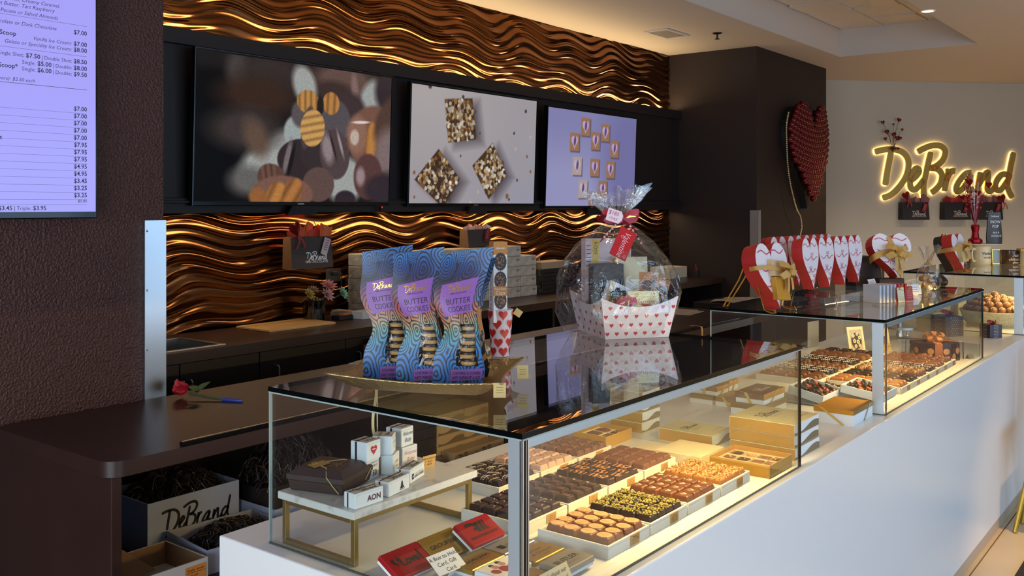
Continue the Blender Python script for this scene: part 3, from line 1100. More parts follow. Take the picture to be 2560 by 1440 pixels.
def piece(kind, rnd):
    if kind == 'oval':
        m_ = base_piece(0.0170, 0.0028)
        M = T(0, 0, 0.0167)
        m_.prism([(0.0146 * math.cos(a * PI / 14), 0.0162 * math.sin(a * PI / 14)) for a in range(28)], -0.001, 0.0009, 1, M)
        for i in range(5):
            y = 0.008 - i * 0.004
            w_ = 0.009 - abs(y) * 0.4
            for s in (-1, 1):
                m_.tube([(s * 0.0008, y, 0.0009), (s * w_ * .5, y + .0008, 0.0009), (s * w_, y, 0.0009)], 0.0005, 4, 2, M)
        return m_, [MILK2, OVALM, OVALI]
    if kind == 'pistachio':
        m_ = base_piece(0.0165, 0.002)
        bits(m_, 34, 0.0165, [1, 1, 2], 0.0024, 0.0042, rnd)
        return m_, [DARK, PIST, PIST2]
    if kind == 'heart':
        m_ = base_piece(0.0175, 0.003)
        for s in (-1, 1):
            m_.flat(ribbon2d([(0, -0.006), (s * 0.003, -0.001), (s * 0.0055, 0.004), (s * 0.004, 0.0065)], 0.0028, 4), T(0, 0, 0.0179), 1)
        return m_, [MILK, WDRZ]
    if kind == 'nut':
        m_ = base_piece(0.015, 0.002)
        bits(m_, 46, 0.015, [1, 1, 1, 2], 0.0016, 0.0030, rnd, .7)
        return m_, [CARA, NUT, NUT2]
    if kind == 'petal':
        m_ = base_piece(0.0175, 0.002, 0.004)
        bits(m_, rnd.randint(2, 4), 0.0178, [1, 1, 2], 0.0012, 0.0026, rnd, .5, PX * .7, PY * .7)
        return m_, [DARK, PINKF, WDRZ]
    if kind == 'step':
        m_ = base_piece(0.0165, 0.003)
        m_.cbox(-0.0085, 0.0085, -0.009, 0.009, 0.0165, 0.0178, 0.0008, 1)
        return m_, [DARK2, mat('satin_dark_chocolate', '56382a', 0.4)]
    if kind == 'marble':
        m_ = base_piece(0.0185, 0.002, 0.003)
        for _ in range(2):
            a = rnd.uniform(-.012, .012)
            m_.flat(ribbon2d([(-0.0155, a), (-0.006, a + rnd.uniform(-.006, .004)), (0.004, a + rnd.uniform(-.003, .008)), (0.015, a + rnd.uniform(-.004, .004))], rnd.uniform(.004, .008), 5), T(0, 0, 0.0188), 1)
        m_.flat(ribbon2d([(-0.006, 0.016), (0.002, 0.0155), (0.012, 0.016)], 0.004), frame((0, -PY / 2 + 0.0012, 0), (1, 0, 0), (0, 0.06, 1)), 1)
        return m_, [DARK2, ORNG]
    if kind == 'plain':
        m_ = base_piece(0.0175, 0.002, 0.0035)
        return m_, [MILK]
    if kind == 'string':
        m_ = base_piece(0.0165, 0.002, 0.004)
        for k in range(3):
            a = rnd.uniform(-.013, .013)
            m_.tube([(-0.0172, a + rnd.uniform(-.004, .004), 0.012), (-0.014, a, 0.0172), (0, a + rnd.uniform(-.006, .006), 0.0178), (0.014, a + rnd.uniform(-.005, .005), 0.0172), (0.0172, a, 0.012)], 0.0006, 4, rnd.choice((1, 1, 2)))
        a = rnd.uniform(-.01, .01)
        m_.tube([(a, -0.0178, 0.011), (a, -0.0145, 0.0175), (a * .5, 0, 0.018), (-a, 0.0145, 0.0175)], 0.0006, 4, 2)
        return m_, [DARK, GOLDS, WDRZ]
    if kind == 'pink':
        m_ = base_piece(0.0175, 0.002, 0.004)
        bits(m_, rnd.randint(4, 9), 0.0176, [1], 0.0010, 0.0026, rnd, .5, PX * .8, PY * .8)
        return m_, [PINKC, BERRY]
    m_ = base_piece(0.0175, 0.002, 0.0035)
    bits(m_, 4, 0.0172, [0], 0.002, 0.004, rnd, .3)
    return m_, [FROST]


CARD = mat('bronze_label_card', 'c1914a', 0.45)
CARDI = mat('label_print', '7a5526', 0.6)
TRAYW = mat('white_tray', 'efe8da', 0.4)


def tray(label, x, y, w_, d_, h=0.028, cx=0.62):
    t = thing('display_tray', label, 'tray', (x, y, CZ), 0, None)
    m_ = MB()
    m_.box(0, w_, 0, d_, 0, h - 0.007)
    for a, b, c, d in ((0, w_, 0, 0.005), (0, w_, d_ - 0.005, d_), (0, 0.005, 0.005, d_ - 0.005), (w_ - 0.005, w_, 0.005, d_ - 0.005)):
        m_.box(a, b, c, d, h - 0.007, h)
    m_.build('tray_body', TRAYW, t, bevel=0.0012)
    cw = 0.036
    c_ = MB().box(w_ * cx - cw / 2, w_ * cx + cw / 2, -0.0016, -0.0004, 0.004, h - 0.002)
    for i in range(4):
        ww = cw * (0.26, 0.4, 0.38, 0.34)[i]
        c_.box(w_ * cx - ww, w_ * cx + ww, -0.0019, -0.0015, h - 0.0075 - i * 0.0042, h - 0.0063 - i * 0.0042, 1)
    c_.build('label_card', [CARD, CARDI], t)
    return t


KINDS = [
    # kind, column, row, tray label, piece label, colour words
    ('oval', 0, 0, 'white tray nearest the front corner post, holding chocolates with blush ovals', 'milk chocolate with a blush printed oval on the nearest front tray'),
    ('pistachio', 1, 0, 'white tray of dark chocolates under green pistachio flakes, second in the front row', 'dark chocolate square heaped with green pistachio flakes'),
    ('heart', 2, 0, 'white tray of milk chocolates marked with white hearts, third in the front row', 'milk chocolate square marked with a small white heart'),
    ('nut', 3, 0, 'white tray of caramel chocolates under chopped nuts beside the open gold box', 'caramel chocolate square covered in pale chopped nuts'),
    ('petal', 0, 1, 'white tray of dark chocolates with pink flecks beside the marble stand', 'dark chocolate square with a few pink flecks on top'),
    ('step', 1, 1, 'white tray of stepped dark chocolates, second in the middle row', 'glossy dark chocolate square with a raised square centre'),
    ('marble', 2, 1, 'white tray of dark chocolates with orange swirls in the middle row', 'dark chocolate square swirled with orange on top'),
    ('plain', 3, 1, 'white tray of plain milk chocolates at the far end of the middle row', 'plain milk chocolate square without decoration in the middle row'),
    ('string', 1, 2, 'white tray of dark chocolates with gold drizzle behind the corner post', 'dark chocolate square crossed by fine gold drizzle'),
    ('pink', 2, 2, 'white tray of pink chocolates with red berry flakes in the back row', 'pale pink chocolate square with red berry flakes'),
    ('frost', 3, 2, 'white tray of frosted milk chocolates at the far end of the back row', 'frosted milk chocolate square in the back row tray'),
]
TXS = (1.630, 1.804, 1.979, 2.154)
TYS = (1.018, 1.234, 1.440)
for kind, ci, ri, tl, pl in KINDS:
    x0, y0 = TXS[ci], TYS[ri]
    tray(tl, x0, y0, 0.168, 0.178)
    vs = []
    for k in range(3):
        m_, ms = piece(kind, rc)
        o = m_.build('chocolate_square', ms, smooth=True, angle=28)
        vs.append(tag(o, pl, 'chocolate', 'chocolates: ' + pl))
    n = 0
    for i in range(4):
        for j in range(4):
            jig = 0.0012 if kind not in ('oval',) else 0.003
            p = (x0 + 0.029 + i * 0.0367 + rc.uniform(-jig, jig), y0 + 0.027 + j * 0.0405 + rc.uniform(-jig, jig), CZ + 0.0213)
            rz = rc.uniform(-.03, .03) if kind != 'oval' else rc.uniform(-.12, .12)
            if n < 3:
                o = vs[n]
            else:
                o = vs[n % 3].copy()
                COL.objects.link(o)
            place(o, p, rz)
            n += 1

# ------------------------------------------------------------------ marble stand with little boxes
MARB = mat('white_marble', 'dedcd8', 0.18, noise=(26, 'a9a49e', 0.56, 0.76))
t = thing('marble_stand', 'low white marble display stand on a brass frame in the nearest case', 'display stand', (1.281, 1.390, CZ))
MB().cbox(0, 0.382, 0, 0.235, 0.096, 0.112, 0.0015).build('marble_top', MARB, t)
b_ = 0.011


def endframe(x):
    m_ = MB()
    m_.box(x, x + b_, 0.006, 0.006 + b_, 0, 0.096).box(x, x + b_, 0.218, 0.218 + b_, 0, 0.096)
    m_.box(x, x + b_, 0.006 + b_, 0.218, 0, b_).box(x, x + b_, 0.006 + b_, 0.218, 0.096 - b_, 0.096)
    return m_


endframe(0.008).build('end_frame', SATGOLD, t, bevel=0.0008)
endframe(0.358).build('end_frame', SATGOLD, t, bevel=0.0008)
MB().box(0.019, 0.358, 0.006, 0.006 + b_, 0.085, 0.096).build('side_rail', SATGOLD, t, bevel=0.0008)
MB().box(0.019, 0.358, 0.218, 0.218 + b_, 0.085, 0.096).build('side_rail', SATGOLD, t, bevel=0.0008)

BOXW = mat('white_gift_card', 'e6ebee', 0.5)
BOXT = mat('warm_lit_box_top', 'd9d2c6', 0.5)  # warm light painted into the top faces of the white boxes
RIBB = mat('printed_brown_ribbon', '4a2f26', 0.5)
NAVY = mat('navy_print', '37598f', 0.5)
CORAL = mat('coral_print', 'd9787c', 0.5)
MAROON = mat('maroon_print', '5a1f24', 0.5)
RED = mat('red_print', 'c02732', 0.4)


def little_box(label, x, y, z, rz, w_, d_, h, printing, stripe=RIBB, group=None):
    """folding box with its near corner at x, y"""
    t = thing('gift_box', label, 'gift box', (x, y, z), rz, group)
    m_ = MB()
    m_.cbox(0, w_, 0, d_, 0, h, 0.0012)
    m_.m[1] = 1
    sx = -0.0003
    m_.box(-0.0004, 0.0, d_ * .60, d_ * .72, 0.001, h - 0.001, 2)
    m_.box(0.001, w_ - 0.001, d_ * .60, d_ * .72, h, h + 0.0003, 2)
    top = T(0, 0, h + 0.0004)
    m_.logo(top, w_ * .62, 3, w_ * .56, d_ * .32, 0, 0.032, 3)
    for a, b in ((-1, 1), (1, 1)):
        m_.flat(ribbon2d([(w_ * .40, d_ * .66), (w_ * .40 + a * .012, d_ * .66 + .006), (w_ * .40 + a * .016, d_ * .66 - .001), (w_ * .40, d_ * .66)], 0.0022, 3), top, 2)
    F = frame((0, -0.0004, 0), (1, 0, 0), (0, 0, 1))
    printing(m_, F, w_, h)
    m_.box(0.001, w_ - 0.001, -0.0003, 0.0, h * .86, h * .875, 5)
    m_.build('box', [BOXW, BOXT, stripe, INK, NAVY, mat('fold_line', 'b5b5b6', 0.6), CORAL, RED, MAROON], t)
    return t


def p_aon(m_, F, w_, h):
    m_.text('AON', F, h * .52, 8, 'c', 0.03, 0, w_ * .66, h * .30)


def p_bell(m_, F, w_, h):
    m_.add([(w_ * .52, h * .22, 0), (w_ * .74, h * .22, 0), (w_ * .68, h * .42, 0), (w_ * .655, h * .72, 0), (w_ * .60, h * .72, 0), (w_ * .575, h * .42, 0)], [(0, 1, 2, 3, 4, 5)], 3, F)
    m_.box(w_ * .50, w_ * .76, h * .14, h * .18, 0, 0.0001, 3, F)


def p_school(m_, F, w_, h):
    m_.box(w_ * .14, w_ * .26, h * .22, h * .60, 0, 0.0001, 3, F)
    m_.box(w_ * .18, w_ * .22, h * .32, h * .50, 0, 0.0002, 0, F)
    m_.text('UNIVERSITY OF INDIANAPOLIS', F, h * .10, 3, 'l', 0, 0, w_ * .31, h * .50, fit=w_ * .55)
    m_.text('SCHOOL OF BUSINESS', F, h * .26, 3, 'l', 0.02, 0, w_ * .31, h * .26, fit=w_ * .62)


def p_lips(m_, F, w_, h):
    m_.heart(F, w_ * .46, h * .52, 7, w_ * .5, h * .5)
    m_.add([(w_ * .34, h * .57, 0.0001), (w_ * .5, h * .53, 0.0001), (w_ * .66, h * .57, 0.0001), (w_ * .5, h * .61, 0.0001)], [(0, 1, 2, 3)], 0, F)


def p_fifty(m_, F, w_, h):
    m_.text('FABULOUS', F, h * .13, 3, 'c', 0, 0, w_ * .62, h * .80)
    m_.text('& FIFTY', F, h * .17, 3, 'c', 0, 0, w_ * .60, h * .60)
    m_.text('50', F, h * .42, 3, 'c', 0.01, 0, w_ * .62, h * .16)


def p_thanks(m_, F, w_, h):
    m_.text('thank', F, h * .24, 3, 'c', -0.004, 0.3, w_ * .58, h * .52)
    m_.text('you', F, h * .24, 3, 'c', -0.004, 0.3, w_ * .58, h * .26)


def p_wel(k):
    def p(m_, F, w_, h):
        m_.text('Welcome', F, h * .30, k, 'c', 0.0, 0.35, w_ * .54, h * .58, fit=w_ * .80)
        m_.text('Baby', F, h * .32, k, 'c', 0.0, 0.35, w_ * .56, h * .22)
    return p


MZ = CZ + 0.1125
little_box('long white box lettered AON, nearest on the marble stand', 1.294, 1.399, MZ, -0.02, 0.076, 0.034, 0.031, p_aon)
little_box('long white box printed with a black bell, between its lettered neighbours on the marble', 1.392, 1.403, MZ, 0.20, 0.078, 0.036, 0.031, p_bell)
little_box('long white box with school lettering beside the orange price card', 1.486, 1.434, MZ, 0.32, 0.075, 0.036, 0.031, p_school)
little_box('white cube printed with the number 50 behind the brown box', 1.440, 1.519, MZ, 0.26, 0.050, 0.046, 0.044, p_fifty)
little_box('white cube with a red heart lips print, left on top of the cubes', 1.436, 1.516, MZ + 0.0448, 0.12, 0.048, 0.046, 0.042, p_lips, mat('black_ribbon', '141216', 0.5))
little_box('white cube with faint script under the middle top cube on the marble', 1.513, 1.512, MZ, 0.50, 0.050, 0.046, 0.044, p_thanks, mat('tan_ribbon', 'a08b78', 0.5))
little_box('white cube with a tan stripe in the middle of the top row of cubes', 1.512, 1.514, MZ + 0.0448, 0.62, 0.047, 0.046, 0.042, p_thanks, MATS['tan_ribbon'])
little_box('white cube lettered Welcome Baby in pink, lower of that pair', 1.572, 1.541, MZ, 0.03, 0.052, 0.046, 0.044, p_wel(6), BOXW)
little_box('white cube lettered Welcome Baby in blue, topmost of the cubes', 1.571, 1.543, MZ + 0.0448, 0.14, 0.047, 0.045, 0.043, p_wel(4), MATS['black_ribbon'])

# brown box with a gold cord
BRBOX = mat('brown_box_board', '37261f', 0.5)
t = thing('brown_box', 'dark brown lidded box with gold cord and gold tag on the marble stand', 'gift box', (1.340, 1.488, MZ), 0.30)
m_ = MB()
m_.cbox(0, 0.116, 0, 0.128, 0, 0.024, 0.002, 0, draft=-0.004)
m_.build('box', BRBOX, t)
m_ = MB()
v = [(-0.005, -0.005, 0.024), (0.121, -0.005, 0.024), (0.121, 0.133, 0.024), (-0.005, 0.133, 0.024), (-0.005, -0.005, 0.034), (0.121, -0.005, 0.034), (0.121, 0.133, 0.034), (-0.005, 0.133, 0.034),
     (0.012, 0.012, 0.047), (0.104, 0.012, 0.047), (0.104, 0.116, 0.047), (0.012, 0.116, 0.047)]
m_.add(v, [(0, 3, 2, 1), (0, 1, 5, 4), (1, 2, 6, 5), (2, 3, 7, 6), (3, 0, 4, 7), (4, 5, 9, 8), (5, 6, 10, 9), (6, 7, 11, 10), (7, 4, 8, 11), (8, 9, 10, 11)], 0)
m_.logo(T(0, 0, 0.0476), 0.066, 1, 0.066, 0.046, 0, 0.03, 4)
m_.text('FINE CHOCOLATES', T(0, 0, 0.0476), 0.006, 1, 'c', 0, 0, 0.072, 0.028)
m_.build('lid', [BRBOX, SATGOLD], t, bevel=0.001)
m_ = MB()
m_.tube([(0.036, 0.085, 0.049), (0.018, 0.05, 0.0485), (-0.0055, 0.035, 0.036), (-0.0065, 0.02, 0.020), (-0.004, 0.006, 0.004)], 0.0012, 6)
m_.tube([(0.045, 0.09, 0.049), (0.09, 0.05, 0.049), (0.1225, 0.02, 0.036), (0.110, -0.006, 0.030), (0.085, -0.007, 0.012)], 0.0012, 6)
m_.build('cord', mat('gold_cord', 'c4b07a', 0.4, 0.4), t, smooth=True)
m_ = MB().box(0, 0.045, -0.011, 0.011, 0, 0.001, 0, T(0.012, 0.083, 0.0502, -0.25, 0.1))
m_.tube([(0.0 + 0.009 * math.cos(a * PI / 6), 0.006 * math.sin(a * PI / 6), 0.003) for a in range(12)], 0.0009, 6, 0, T(0.026, 0.083, 0.051), closed=True)
m_.build('tag', mat('gold_foil_card', 'b79a56', 0.35, 0.6), t)
# orange price card on the marble
t = thing('price_card', 'orange handwritten price card leaning at the back of the marble stand', 'card', (1.588, 1.497, MZ), -0.12, rx=0.25)
m_ = MB().box(0, 0.040, 0, 0.0008, 0, 0.030, 0)
F = frame((0, -0.0003, 0), (1, 0, 0), (0, 0, 1))
for i, s in enumerate(('MIX & MATCH', '1 - $3.25', '2 - $6.50')):
    m_.text(s, F, 0.0062, 1, 'c', 0, 0, 0.020, 0.0205 - i * 0.0075)
m_.build('card', [mat('orange_card', 'dcae63', 0.6), INK], t)

# ------------------------------------------------------------------ foil bars in the corner
REDF = mat('red_foil', 'a81c22', 0.32, 0.25)
GOLDF = mat('gold_foil', 'b8933f', 0.30, 0.75)
SILVF = mat('silver_foil', 'a5a19a', 0.35, 0.6)


def bar(label, x, y, z, rz, rx, foil, printing, w_=0.102, d_=0.063, h=0.011, base=None):
    t = thing('chocolate_bar', label, 'chocolate bar', (x, y, z), rz, None, rx=rx)
    m_ = MB().cbox(0, w_, 0, d_, 0, h, 0.0015)
    printing(m_, T(0, 0, h + 0.0004), w_, d_)
    m_.build('wrapper', [foil, INK, RED, mat('skin_print', 'c79a86', 0.5), PAPER, mat('rose_print', 'a9484e', 0.5)], t)
    MB().box(0.002, w_ - 0.002, 0.002, d_ - 0.002, -0.006, -0.0002).build('tray_insert', BOXW, t)
    return t


def p_love(m_, F, w_, d_):
    m_.heart(F, 0.026, 0.024, 1, 0.024, 0.033)
    m_.flat(ribbon2d([(0.026, 0.047), (0.021, 0.036), (0.027, 0.032), (0.022, 0.022)], 0.0035), F, 0, 1, z=0.0002)
    m_.text('Love', F, 0.027, 1, 'l', 0.035, 0, 0.032, 0.022, fit=0.046)
    m_.text('1', F, 0.034, 1, 'l', 0.035, 0, 0.081, 0.022)


def p_group(m_, F, w_, d_):
    m_.text('GROUP1001', F, 0.014, 1, 'c', 0.018, 0, 0.052, 0.028, fit=0.080)


def p_rll(m_, F, w_, d_):
    m_.flat(ribbon2d([(0.020, 0.050), (0.034, 0.051), (0.046, 0.046), (0.043, 0.037), (0.036, 0.034)], 0.008), F, 1)
    m_.add([(0.042, 0.026, 0), (0.052, 0.026, 0), (0.058, 0.052, 0), (0.048, 0.052, 0)], [(0, 1, 2, 3)], 1, F)
    m_.add([(0.055, 0.026, 0), (0.063, 0.026, 0), (0.069, 0.052, 0), (0.061, 0.052, 0)], [(0, 1, 2, 3)], 1, F)
    m_.add([(0.066, 0.026, 0), (0.078, 0.026, 0), (0.075, 0.032, 0), (0.0715, 0.032, 0), (0.077, 0.052, 0), (0.072, 0.052, 0)], [(0, 1, 2, 3, 4, 5)], 1, F)
    m_.text('PRIDE LETTERMAN LEAGUE', F, 0.0085, 1, 'c', 0.02, 0, 0.051, 0.014, fit=0.082)


def p_goel(m_, F, w_, d_):
    m_.text('GOELZER', F, 0.013, 1, 'c', 0.0, 0, 0.051, 0.028, fit=0.072)
    m_.text('INVESTMENT MANAGEMENT', F, 0.0045, 1, 'c', 0, 0, 0.051, 0.019)


def p_mark(m_, F, w_, d_):
    m_.box(0.018, 0.034, 0.020, 0.038, 0, 0.0002, 1, F)
    m_.text('KELLEY', F, 0.010, 1, 'l', 0, 0, 0.040, 0.026)


def p_photo(m_, F, w_, d_):
    m_.box(0.002, 0.100, 0.002, 0.061, 0, 0.0001, 4, F)
    for x, y, r, k in ((0.036, 0.040, 0.008, 3), (0.058, 0.042, 0.008, 3), (0.036, 0.050, 0.006, 1), (0.058, 0.051, 0.007, 1), (0.045, 0.020, 0.014, 5), (0.066, 0.018, 0.012, 3), (0.020, 0.024, 0.010, 5)):
        m_.add([(x + r * math.cos(a * PI / 6), y + r * 1.1 * math.sin(a * PI / 6), 0.0002 + k * 0.00003) for a in range(12)], [tuple(range(12))], k, F)


def p_wed(m_, F, w_, d_):
    m_.text('Vanessa', F, 0.014, 1, 'c', -0.006, 0.45, 0.048, 0.036)
    m_.text('& Christian', F, 0.014, 1, 'c', -0.006, 0.45, 0.054, 0.020)
    m_.text('SEPTEMBER', F, 0.004, 1, 'c', 0, 0, 0.054, 0.011)


def p_but(m_, F, w_, d_):
    m_.text('BUTLER', F, 0.020, 1, 'c', 0.025, 0, 0.051, 0.026, fit=0.074)
    m_.text('U N I V E R S I T Y', F, 0.0055, 1, 'c', 0, 0, 0.053, 0.014)


def p_none(m_, F, w_, d_):
    m_.text('celebrate', F, 0.011, 1, 'c', -0.006, 0.4, 0.055, 0.026)


bar('red foil chocolate bar lettered Love1, leftmost of the tilted bars', 1.262, 1.250, 0.873, 0, 0.52, REDF, p_love)
bar('gold foil chocolate bar lettered GROUP1001 between two red bars', 1.366, 1.250, 0.873, 0, 0.52, GOLDF, p_group)
bar('red foil chocolate bar with a black winged emblem by the corner post', 1.450, 1.226, 0.885, 0, 0.52, REDF, p_rll)
bar('flat gold chocolate bar lettered GOELZER below the tilted gold bar', 1.387, 1.173, 0.8665, 0, 0, GOLDF, p_goel)
bar('flat silver chocolate bar with a small dark emblem behind the corner post', 1.492, 1.176, 0.8665, 0, 0, SILVF, p_mark)
bar('flat chocolate bar printed with a pale photograph of a couple', 1.389, 1.107, 0.8665, 0, 0, BOXW, p_photo)
bar('flat gold chocolate bar with curly wedding script', 1.495, 1.102, 0.8665, 0, 0, GOLDF, p_wed)
bar('flat silver chocolate bar lettered BUTLER in front of the oval chocolates', 1.477, 1.018, 0.8735, 0, 0, SILVF, p_but, h=0.013)
bar('flat gold chocolate bar in the front corner left of the silver BUTLER bar', 1.371, 1.030, 0.8665, 0, 0, GOLDF, p_none)


def leaning_card(label, x, y, rz, rx, w_, h, lines, mt, sz, z=CZ):
    t = thing('sign_card', label, 'card', (x, y, z), rz, None, rx=rx)
    m_ = MB().box(0, w_, 0, 0.0012, 0, h)
    F = frame((0, -0.0003, 0), (1, 0, 0), (0, 0, 1))
    for i, s in enumerate(lines):
        m_.text(s, F, sz, 1, 'c', 0, 0.1, w_ / 2, h - sz * 1.15 * (i + 1))
    m_.build('card', [mt, INK], t)
    MB().box(w_ * .4, w_ * .6, 0.0012, 0.016, 0.0, 0.001).build('foot', mt, t)
    return t


leaning_card('white card reading to Hold Card, Gift Card in front of the gold bars', 1.330, 1.205, -0.05, -0.95, 0.074, 0.046, ('A Box to Hold', 'Card, Gift', 'Card'), PAPER, 0.0125, 0.876)
leaning_card('pale gold card asking about our chocolates in front of the silver bar', 1.398, 1.000, 0.02, -0.5, 0.090, 0.045, ('Ask about our', 'Custom bars!'), mat('champagne_card', 'd8c79c', 0.45), 0.0125, CZ + 0.001)

# ------------------------------------------------------------------ gold candy boxes
LIDC = mat('cream_lid', 'dccfa4', 0.35)
GSIDE = mat('gold_box_side', 'd0a042', 0.34, 0.35)
BWAVE = mat('taupe_wave_print', '7a6a50', 0.4)
BLID = mat('bronze_lid', '8f6f47', 0.3, 0.5)
CREAM = mat('cream_edge', 'efdcaa', 0.5)


def wave_print(m_, F, w_, h, k):
    n = 14
    p = [(w_ * i / n, h * (0.42 + 0.26 * math.sin(i / n * 5.2 + 3.6)), 0) for i in range(n + 1)]
    for i in range(n):
        m_.add([(p[i][0], 0.001, 0), (p[i + 1][0], 0.001, 0), p[i + 1], p[i]], [(0, 1, 2, 3)], k, F)


def candy_box(name, label, x, y, z, w_, d_, h, lid=LIDC, logo=INK, group=None, rz=0.0, front=GSIDE):
    t = thing(name, label, 'candy box', (x, y, z), rz, group)
    m_ = MB().box(0, w_, 0, d_, 0, h, 0)
    m_.m = [0, 1, 2, 0, 0, 3]
    wave_print(m_, frame((0, -0.0004, 0), (1, 0, 0), (0, 0, 1)), w_, h, 4)
    for a, b, c, d in ((-0.0006, 0.0016, -0.0004, 0.0004), (-0.0006, 0.0016, d_ - 0.0008, d_)):
        m_.box(a, b, c, d, 0, h, 6)
    m_.box(-0.0006, 0.0006, 0, d_, h - 0.0018, h + 0.0001, 6).box(0, w_, -0.0006, 0.0006, h - 0.0015, h + 0.0001, 6)
    F = T(0, 0, h + 0.0004)
    if logo is not None:
        m_.logo(F, w_ * .62, 5, w_ * .50, d_ * .60, 0, 0.03, 4)
        m_.text('FINE CHOCOLATES', F, 0.006, 5, 'c', 0, 0, w_ * .52, d_ * .44)
        m_.text('CONNOISSEUR COLLECTION', F, 0.005, 5, 'r', 0, 0, w_ * .94, d_ * .14)
    m_.build('box', [BOXW, lid, BOXW, front, BWAVE, logo or INK, CREAM], t)
    return t


candy_box('candy_box', 'gold and cream candy box, topmost of the stack of three by the case end', 2.578, 0.998, CZ + 0.0690, 0.190, 0.195, 0.033)
candy_box('candy_box', 'gold and cream candy box in the middle of the stack of three', 2.582, 1.000, CZ + 0.0345, 0.190, 0.195, 0.033)
candy_box('candy_box', 'gold and cream candy box at the bottom of the stack of three', 2.583, 0.998, CZ + 0.0002, 0.190, 0.195, 0.033)
candy_box('candy_box', 'single cream topped candy box lying behind the stack of three', 2.570, 1.245, CZ, 0.132, 0.178, 0.036)
for i, lb in enumerate(('lowest', 'second', 'third', 'topmost')):
    candy_box('candy_box', lb + ' gold and white candy box of the tall stack behind the single box', 2.60 + 0.003 * (i % 2), 1.50, CZ + 0.0002 + i * 0.0322, 0.113, 0.118, 0.0315, logo=None)


def open_box(label, x, y, w_, d_, h, cols, rows, plab, group):
    t = thing('open_candy_box', label, 'candy box', (x, y, CZ))
    m_ = MB()
    m_.box(0, w_, 0, d_, 0, 0.004)
    g = 0.003
    m_.box(0, w_, 0, g, 0.004, h).box(0, w_, d_ - g, d_, 0.004, h).box(0, g, g, d_ - g, 0.004, h).box(w_ - g, w_, g, d_ - g, 0.004, h)
    m_.build('box', GSIDE, t, bevel=0.0008)
    m_ = MB()
    for i in range(cols + 1):
        m_.box(g + (w_ - 2 * g) * i / cols - 0.0006, g + (w_ - 2 * g) * i / cols + 0.0006, g, d_ - g, 0.004, h * .62)
    for j in range(rows + 1):
        m_.box(g, w_ - g, g + (d_ - 2 * g) * j / rows - 0.0006, g + (d_ - 2 * g) * j / rows + 0.0006, 0.004, h * .62)
    m_.build('divider_grid', CREAM, t)
    rr = random.Random(cols * 7 + rows)
    kinds = ['plain', 'nut', 'step', 'heart', 'frost', 'petal', 'marble', 'string']
    k = 0
    base = {}
    for i in range(cols):
        for j in range(rows):
            kd = kinds[(i * 3 + j * 5 + rr.randint(0, 1)) % 8]
            if kd not in base:
                mm, ms = piece(kd, rr)
                base[kd] = mm.build('boxed_chocolate', ms, smooth=True, angle=28)
                o = base[kd]
            else:
                o = base[kd].copy()
                COL.objects.link(o)
            tag(o, plab, 'chocolate', group)
            s = min((w_ - 2 * g) / cols / PX, (d_ - 2 * g) / rows / PY) * 0.86
            place(o, (x + g + (w_ - 2 * g) * (i + .5) / cols, y + g + (d_ - 2 * g) * (j + .5) / rows, CZ + 0.0044), 0)
            o.scale = (s, s, min(1.0, s))
    return t


open_box('open gold box of assorted chocolates at the front end of the nearest case', 2.372, 0.985, 0.156, 0.172, 0.034, 3, 4, 'assorted chocolate in the open gold box at the front', 'chocolates in the front open box')
open_box('open gold box of assorted chocolates at the back of the nearest case', 2.372, 1.490, 0.150, 0.120, 0.034, 3, 2, 'assorted chocolate in the open gold box at the back', 'chocolates in the back open box')
# lids of the open boxes
t = thing('box_lid', 'cream box lid lying propped between the two open gold boxes', 'box lid', (2.372, 1.185, CZ), 0.0)
MB().box(0, 0.15, 0, 0.14, 0.020, 0.024).box(0, 0.15, 0, 0.003, 0, 0.020).box(0, 0.003, 0.003, 0.137, 0, 0.020).box(0.147, 0.15, 0.003, 0.137, 0, 0.020).box(0, 0.15, 0.137, 0.14, 0, 0.020).build('lid', mat('ivory_lid', 'ead9b0', 0.45), t, bevel=0.001)
t = thing('folded_leaflet', 'cream leaflet with a curled corner lying beside the open boxes', 'leaflet', (2.335, 1.345, CZ))
MB().grid(lambda u, v: (0.17 * u, 0.085 * v, 0.0012 + 0.030 * max(0, 0.45 - u) * max(0, 1 - v * 1.1) * 2.2), 16, 8).build('leaflet', mat('ivory_paper', 'efe2bf', 0.6), t, smooth=True, angle=180)

# ------------------------------------------------------------------ boxes in the gap between the cases
RBN = mat('gold_satin_ribbon', 'd9b765', 0.35, 0.3)


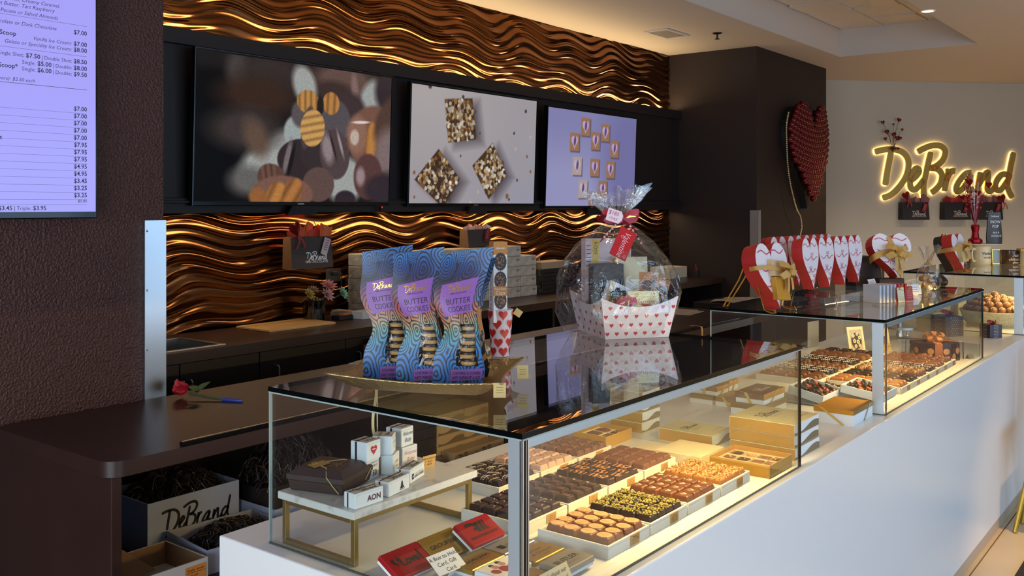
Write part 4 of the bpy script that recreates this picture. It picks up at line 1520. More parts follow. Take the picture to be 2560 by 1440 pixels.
def lidded(name, label, x, y, z, w_, d_, h, hl, lid, rib=(), logo=None, group=None, rz=0.0, body=BOXW, side=None):
    t = thing(name, label, 'candy box', (x, y, z), rz, group)
    MB().box(0.002, w_ - 0.002, 0.002, d_ - 0.002, 0, h - 0.004).build('base', body, t)
    m_ = MB().box(0, w_, 0, d_, h - hl, h)
    ml = [lid, logo or INK, side or lid]
    if side is not None:
        m_.m[2] = 2
    if logo is not None:
        m_.logo(T(0, 0, h + 0.0004), w_ * .55, 1, w_ * .52, d_ * .45, 0, 0.032, 4)
    m_.build('lid', ml, t, bevel=0.0008)
    m_ = MB()
    for k, (a, b) in enumerate(rib):
        # a band folded over the front-left or front-right corner
        if k == 0:
            m_.add([(-0.0008, d_ * a, 0), (-0.0008, d_ * a - 0.012, 0), (-0.0008, d_ * b - 0.012, h + 0.0008), (-0.0008, d_ * b, h + 0.0008)], [(0, 1, 2, 3)])
            m_.add([(-0.0008, d_ * b, h + 0.0008), (-0.0008, d_ * b - 0.012, h + 0.0008), (w_ * .10, d_ * 1.0 - 0.001, h + 0.0008), (w_ * .02, d_ * 1.0 - 0.001, h + 0.0008)], [(0, 1, 2, 3)])
        else:
            m_.add([(w_ * a, -0.0008, 0), (w_ * a + 0.010, -0.0008, 0), (w_ * b + 0.010, -0.0008, h + 0.0008), (w_ * b, -0.0008, h + 0.0008)], [(0, 1, 2, 3)])
            m_.add([(w_ * b, -0.0008, h + 0.0008), (w_ * b + 0.010, -0.0008, h + 0.0008), (w_ - 0.001, d_ * .20, h + 0.0008), (w_ - 0.001, d_ * .12, h + 0.0008)], [(0, 1, 2, 3)])
    if rib:
        m_.build('ribbon', RBN, t)
    return t


GLID = mat('gold_paper_lid', 'c98f2e', 0.42, 0.35)
GTAU = mat('taupe_gold_paper', '8a7340', 0.35, 0.4)
lidded('ribbon_box', 'large white box with a gold lid and diagonal ribbons in front of the dark post', 3.100, 1.003, CZ, 0.205, 0.132, 0.050, 0.015, GLID, ((0.30, 0.86), (0.52, 0.80)), side=GTAU)
lidded('ribbon_box', 'low gold lidded box behind the large ribboned box, under the brown lidded one', 3.050, 1.285, CZ, 0.200, 0.125, 0.038, 0.018, GTAU, (), RBN)
lidded('ribbon_box', 'white box with a brown lid lettered in white, lying on the gold lidded box', 3.058, 1.290, CZ + 0.0385, 0.185, 0.105, 0.036, 0.020, mat('bronze_brown_lid', '6f4f36', 0.35), ((0.5, 0.7), (0.30, 0.62)), WDRZ, side=GLID)
lidded('ribbon_box', 'gold lidded box with a chevron ribbon, right of the lower pair at the back', 3.125, 1.418, CZ, 0.150, 0.086, 0.032, 0.016, GTAU, ((0.4, 0.7),), None)
lidded('ribbon_box', 'gold lidded box at the far left of the lower pair at the back', 3.125, 1.512, CZ, 0.150, 0.094, 0.032, 0.016, GTAU, (), None)
lidded('ribbon_box', 'taupe lidded box lying on the lower pair at the back', 3.135, 1.500, CZ + 0.0325, 0.100, 0.112, 0.030, 0.016, GTAU, ((0.5, 0.5), (0.3, 0.6)), None, side=GLID)
lidded('ribbon_box', 'small white and gold box on the lower pair, right of the taupe one', 3.240, 1.500, CZ + 0.0325, 0.078, 0.10, 0.036, 0.018, GLID, ((0.5, 0.5), (0.3, 0.6)), None)

# ------------------------------------------------------------------ hammered dish with cookie bags on the nearest case
CT = 1.1945
rd = random.Random(21)
HAMMER = mat('hammered_champagne_metal', 'b49a6c', 0.36, metal=0.85, bump=(55, 0.5))
t = thing('serving_dish', 'square hammered champagne metal dish with upswept corners on the nearest case', 'dish', (1.486, 1.380, CT))
DC = [(-0.202, 0.101), (-0.066, -0.255), (0.204, -0.101), (0.066, 0.255)]       # left, near, right, back corners


def dish(u, v, off=0.0):
    a, b = 2 * u - 1, 2 * v - 1
    k = max(abs(a), abs(b))
    x = (DC[0][0] * (1 - u) + DC[1][0] * u) * (1 - v) + (DC[3][0] * (1 - u) + DC[2][0] * u) * v
    y = (DC[0][1] * (1 - u) + DC[1][1] * u) * (1 - v) + (DC[3][1] * (1 - u) + DC[2][1] * u) * v
    c = abs(a * b) ** 2
    pin = 1 - 0.10 * (1 - c) * k ** 3
    z = 0.002 + 0.027 * max(0, (k - 0.62) / 0.38) ** 1.6 + 0.012 * c
    return (x * pin, y * pin, z + off)


m_ = MB()
m_.grid(lambda u, v: dish(u, v, 0.003), 32, 32)
m_.grid(lambda u, v: dish(u, 1 - v, 0.0), 32, 32)
for e in range(4):
    pts = []
    for i in range(25):
        q = i / 24
        pts.append(dish(*((q, 0), (1, q), (1 - q, 1), (0, 1 - q))[e], 0.0015))
    m_.tube(pts, 0.0022, 6)
m_.build('dish', HAMMER, t, smooth=True, angle=180)

BAGM = mat('printed_bag', 'ffffff', 0.42, attr=True)
BAGL = mat('violet_label', '8a55a0', 0.45)
BAGL2 = mat('orange_label', 'e09030', 0.45)
FOILG = mat('gold_print', 'c8a04c', 0.25, 0.8)
CENT = [(.12, .92, .11, .070), (.62, .86, .15, .085), (.98, .95, .16, .07), (.30, .70, .10, .05), (.14, .56, .17, .105), (.70, .49, .16, .085), (.02, .31, .13, .07), (.62, .27, .22, .11), (.06, .09, .2, .10), (.95, .10, .16, .08), (.42, .99, .09, .04), (1.0, .70, .13, .08), (.35, .42, .18, .08), (.45, .12, .14, .09)]
GRAD = [(0.0, (62, 128, 205)), (.22, (66, 140, 214)), (.34, (84, 168, 196)), (.42, (140, 186, 160)), (.47, (214, 172, 116)), (.54, (226, 128, 84)), (.62, (206, 82, 76)), (.72, (142, 60, 88)), (.82, (58, 62, 118)), (.92, (52, 96, 168)), (1.0, (72, 140, 208))]


def bag_col(u, v, dark=(38, 36, 48)):
    vv = v - 0.06 * (u - .5)
    for (a, ca), (b, cb) in zip(GRAD, GRAD[1:]):
        if vv <= b:
            k = min(1, max(0, (vv - a) / (b - a)))
            c = [ca[i] + (cb[i] - ca[i]) * k for i in range(3)]
            break
    else:
        c = GRAD[-1][1]
    if u > .7 and v > .62:
        k = min(1, (u - .7) * 4)
        c = [c[i] + ((80, 150, 215)[i] - c[i]) * k * .7 for i in range(3)]
    best, bw = 9, None
    for (x, y, rx, ry) in CENT:
        w1 = 1 + .13 * math.sin(3 * math.atan2(v - y, (u - x) * .4) + x * 9)
        d = math.hypot((u - x) / rx, (v - y) / ry) * w1
        if d < best:
            best, bw = d, (x, y)
    if best > 1.85:
        return lin(tuple(q / 255 for q in dark))
    ring = (best * 2.7 + .30) % 1.0
    k = 1 if ring < 0.60 else 0
    c = [q * .84 for q in c] if k else dark
    return lin(tuple(min(255, q) / 255 for q in c))


COOK = mat('butter_cookie', 'c89a5c', 0.6)
COOKC = mat('chocolate_coating', '2e1c17', 0.35)


def cookie_mesh():
    m_ = MB()
    m_.lathe([(0.0, 0.0), (0.0165, 0.0), (0.0185, 0.003), (0.0185, 0.006), (0.0165, 0.0085)], 18, 0)
    m_.lathe([(0.0165, 0.0085), (0.0192, 0.0095), (0.0195, 0.0125), (0.0175, 0.015), (0.0, 0.0155)], 18, 1)
    return m_


def bag(label, x, y, z, rz, W, H, flip, lab, lab_m, lines, foot, cookies=True, dx=0.0, gcol=None, clab=None):
    """pinched stand-up bag; x = along the front, y = into the bag"""
    t = thing('cookie_bag', label, 'bag', (x, y, z), rz, 'butter cookie bags' if cookies else None)
    D = 0.040

    def Sf(u, v, off=0.0):
        pl = 0.021 * math.exp(-((v - .41) / .13) ** 2) - 0.007 * math.exp(-((v - .68) / .12) ** 2)
        pr = 0.012 * math.exp(-((v - .55) / .16) ** 2) - 0.010 * math.exp(-((v - .10) / .10) ** 2)
        xl, xr = pl + dx * v * v, W - pr + dx * v * v + 0.012 * max(0, v - .75) * 4
        xx = xl + (xr - xl) * u
        lean = D * 0.62 * v * v
        bulge = 0.008 * math.sin(PI * u) * math.sin(PI * min(1, v * 1.1)) + 0.004 * math.sin(7 * v + 3 * u + flip)
        return (xx, lean - bulge - off, v * H + 0.010 * (u - .4) * max(0, v - .6) * 4)

    def Bk(u, v):
        p = Sf(u, v)
        q = D * (1 - v) ** 0.8 + 0.002 + 0.62 * D * v * v
        return (p[0], max(q, p[1] + 0.002), p[2])
    win = (0.46, 0.90, 0.150, 0.465)
    inw = lambda u, v: cookies and win[0] < u < win[1] and win[2] < v < win[3]
    cf = gcol or bag_col
    m_ = MB()
    m_.grid(Sf, 130, 300, 0, None, cf, skip=inw)
    m_.grid(lambda u, v: Bk(1 - u, v), 12, 40, 0, None, lambda u, v: cf(1 - u, v))
    for s in (0, 1):
        def side(u, v, s=s):
            a, b = Sf(s, v), Bk(s, v)
            k = u if s else 1 - u
            p = [a[i] + (b[i] - a[i]) * k for i in range(3)]
            p[0] += (-1 if s else 1) * 0.010 * math.sin(PI * k) * (1 - v)
            return tuple(p)
        m_.grid(side, 8, 60, 0, None, lambda u, v, s=s: cf(.3 + .5 * u if s else .5 * u, min(1, v + .07)))
    m_.add([(0, 0, 0.0005), (W, 0, 0.0005), (W, D, 0.0005), (0, D, 0.0005)], [(3, 2, 1, 0)])
    m_.build('bag', BAGM, t, smooth=True, angle=180)

    def on(vf, s, u0, v0, mm, mi, off=0.0012, sy=None, tilt=0.0):
        """wrap a flat outline on the bag's front"""
        vs = []
        for p in vf[0]:
            a, b = p[0] * s, p[1] * (sy or s)
            a, b = a * math.cos(tilt) - b * math.sin(tilt), a * math.sin(tilt) + b * math.cos(tilt)
            vs.append(Sf(u0 + a / W, v0 + b / H, off))
        mm.add(vs, vf[1], mi)
    lb = MB()
    u0, u1, v0, v1 = lab
    tl = 0.10
    lb.grid(lambda u, v: Sf(u0 + (u1 - u0) * u, v0 + (v1 - v0) * v + tl * (u - .5) * (u1 - u0) * .6, 0.0008), 12, 12, 0)
    th = 0.10
    lw = (u1 - u0) * W
    on(logo2d(0.03, 4), lw * .66, u0 + (u1 - u0) * .18, v1 - .058, lb, 1, 0.0013, None, th)
    tx = text2d('FINE CHOCOLATES')
    on(tx, lw * .46 / tx[2], u0 + (u1 - u0) * .30, v1 - .096, lb, 2, 0.0013, None, th)
    on(([(0, 0), (lw * .86, 0), (lw * .86, .0005), (0, .0005)], [(0, 1, 2, 3)]), 1, u0 + (u1 - u0) * .08, v1 - .108, lb, 2, 0.0013, None, th)
    for i, s in enumerate(lines):
        tx = text2d(s, -0.008)
        on(tx, min(0.0165, lw * .74 / tx[2]), u0 + (u1 - u0) * (.20 + .02 * i), v0 + (.068 if i == 0 else .012), lb, 2, 0.0013, 0.0165, th)
    lb.build('label', [lab_m, FOILG, INK], t)
    if foot:
        lb = MB()
        lb.grid(lambda u, v: Sf(.34 + .62 * u, .035 + .085 * v + .015 * u, 0.0008), 10, 4, 0)
        for i, s in enumerate(('CONTAINS 12 COOKIES', 'NET WEIGHT 6 OZ')):
            tx = text2d(s, 0.004)
            on(tx, .54 * W / tx[2], .38, .085 - i * .035, lb, 2, 0.0013, 0.0085, .02)
        lb.build('weight_label', [lab_m, FOILG, INK], t)
    if cookies:
        fm = MB()
        fm.grid(lambda u, v: Sf(win[0] + (win[1] - win[0]) * u, win[2] + (win[3] - win[2]) * v, 0.0006), 12, 24)
        fm.build('window', FILM, t, smooth=True, angle=180)
        M = Matrix.Translation((x, y, z)) @ Matrix.Rotation(rz, 4, 'Z')
        global COOKIE
        n = 6
        for i in range(n):
            v = win[2] + (win[3] - win[2]) * (i + .02) / n
            p = Sf(.715, v + .02)
            w_ = M @ Vector((p[0], p[1] + 0.0205, v * H))
            if COOKIE is None:
                COOKIE = cookie_mesh().build('butter_cookie', [COOK, COOKC], smooth=True, angle=50)
                o = COOKIE
            else:
                o = COOKIE.copy()
                COL.objects.link(o)
            tag(o, clab, 'cookie', clab)
            place(o, w_, rd.uniform(0, 6))
            o.scale = (1, 1, (win[3] - win[2]) * H / n / 0.0158)
    return t


COOKIE = None
RZB = math.radians(-52)
BL = (0.14, 0.86, 0.535, 0.775)
bag('blue and red swirl cookie bag, farthest left of the three front bags', 1.402, 1.491, CT + 0.0055, RZB, 0.098, 0.284, 0.0, BL, BAGL, ('BUTTER', 'COOKIES'), True, clab='chocolate dipped cookie behind the window of the left cookie bag', dx=-0.006)
bag('blue and red swirl cookie bag in the middle of the three front bags', 1.419, 1.409, CT + 0.0055, RZB, 0.097, 0.281, 1.7, BL, BAGL, ('BUTTER', 'COOKIES'), True, clab='chocolate dipped cookie behind the window of the middle cookie bag', dx=-0.010)
bag('blue and red swirl cookie bag with a shining window, nearest right of the three', 1.462, 1.345, CT + 0.0055, RZB, 0.099, 0.282, 3.1, BL, BAGL, ('BUTTER', 'COOKIES'), True, clab='chocolate dipped cookie behind the window of the right cookie bag', dx=0.018)


def orange_col(u, v):
    if v > .62:
        return bag_col(u, v)
    s = math.sin(u * 21 + 4 * math.sin(v * 17)) + math.sin(v * 55 + 3 * math.sin(u * 9))
    return lin((.86, .52, .16)) if s > 0.1 or .42 < v < .60 else lin((.14, .12, .14))


bag('orange labelled pretzel bag standing behind the right cookie bag', 1.531, 1.374, CT + 0.0055, RZB, 0.088, 0.255, 2.0, (0.10, 0.95, 0.42, 0.60), BAGL2, ('CARAMEL', 'PRETZELS'), False, False, 0.012, orange_col)
bag('orange labelled pretzel bag standing behind the middle cookie bag', 1.494, 1.452, CT + 0.0055, RZB, 0.080, 0.250, 0.6, (0.10, 0.95, 0.42, 0.60), BAGL2, ('CARAMEL', 'PRETZELS'), False, False, -0.01, orange_col)
# price cards clipped to the dish
for lb, x, y, rz in (('small gold price card clipped to the near corner of the dish', 1.415, 1.128, -0.9), ('small gold price card clipped to the right edge of the dish', 1.600, 1.212, -0.75)):
    t = thing('price_card', lb, 'card', (x, y, CT + 0.016), rz, None, rx=-0.12)
    m_ = MB().box(-0.012, 0.012, 0, 0.0006, 0.0, 0.028)
    for i in range(3):
        m_.box(-0.007, 0.007, -0.0004, 0, 0.019 - i * 0.005, 0.0198 - i * 0.005, 1)
    m_.build('card', [mat('pale_gold_card', 'c9ab6c', 0.4, 0.3), CARDI], t)

# ------------------------------------------------------------------ heart cup with a tall carton
HCUP = mat('cup_white', 'e9e0ee', 0.4)
HRED = mat('cup_heart_red', 'c2201f', 0.35)
HRIM = mat('cup_heart_pink', 'f0b9bd', 0.4)


def cone_pt(a, h, r0, r1, H, off=0.0):
    r = r0 + (r1 - r0) * h / H + off
    return (r * math.cos(a), r * math.sin(a), h)


t = thing('paper_cup', 'white paper cup printed with red hearts behind the dish', 'cup', (1.885, 1.500, CT))
m_ = MB()
r0, r1, H = 0.0225, 0.032, 0.118
m_.lathe([(0, 0.001), (r0, 0.001), (r1, H), (r1 + 0.0015, H + 0.001), (r1 - 0.001, H + 0.002), (r0 - 0.0015, 0.004), (0, 0.004)], 36, 0)
k = 0
for row in range(5):
    for c in range(5):
        a0 = 2 * PI * (c + .5 * (row % 2)) / 5 + 0.35
        h0 = 0.012 + row * 0.0235
        sz = 0.0245
        for s, mi, off in ((1.16, 2, 0.0004), (1.0, 1, 0.0007)):
            rr = r0 + (r1 - r0) * h0 / H
            pts = [cone_pt(a0 + q[0] * sz * s * .95 / rr + 0.1 * math.sin(row), min(max(h0 + (q[1] - .5) * sz * s, 0.002), H - 0.0005), r0, r1, H, off) for q in heart_pts(18)]
            cc = cone_pt(a0 + 0.1 * math.sin(row), h0, r0, r1, H, off)
            m_.add(pts + [cc], [((i + 1) % 18, i, 18) for i in range(18)], mi)
m_.build('cup', [HCUP, HRED, HRIM], t, smooth=True, angle=60)
t = thing('tall_carton', 'tall white carton with peanut butter cups and an orange top, standing in the heart cup', 'carton', (1.876, 1.500, CT + 0.010), -0.62)
m_ = MB().box(-0.018, 0.018, -0.020, 0.020, 0.078, 0.250, 0).box(-0.0183, 0.0183, -0.0203, 0.0203, 0.250, 0.282, 1)
PB = mat('peanut_cup', '3b2115', 0.45)
PBN = mat('peanut_bit', 'c98d50', 0.5)
F = frame((0.0, -0.0206, 0), (1, 0, 0), (0, 0, 1))
for cz in (0.135, 0.185, 0.232):
    n = 36
    m_.add([((0.0155 + 0.0008 * (i % 2)) * math.cos(2 * PI * i / n), cz + (0.0222 + 0.001 * (i % 2)) * math.sin(2 * PI * i / n), 0.0) for i in range(n)], [tuple(range(n))], 2, F)
    for _ in range(26):
        a, r = rd.uniform(0, 2 * PI), math.sqrt(rd.random()) * .72
        x, y = 0.0155 * r * math.cos(a), cz + 0.0222 * r * math.sin(a)
        m_.add([(x - .0009, y - .0018, .0002), (x + .0009, y - .0012, .0002), (x + .0007, y + .0018, .0002), (x - .0007, y + .0014, .0002)], [(0, 1, 2, 3)], 3, F)
m_.box(-0.0178, 0.0178, 0.146, 0.170, 0.0003, 0.0005, 1, F)
m_.text('Peanut Butter', F, 0.0085, 4, 'c', 0.0, 0, 0, 0.161, 0.0008, fit=0.031)
m_.text('Cups', F, 0.012, 4, 'c', 0.0, 0, 0, 0.1495, 0.0008)
m_.text('DEBRAND', F, 0.0055, 4, 'c', 0.02, 0, 0, 0.264, 0.0001)
G = frame((-0.0186, 0.004, 0), (0, 0, -1), (0, -1, 0))
m_.text('CHOCOLATES FOR', G, 0.013, 5, 'l', 0, 0, -0.235, -0.004, 0.0, fit=0.14)
m_.build('carton', [PAPER, mat('orange_print', 'c98430', 0.45), PB, PBN, PAPER, INK], t)
t = thing('price_card', 'small bronze price card tilted on the rim of the heart cup', 'card', (1.921, 1.478, CT + 0.106), -0.75)
MB().box(-0.004, 0.016, -0.0006, 0, -0.008, 0.010, 0, T(0, 0, 0.005, 0, 0, 0.6)).build('card', MATS['pale_gold_card'], t)

# ------------------------------------------------------------------ Valentine basket in cellophane
BO, BRZ = (2.298, 1.445), math.radians(-36)
BM = Matrix.Translation((BO[0], BO[1], CT)) @ Matrix.Rotation(BRZ, 4, 'Z')


def BW(x, y, z=0.0):
    return tuple(BM @ Vector((x, y, z)))


HPRINT = mat('heart_print', 'c22a48', 0.45)
BASKW = mat('white_basket_board', 'ece4ea', 0.5)
t = thing('gift_basket', 'white board basket printed with small red hearts on the nearest case', 'basket', BW(0, 0), BRZ)
m_ = MB()
W0, D0, HB, FL = 0.198, 0.225, 0.092, 0.016


def bk(u, s, h):
    """point on the outside of wall s at share u, height h"""
    f = FL * h / HB
    c = [(-f, -f), (W0 + f, -f), (W0 + f, D0 + f), (-f, D0 + f)]
    a, b = c[s], c[(s + 1) % 4]
    return (a[0] + (b[0] - a[0]) * u, a[1] + (b[1] - a[1]) * u, h)


for s in range(4):
    hl = 0.118 if s in (1, 3) else 0.088

    def wall(u, v, s=s, ins=0.0):
        hh = HB * (1.0 + 0.32 * (abs(2 * u - 1) ** 2.2)) * v
        p = bk(u, s, hh)
        return p
    m_.grid(wall, 14, 4, 0)
    c = Vector((W0 / 2, D0 / 2, 0))
    m_.grid(lambda u, v, s=s: tuple(Vector(wall(1 - u, v)) + (c - Vector(wall(1 - u, v))) * Vector((1, 1, 0)).length * 0 + (Vector((c.x, c.y, wall(1 - u, v)[2])) - Vector(wall(1 - u, v))).normalized() * 0.002), 14, 4, 0)
m_.add([(0, 0, 0.001), (W0, 0, 0.001), (W0, D0, 0.001), (0, D0, 0.001)], [(0, 1, 2, 3), (3, 2, 1, 0)], 0)
for s, L_ in ((0, W0), (1, D0), (2, W0), (3, D0)):
    dirs = ((1, 0), (0, 1), (-1, 0), (0, -1))[s]
    nrm = ((0, -1), (1, 0), (0, 1), (-1, 0))[s]
    n = 7 if s in (0, 2) else 5
    for r in range(4):
        for i in range(n):
            u = (i + .5 + (.25 if r % 2 else -.25)) / n
            h = 0.014 + r * 0.025
            if h > HB * (0.93 + 0.3 * abs(2 * u - 1) ** 2.2):
                continue
            p = bk(u, s, h)
            tl = FL / HB
            F = frame((p[0] + nrm[0] * .0006, p[1] + nrm[1] * .0006, p[2]), (*dirs, 0), (nrm[0] * tl, nrm[1] * tl, 1))
            m_.heart(F, 0.0125, 0.0125, 1)
m_.build('basket', [BASKW, HPRINT], t)


def inb(name, label, cat, x, y, z, rz=0.0, rx=0.0):
    o = thing(name, label, cat, BW(x - 0.022, y + 0.012, z), BRZ + rz, None, rx=rx)
    return o


TIS = mat('red_tissue', 'c93650', 0.6)
t = inb('tissue_paper', 'crumpled red tissue paper in the front of the heart basket', 'tissue', 0.115, 0.030, 0.076)
rr = random.Random(4)
m_ = MB()
for i in range(3):
    ph = rr.uniform(0, 6)
    m_.grid(lambda u, v, i=i, ph=ph: ((u - .5) * .15, (v - .5) * .05 + .006 * math.sin(20 * u + ph), .030 * math.sin(PI * u) * (0.6 + .4 * math.sin(13 * u + 7 * v + ph)) + 0.012 * math.sin(17 * v + 9 * u + ph) + i * .004), 22, 10)
m_.build('tissue', TIS, t, smooth=False)
t = inb('black_box', 'plain black box standing at the back left of the heart basket', 'box', 0.032, 0.110, 0.06)
MB().cbox(0, 0.098, 0, 0.040, 0, 0.148, 0.001).build('box', mat('charcoal_board', '2b2a31', 0.5), t)
t = inb('rose_box', 'pale box with rose pink prints and gold lettering ROSE behind the black box', 'box', 0.028, 0.166, 0.06)
m_ = MB().box(0, 0.150, 0, 0.035, 0, 0.222, 0)
F = frame((0, -0.0004, 0), (1, 0, 0), (0, 0, 1))
m_.box(0.022, 0.044, 0.10, 0.220, 0, 0.0002, 1, F)
m_.text('ROSE', frame((0.027, -0.0008, 0.212), (0, 0, -1), (1, 0, 0)), 0.017, 2, 'l', 0, 0, 0, 0, 0)
for i in range(6):
    m_.box(0.003, 0.018, 0.14 + i * 0.012, 0.142 + i * 0.012, 0, 0.0003, 2, F)
for i in range(5):
    a = rr.uniform(.06, .13)
    m_.flat(ribbon2d([(a, .10 + i * .022), (a + .02, .115 + i * .02), (a + .01, .13 + i * .02), (a - .012, .12 + i * .022)], .0022, 5), F, 3, z=0.0003)
m_.build('box', [mat('blush_board', 'd9c2c8', 0.5), mat('yellow_gold_panel', 'd9b24a', 0.4, 0.2), INK, PINKF], t)
t = inb('cream_box', 'large cream box with a gold side at the back right of the heart basket', 'box', 0.116, 0.128, 0.085, 0.0, -0.08)
m_ = MB().box(0, 0.104, 0, 0.030, 0, 0.142, 0)
m_.m[5] = 1
m_.build('box', [LIDC, GSIDE], t)
t = inb('pretzel_carton', 'white and gold carton with dark silhouettes leaning in the heart basket', 'carton', 0.034, 0.040, 0.080, 0.18, -0.12)
m_ = MB().box(0, 0.075, 0, 0.025, 0, 0.092, 0, T(0, 0, 0, 0, 0, 0.42))
M = T(0, 0, 0, 0, 0, 0.42)
F = M @ frame((0, -0.0005, 0), (1, 0, 0), (0, 0, 1))
m_.box(0.0, 0.016, 0.0, 0.092, 0, 0.0002, 1, F)
for x, y in ((.030, .020), (.036, .045), (.030, .068), (.048, .030), (.050, .058)):
    m_.add([(x + .010 * math.cos(a * PI / 7), y + .011 * math.sin(a * PI / 7) * (1 + .3 * (a % 2)), .0003) for a in range(14)], [tuple(range(14))], 2, F)
m_.build('carton', [PAPER, mat('pale_gold_panel', 'd9c492', 0.4), INK], t)
t = inb('truffle_pack', 'black wrapped truffle pack with a gold heart outline in the heart basket', 'pack', 0.060, 0.026, 0.072, 0.1, -0.05)
m_ = MB().cbox(0, 0.048, 0, 0.012, 0, 0.062, 0.002)
hp = [(0.026 + q[0] * .026, -0.0012, .012 + q[1] * .036) for q in heart_pts(24)]
m_.tube(hp, 0.0008, 5, 1, None, True)
m_.build('pack', [mat('black_wrap', '1d1b1c', 0.25), FOILG], t)
t = inb('valentine_card', 'pale yellow card with red Valentine script in the front of the basket', 'card', 0.100, 0.004, 0.072, 0.0, -0.06)
m_ = MB().box(0, 0.098, 0, 0.004, 0, 0.062, 0)
F = frame((0, -0.0004, 0), (1, 0, 0), (0, 0, 1))
m_.text('Valentine', F, 0.026, 1, 'c', -0.01, 0.4, 0.050, 0.022, fit=0.082)
for x in (0.027, 0.080):
    m_.tube([(x + q[0] * .010, .045 + q[1] * .010, 0) for q in heart_pts(14)], 0.0005, 4, 1, F, True)
m_.build('card', [mat('butter_yellow_card', 'f0e2a2', 0.5), mat('red_script', 'b52c2c', 0.5)], t)
POU = mat('brown_pouch', 'b5783c', 0.4)
for lb, x, y, z, rz, ry in (('brown pouch picturing a peanut cluster, upper left of the three pouches', .146, .034, .130, 0, .05), ('brown pouch picturing a peanut cluster, tilted at the right edge', .182, .022, .120, 0, .34), ('brown pouch picturing a peanut cluster, lowest of the three', .168, .022, .070, 0, -.04)):
    t = inb('candy_pouch', lb, 'pouch', x, y, z, rz, -0.05)
    M = T(0, 0, 0, 0, 0, ry)
    m_ = MB(M)
    m_.grid(lambda u, v: (.046 * u, -.006 * math.sin(PI * u) * math.sin(PI * v), .058 * v), 8, 10, 0)
    m_.grid(lambda u, v: (.046 * (1 - u), .001 + .005 * math.sin(PI * u) * math.sin(PI * v), .058 * v), 8, 10, 0)
    F = frame((0.023, -0.0072, 0.020), (1, 0, 0), (0, 0, 1))
    n = 26
    m_.add([((.017 + .001 * (i % 2)) * math.cos(2 * PI * i / n), (.014 + .001 * (i % 2)) * math.sin(2 * PI * i / n), 0) for i in range(n)], [tuple(range(n))], 1, F)
    for _ in range(16):
        a, r = rr.uniform(0, 6.3), math.sqrt(rr.random()) * .7
        px_, py_ = .017 * r * math.cos(a), .014 * r * math.sin(a)
        m_.add([(px_ - .0016, py_ - .0012, .0003), (px_ + .0016, py_ - .0008, .0003), (px_ + .0012, py_ + .0014, .0003), (px_ - .0012, py_ + .001, .0003)], [(0, 1, 2, 3)], 2, F)
    m_.text('Peanut', F, .010, 3, 'c', 0, .3, 0.002, .020, .0004, fit=.030)
    m_.build('pouch', [POU, PB, PBN, WDRZ], t, smooth=False)
# clear wrap, gathered and fanned above
t = thing('cellophane_wrap', 'clear cellophane wrap gathered above the heart basket', 'wrap', BW(0.066, 0.070), BRZ)
m_ = MB()
prof = [(0.002, 0.80), (0.03, 0.90), (0.075, 0.99), (0.125, 1.02), (0.175, 0.98), (0.225, 0.86), (0.275, 0.62), (0.315, 0.33), (0.342, 0.085)]
ns = 22
rr = random.Random(9)
jit = [[rr.uniform(-.05, .05) for _ in range(ns)] for _ in prof]
v, f = [], []
for i, (z, k) in enumerate(prof):
    for a in range(ns):
        an = 2 * PI * a / ns
        rx_, ry_ = 0.190, 0.118
        q = k * (1 + jit[i][a] * (1 if 0 < i < len(prof) - 1 else .3))
        # flatter toward the front
        yy = math.sin(an)
        v.append((rx_ * q * math.cos(an) * (1.0 - .10 * (yy < 0) * abs(yy)), ry_ * q * yy - 0.004 + 0.005 * (1 - k), z + jit[i][a] * .05))
for i in range(len(prof) - 1):
    for a in range(ns):
        b = (a + 1) % ns
        f.append((i * ns + a, i * ns + b, (i + 1) * ns + b, (i + 1) * ns + a))
m_.add(v, f)
m_.build('pouch', CELLO, t, smooth=False)
m_ = MB()
ns = 46
for layer in range(2):
    v, f = [], []
    for i, (z, k) in enumerate(((0.342, .014), (0.362, .030), (0.392, .058), (0.430 - layer * .012, .088 - layer * .02))):
        for a in range(ns):
            an = 2 * PI * a / ns
            pl = 1 + (0.16 * (1 if a % 2 else -1) + rr.uniform(-.07, .07)) * min(1, i * .6)
            v.append((k * pl * 1.12 * math.cos(an), k * pl * .55 * math.sin(an), z + (rr.uniform(-.016, .016) if i == 3 else 0) + .012 * math.cos(an) * i / 3))
    for i in range(3):
        for a in range(ns):
            b = (a + 1) % ns
            f.append((i * ns + a, i * ns + b, (i + 1) * ns + b, (i + 1) * ns + a))
    m_.add(v, f)
m_.build('fan', CELLO, t, smooth=False)
# bow, tags and glitter heart at the neck
RIBR = mat('red_printed_ribbon', 'b81f33', 0.4)
t = thing('ribbon_bow', 'red printed ribbon bow tied round the cellophane neck', 'bow', BW(0.066, 0.060, 0.342), BRZ)
m_ = MB()


def strip(mm, pts, wd, m=0, ax=(0, 0, 1)):
    c = catmull(pts, 6)
    A = Vector(ax) * wd / 2
    v = []
    for p in c:
        v += [p + A, p - A]
    mm.add(v, [(2 * i, 2 * i + 1, 2 * i + 3, 2 * i + 2) for i in range(len(c) - 1)], m)


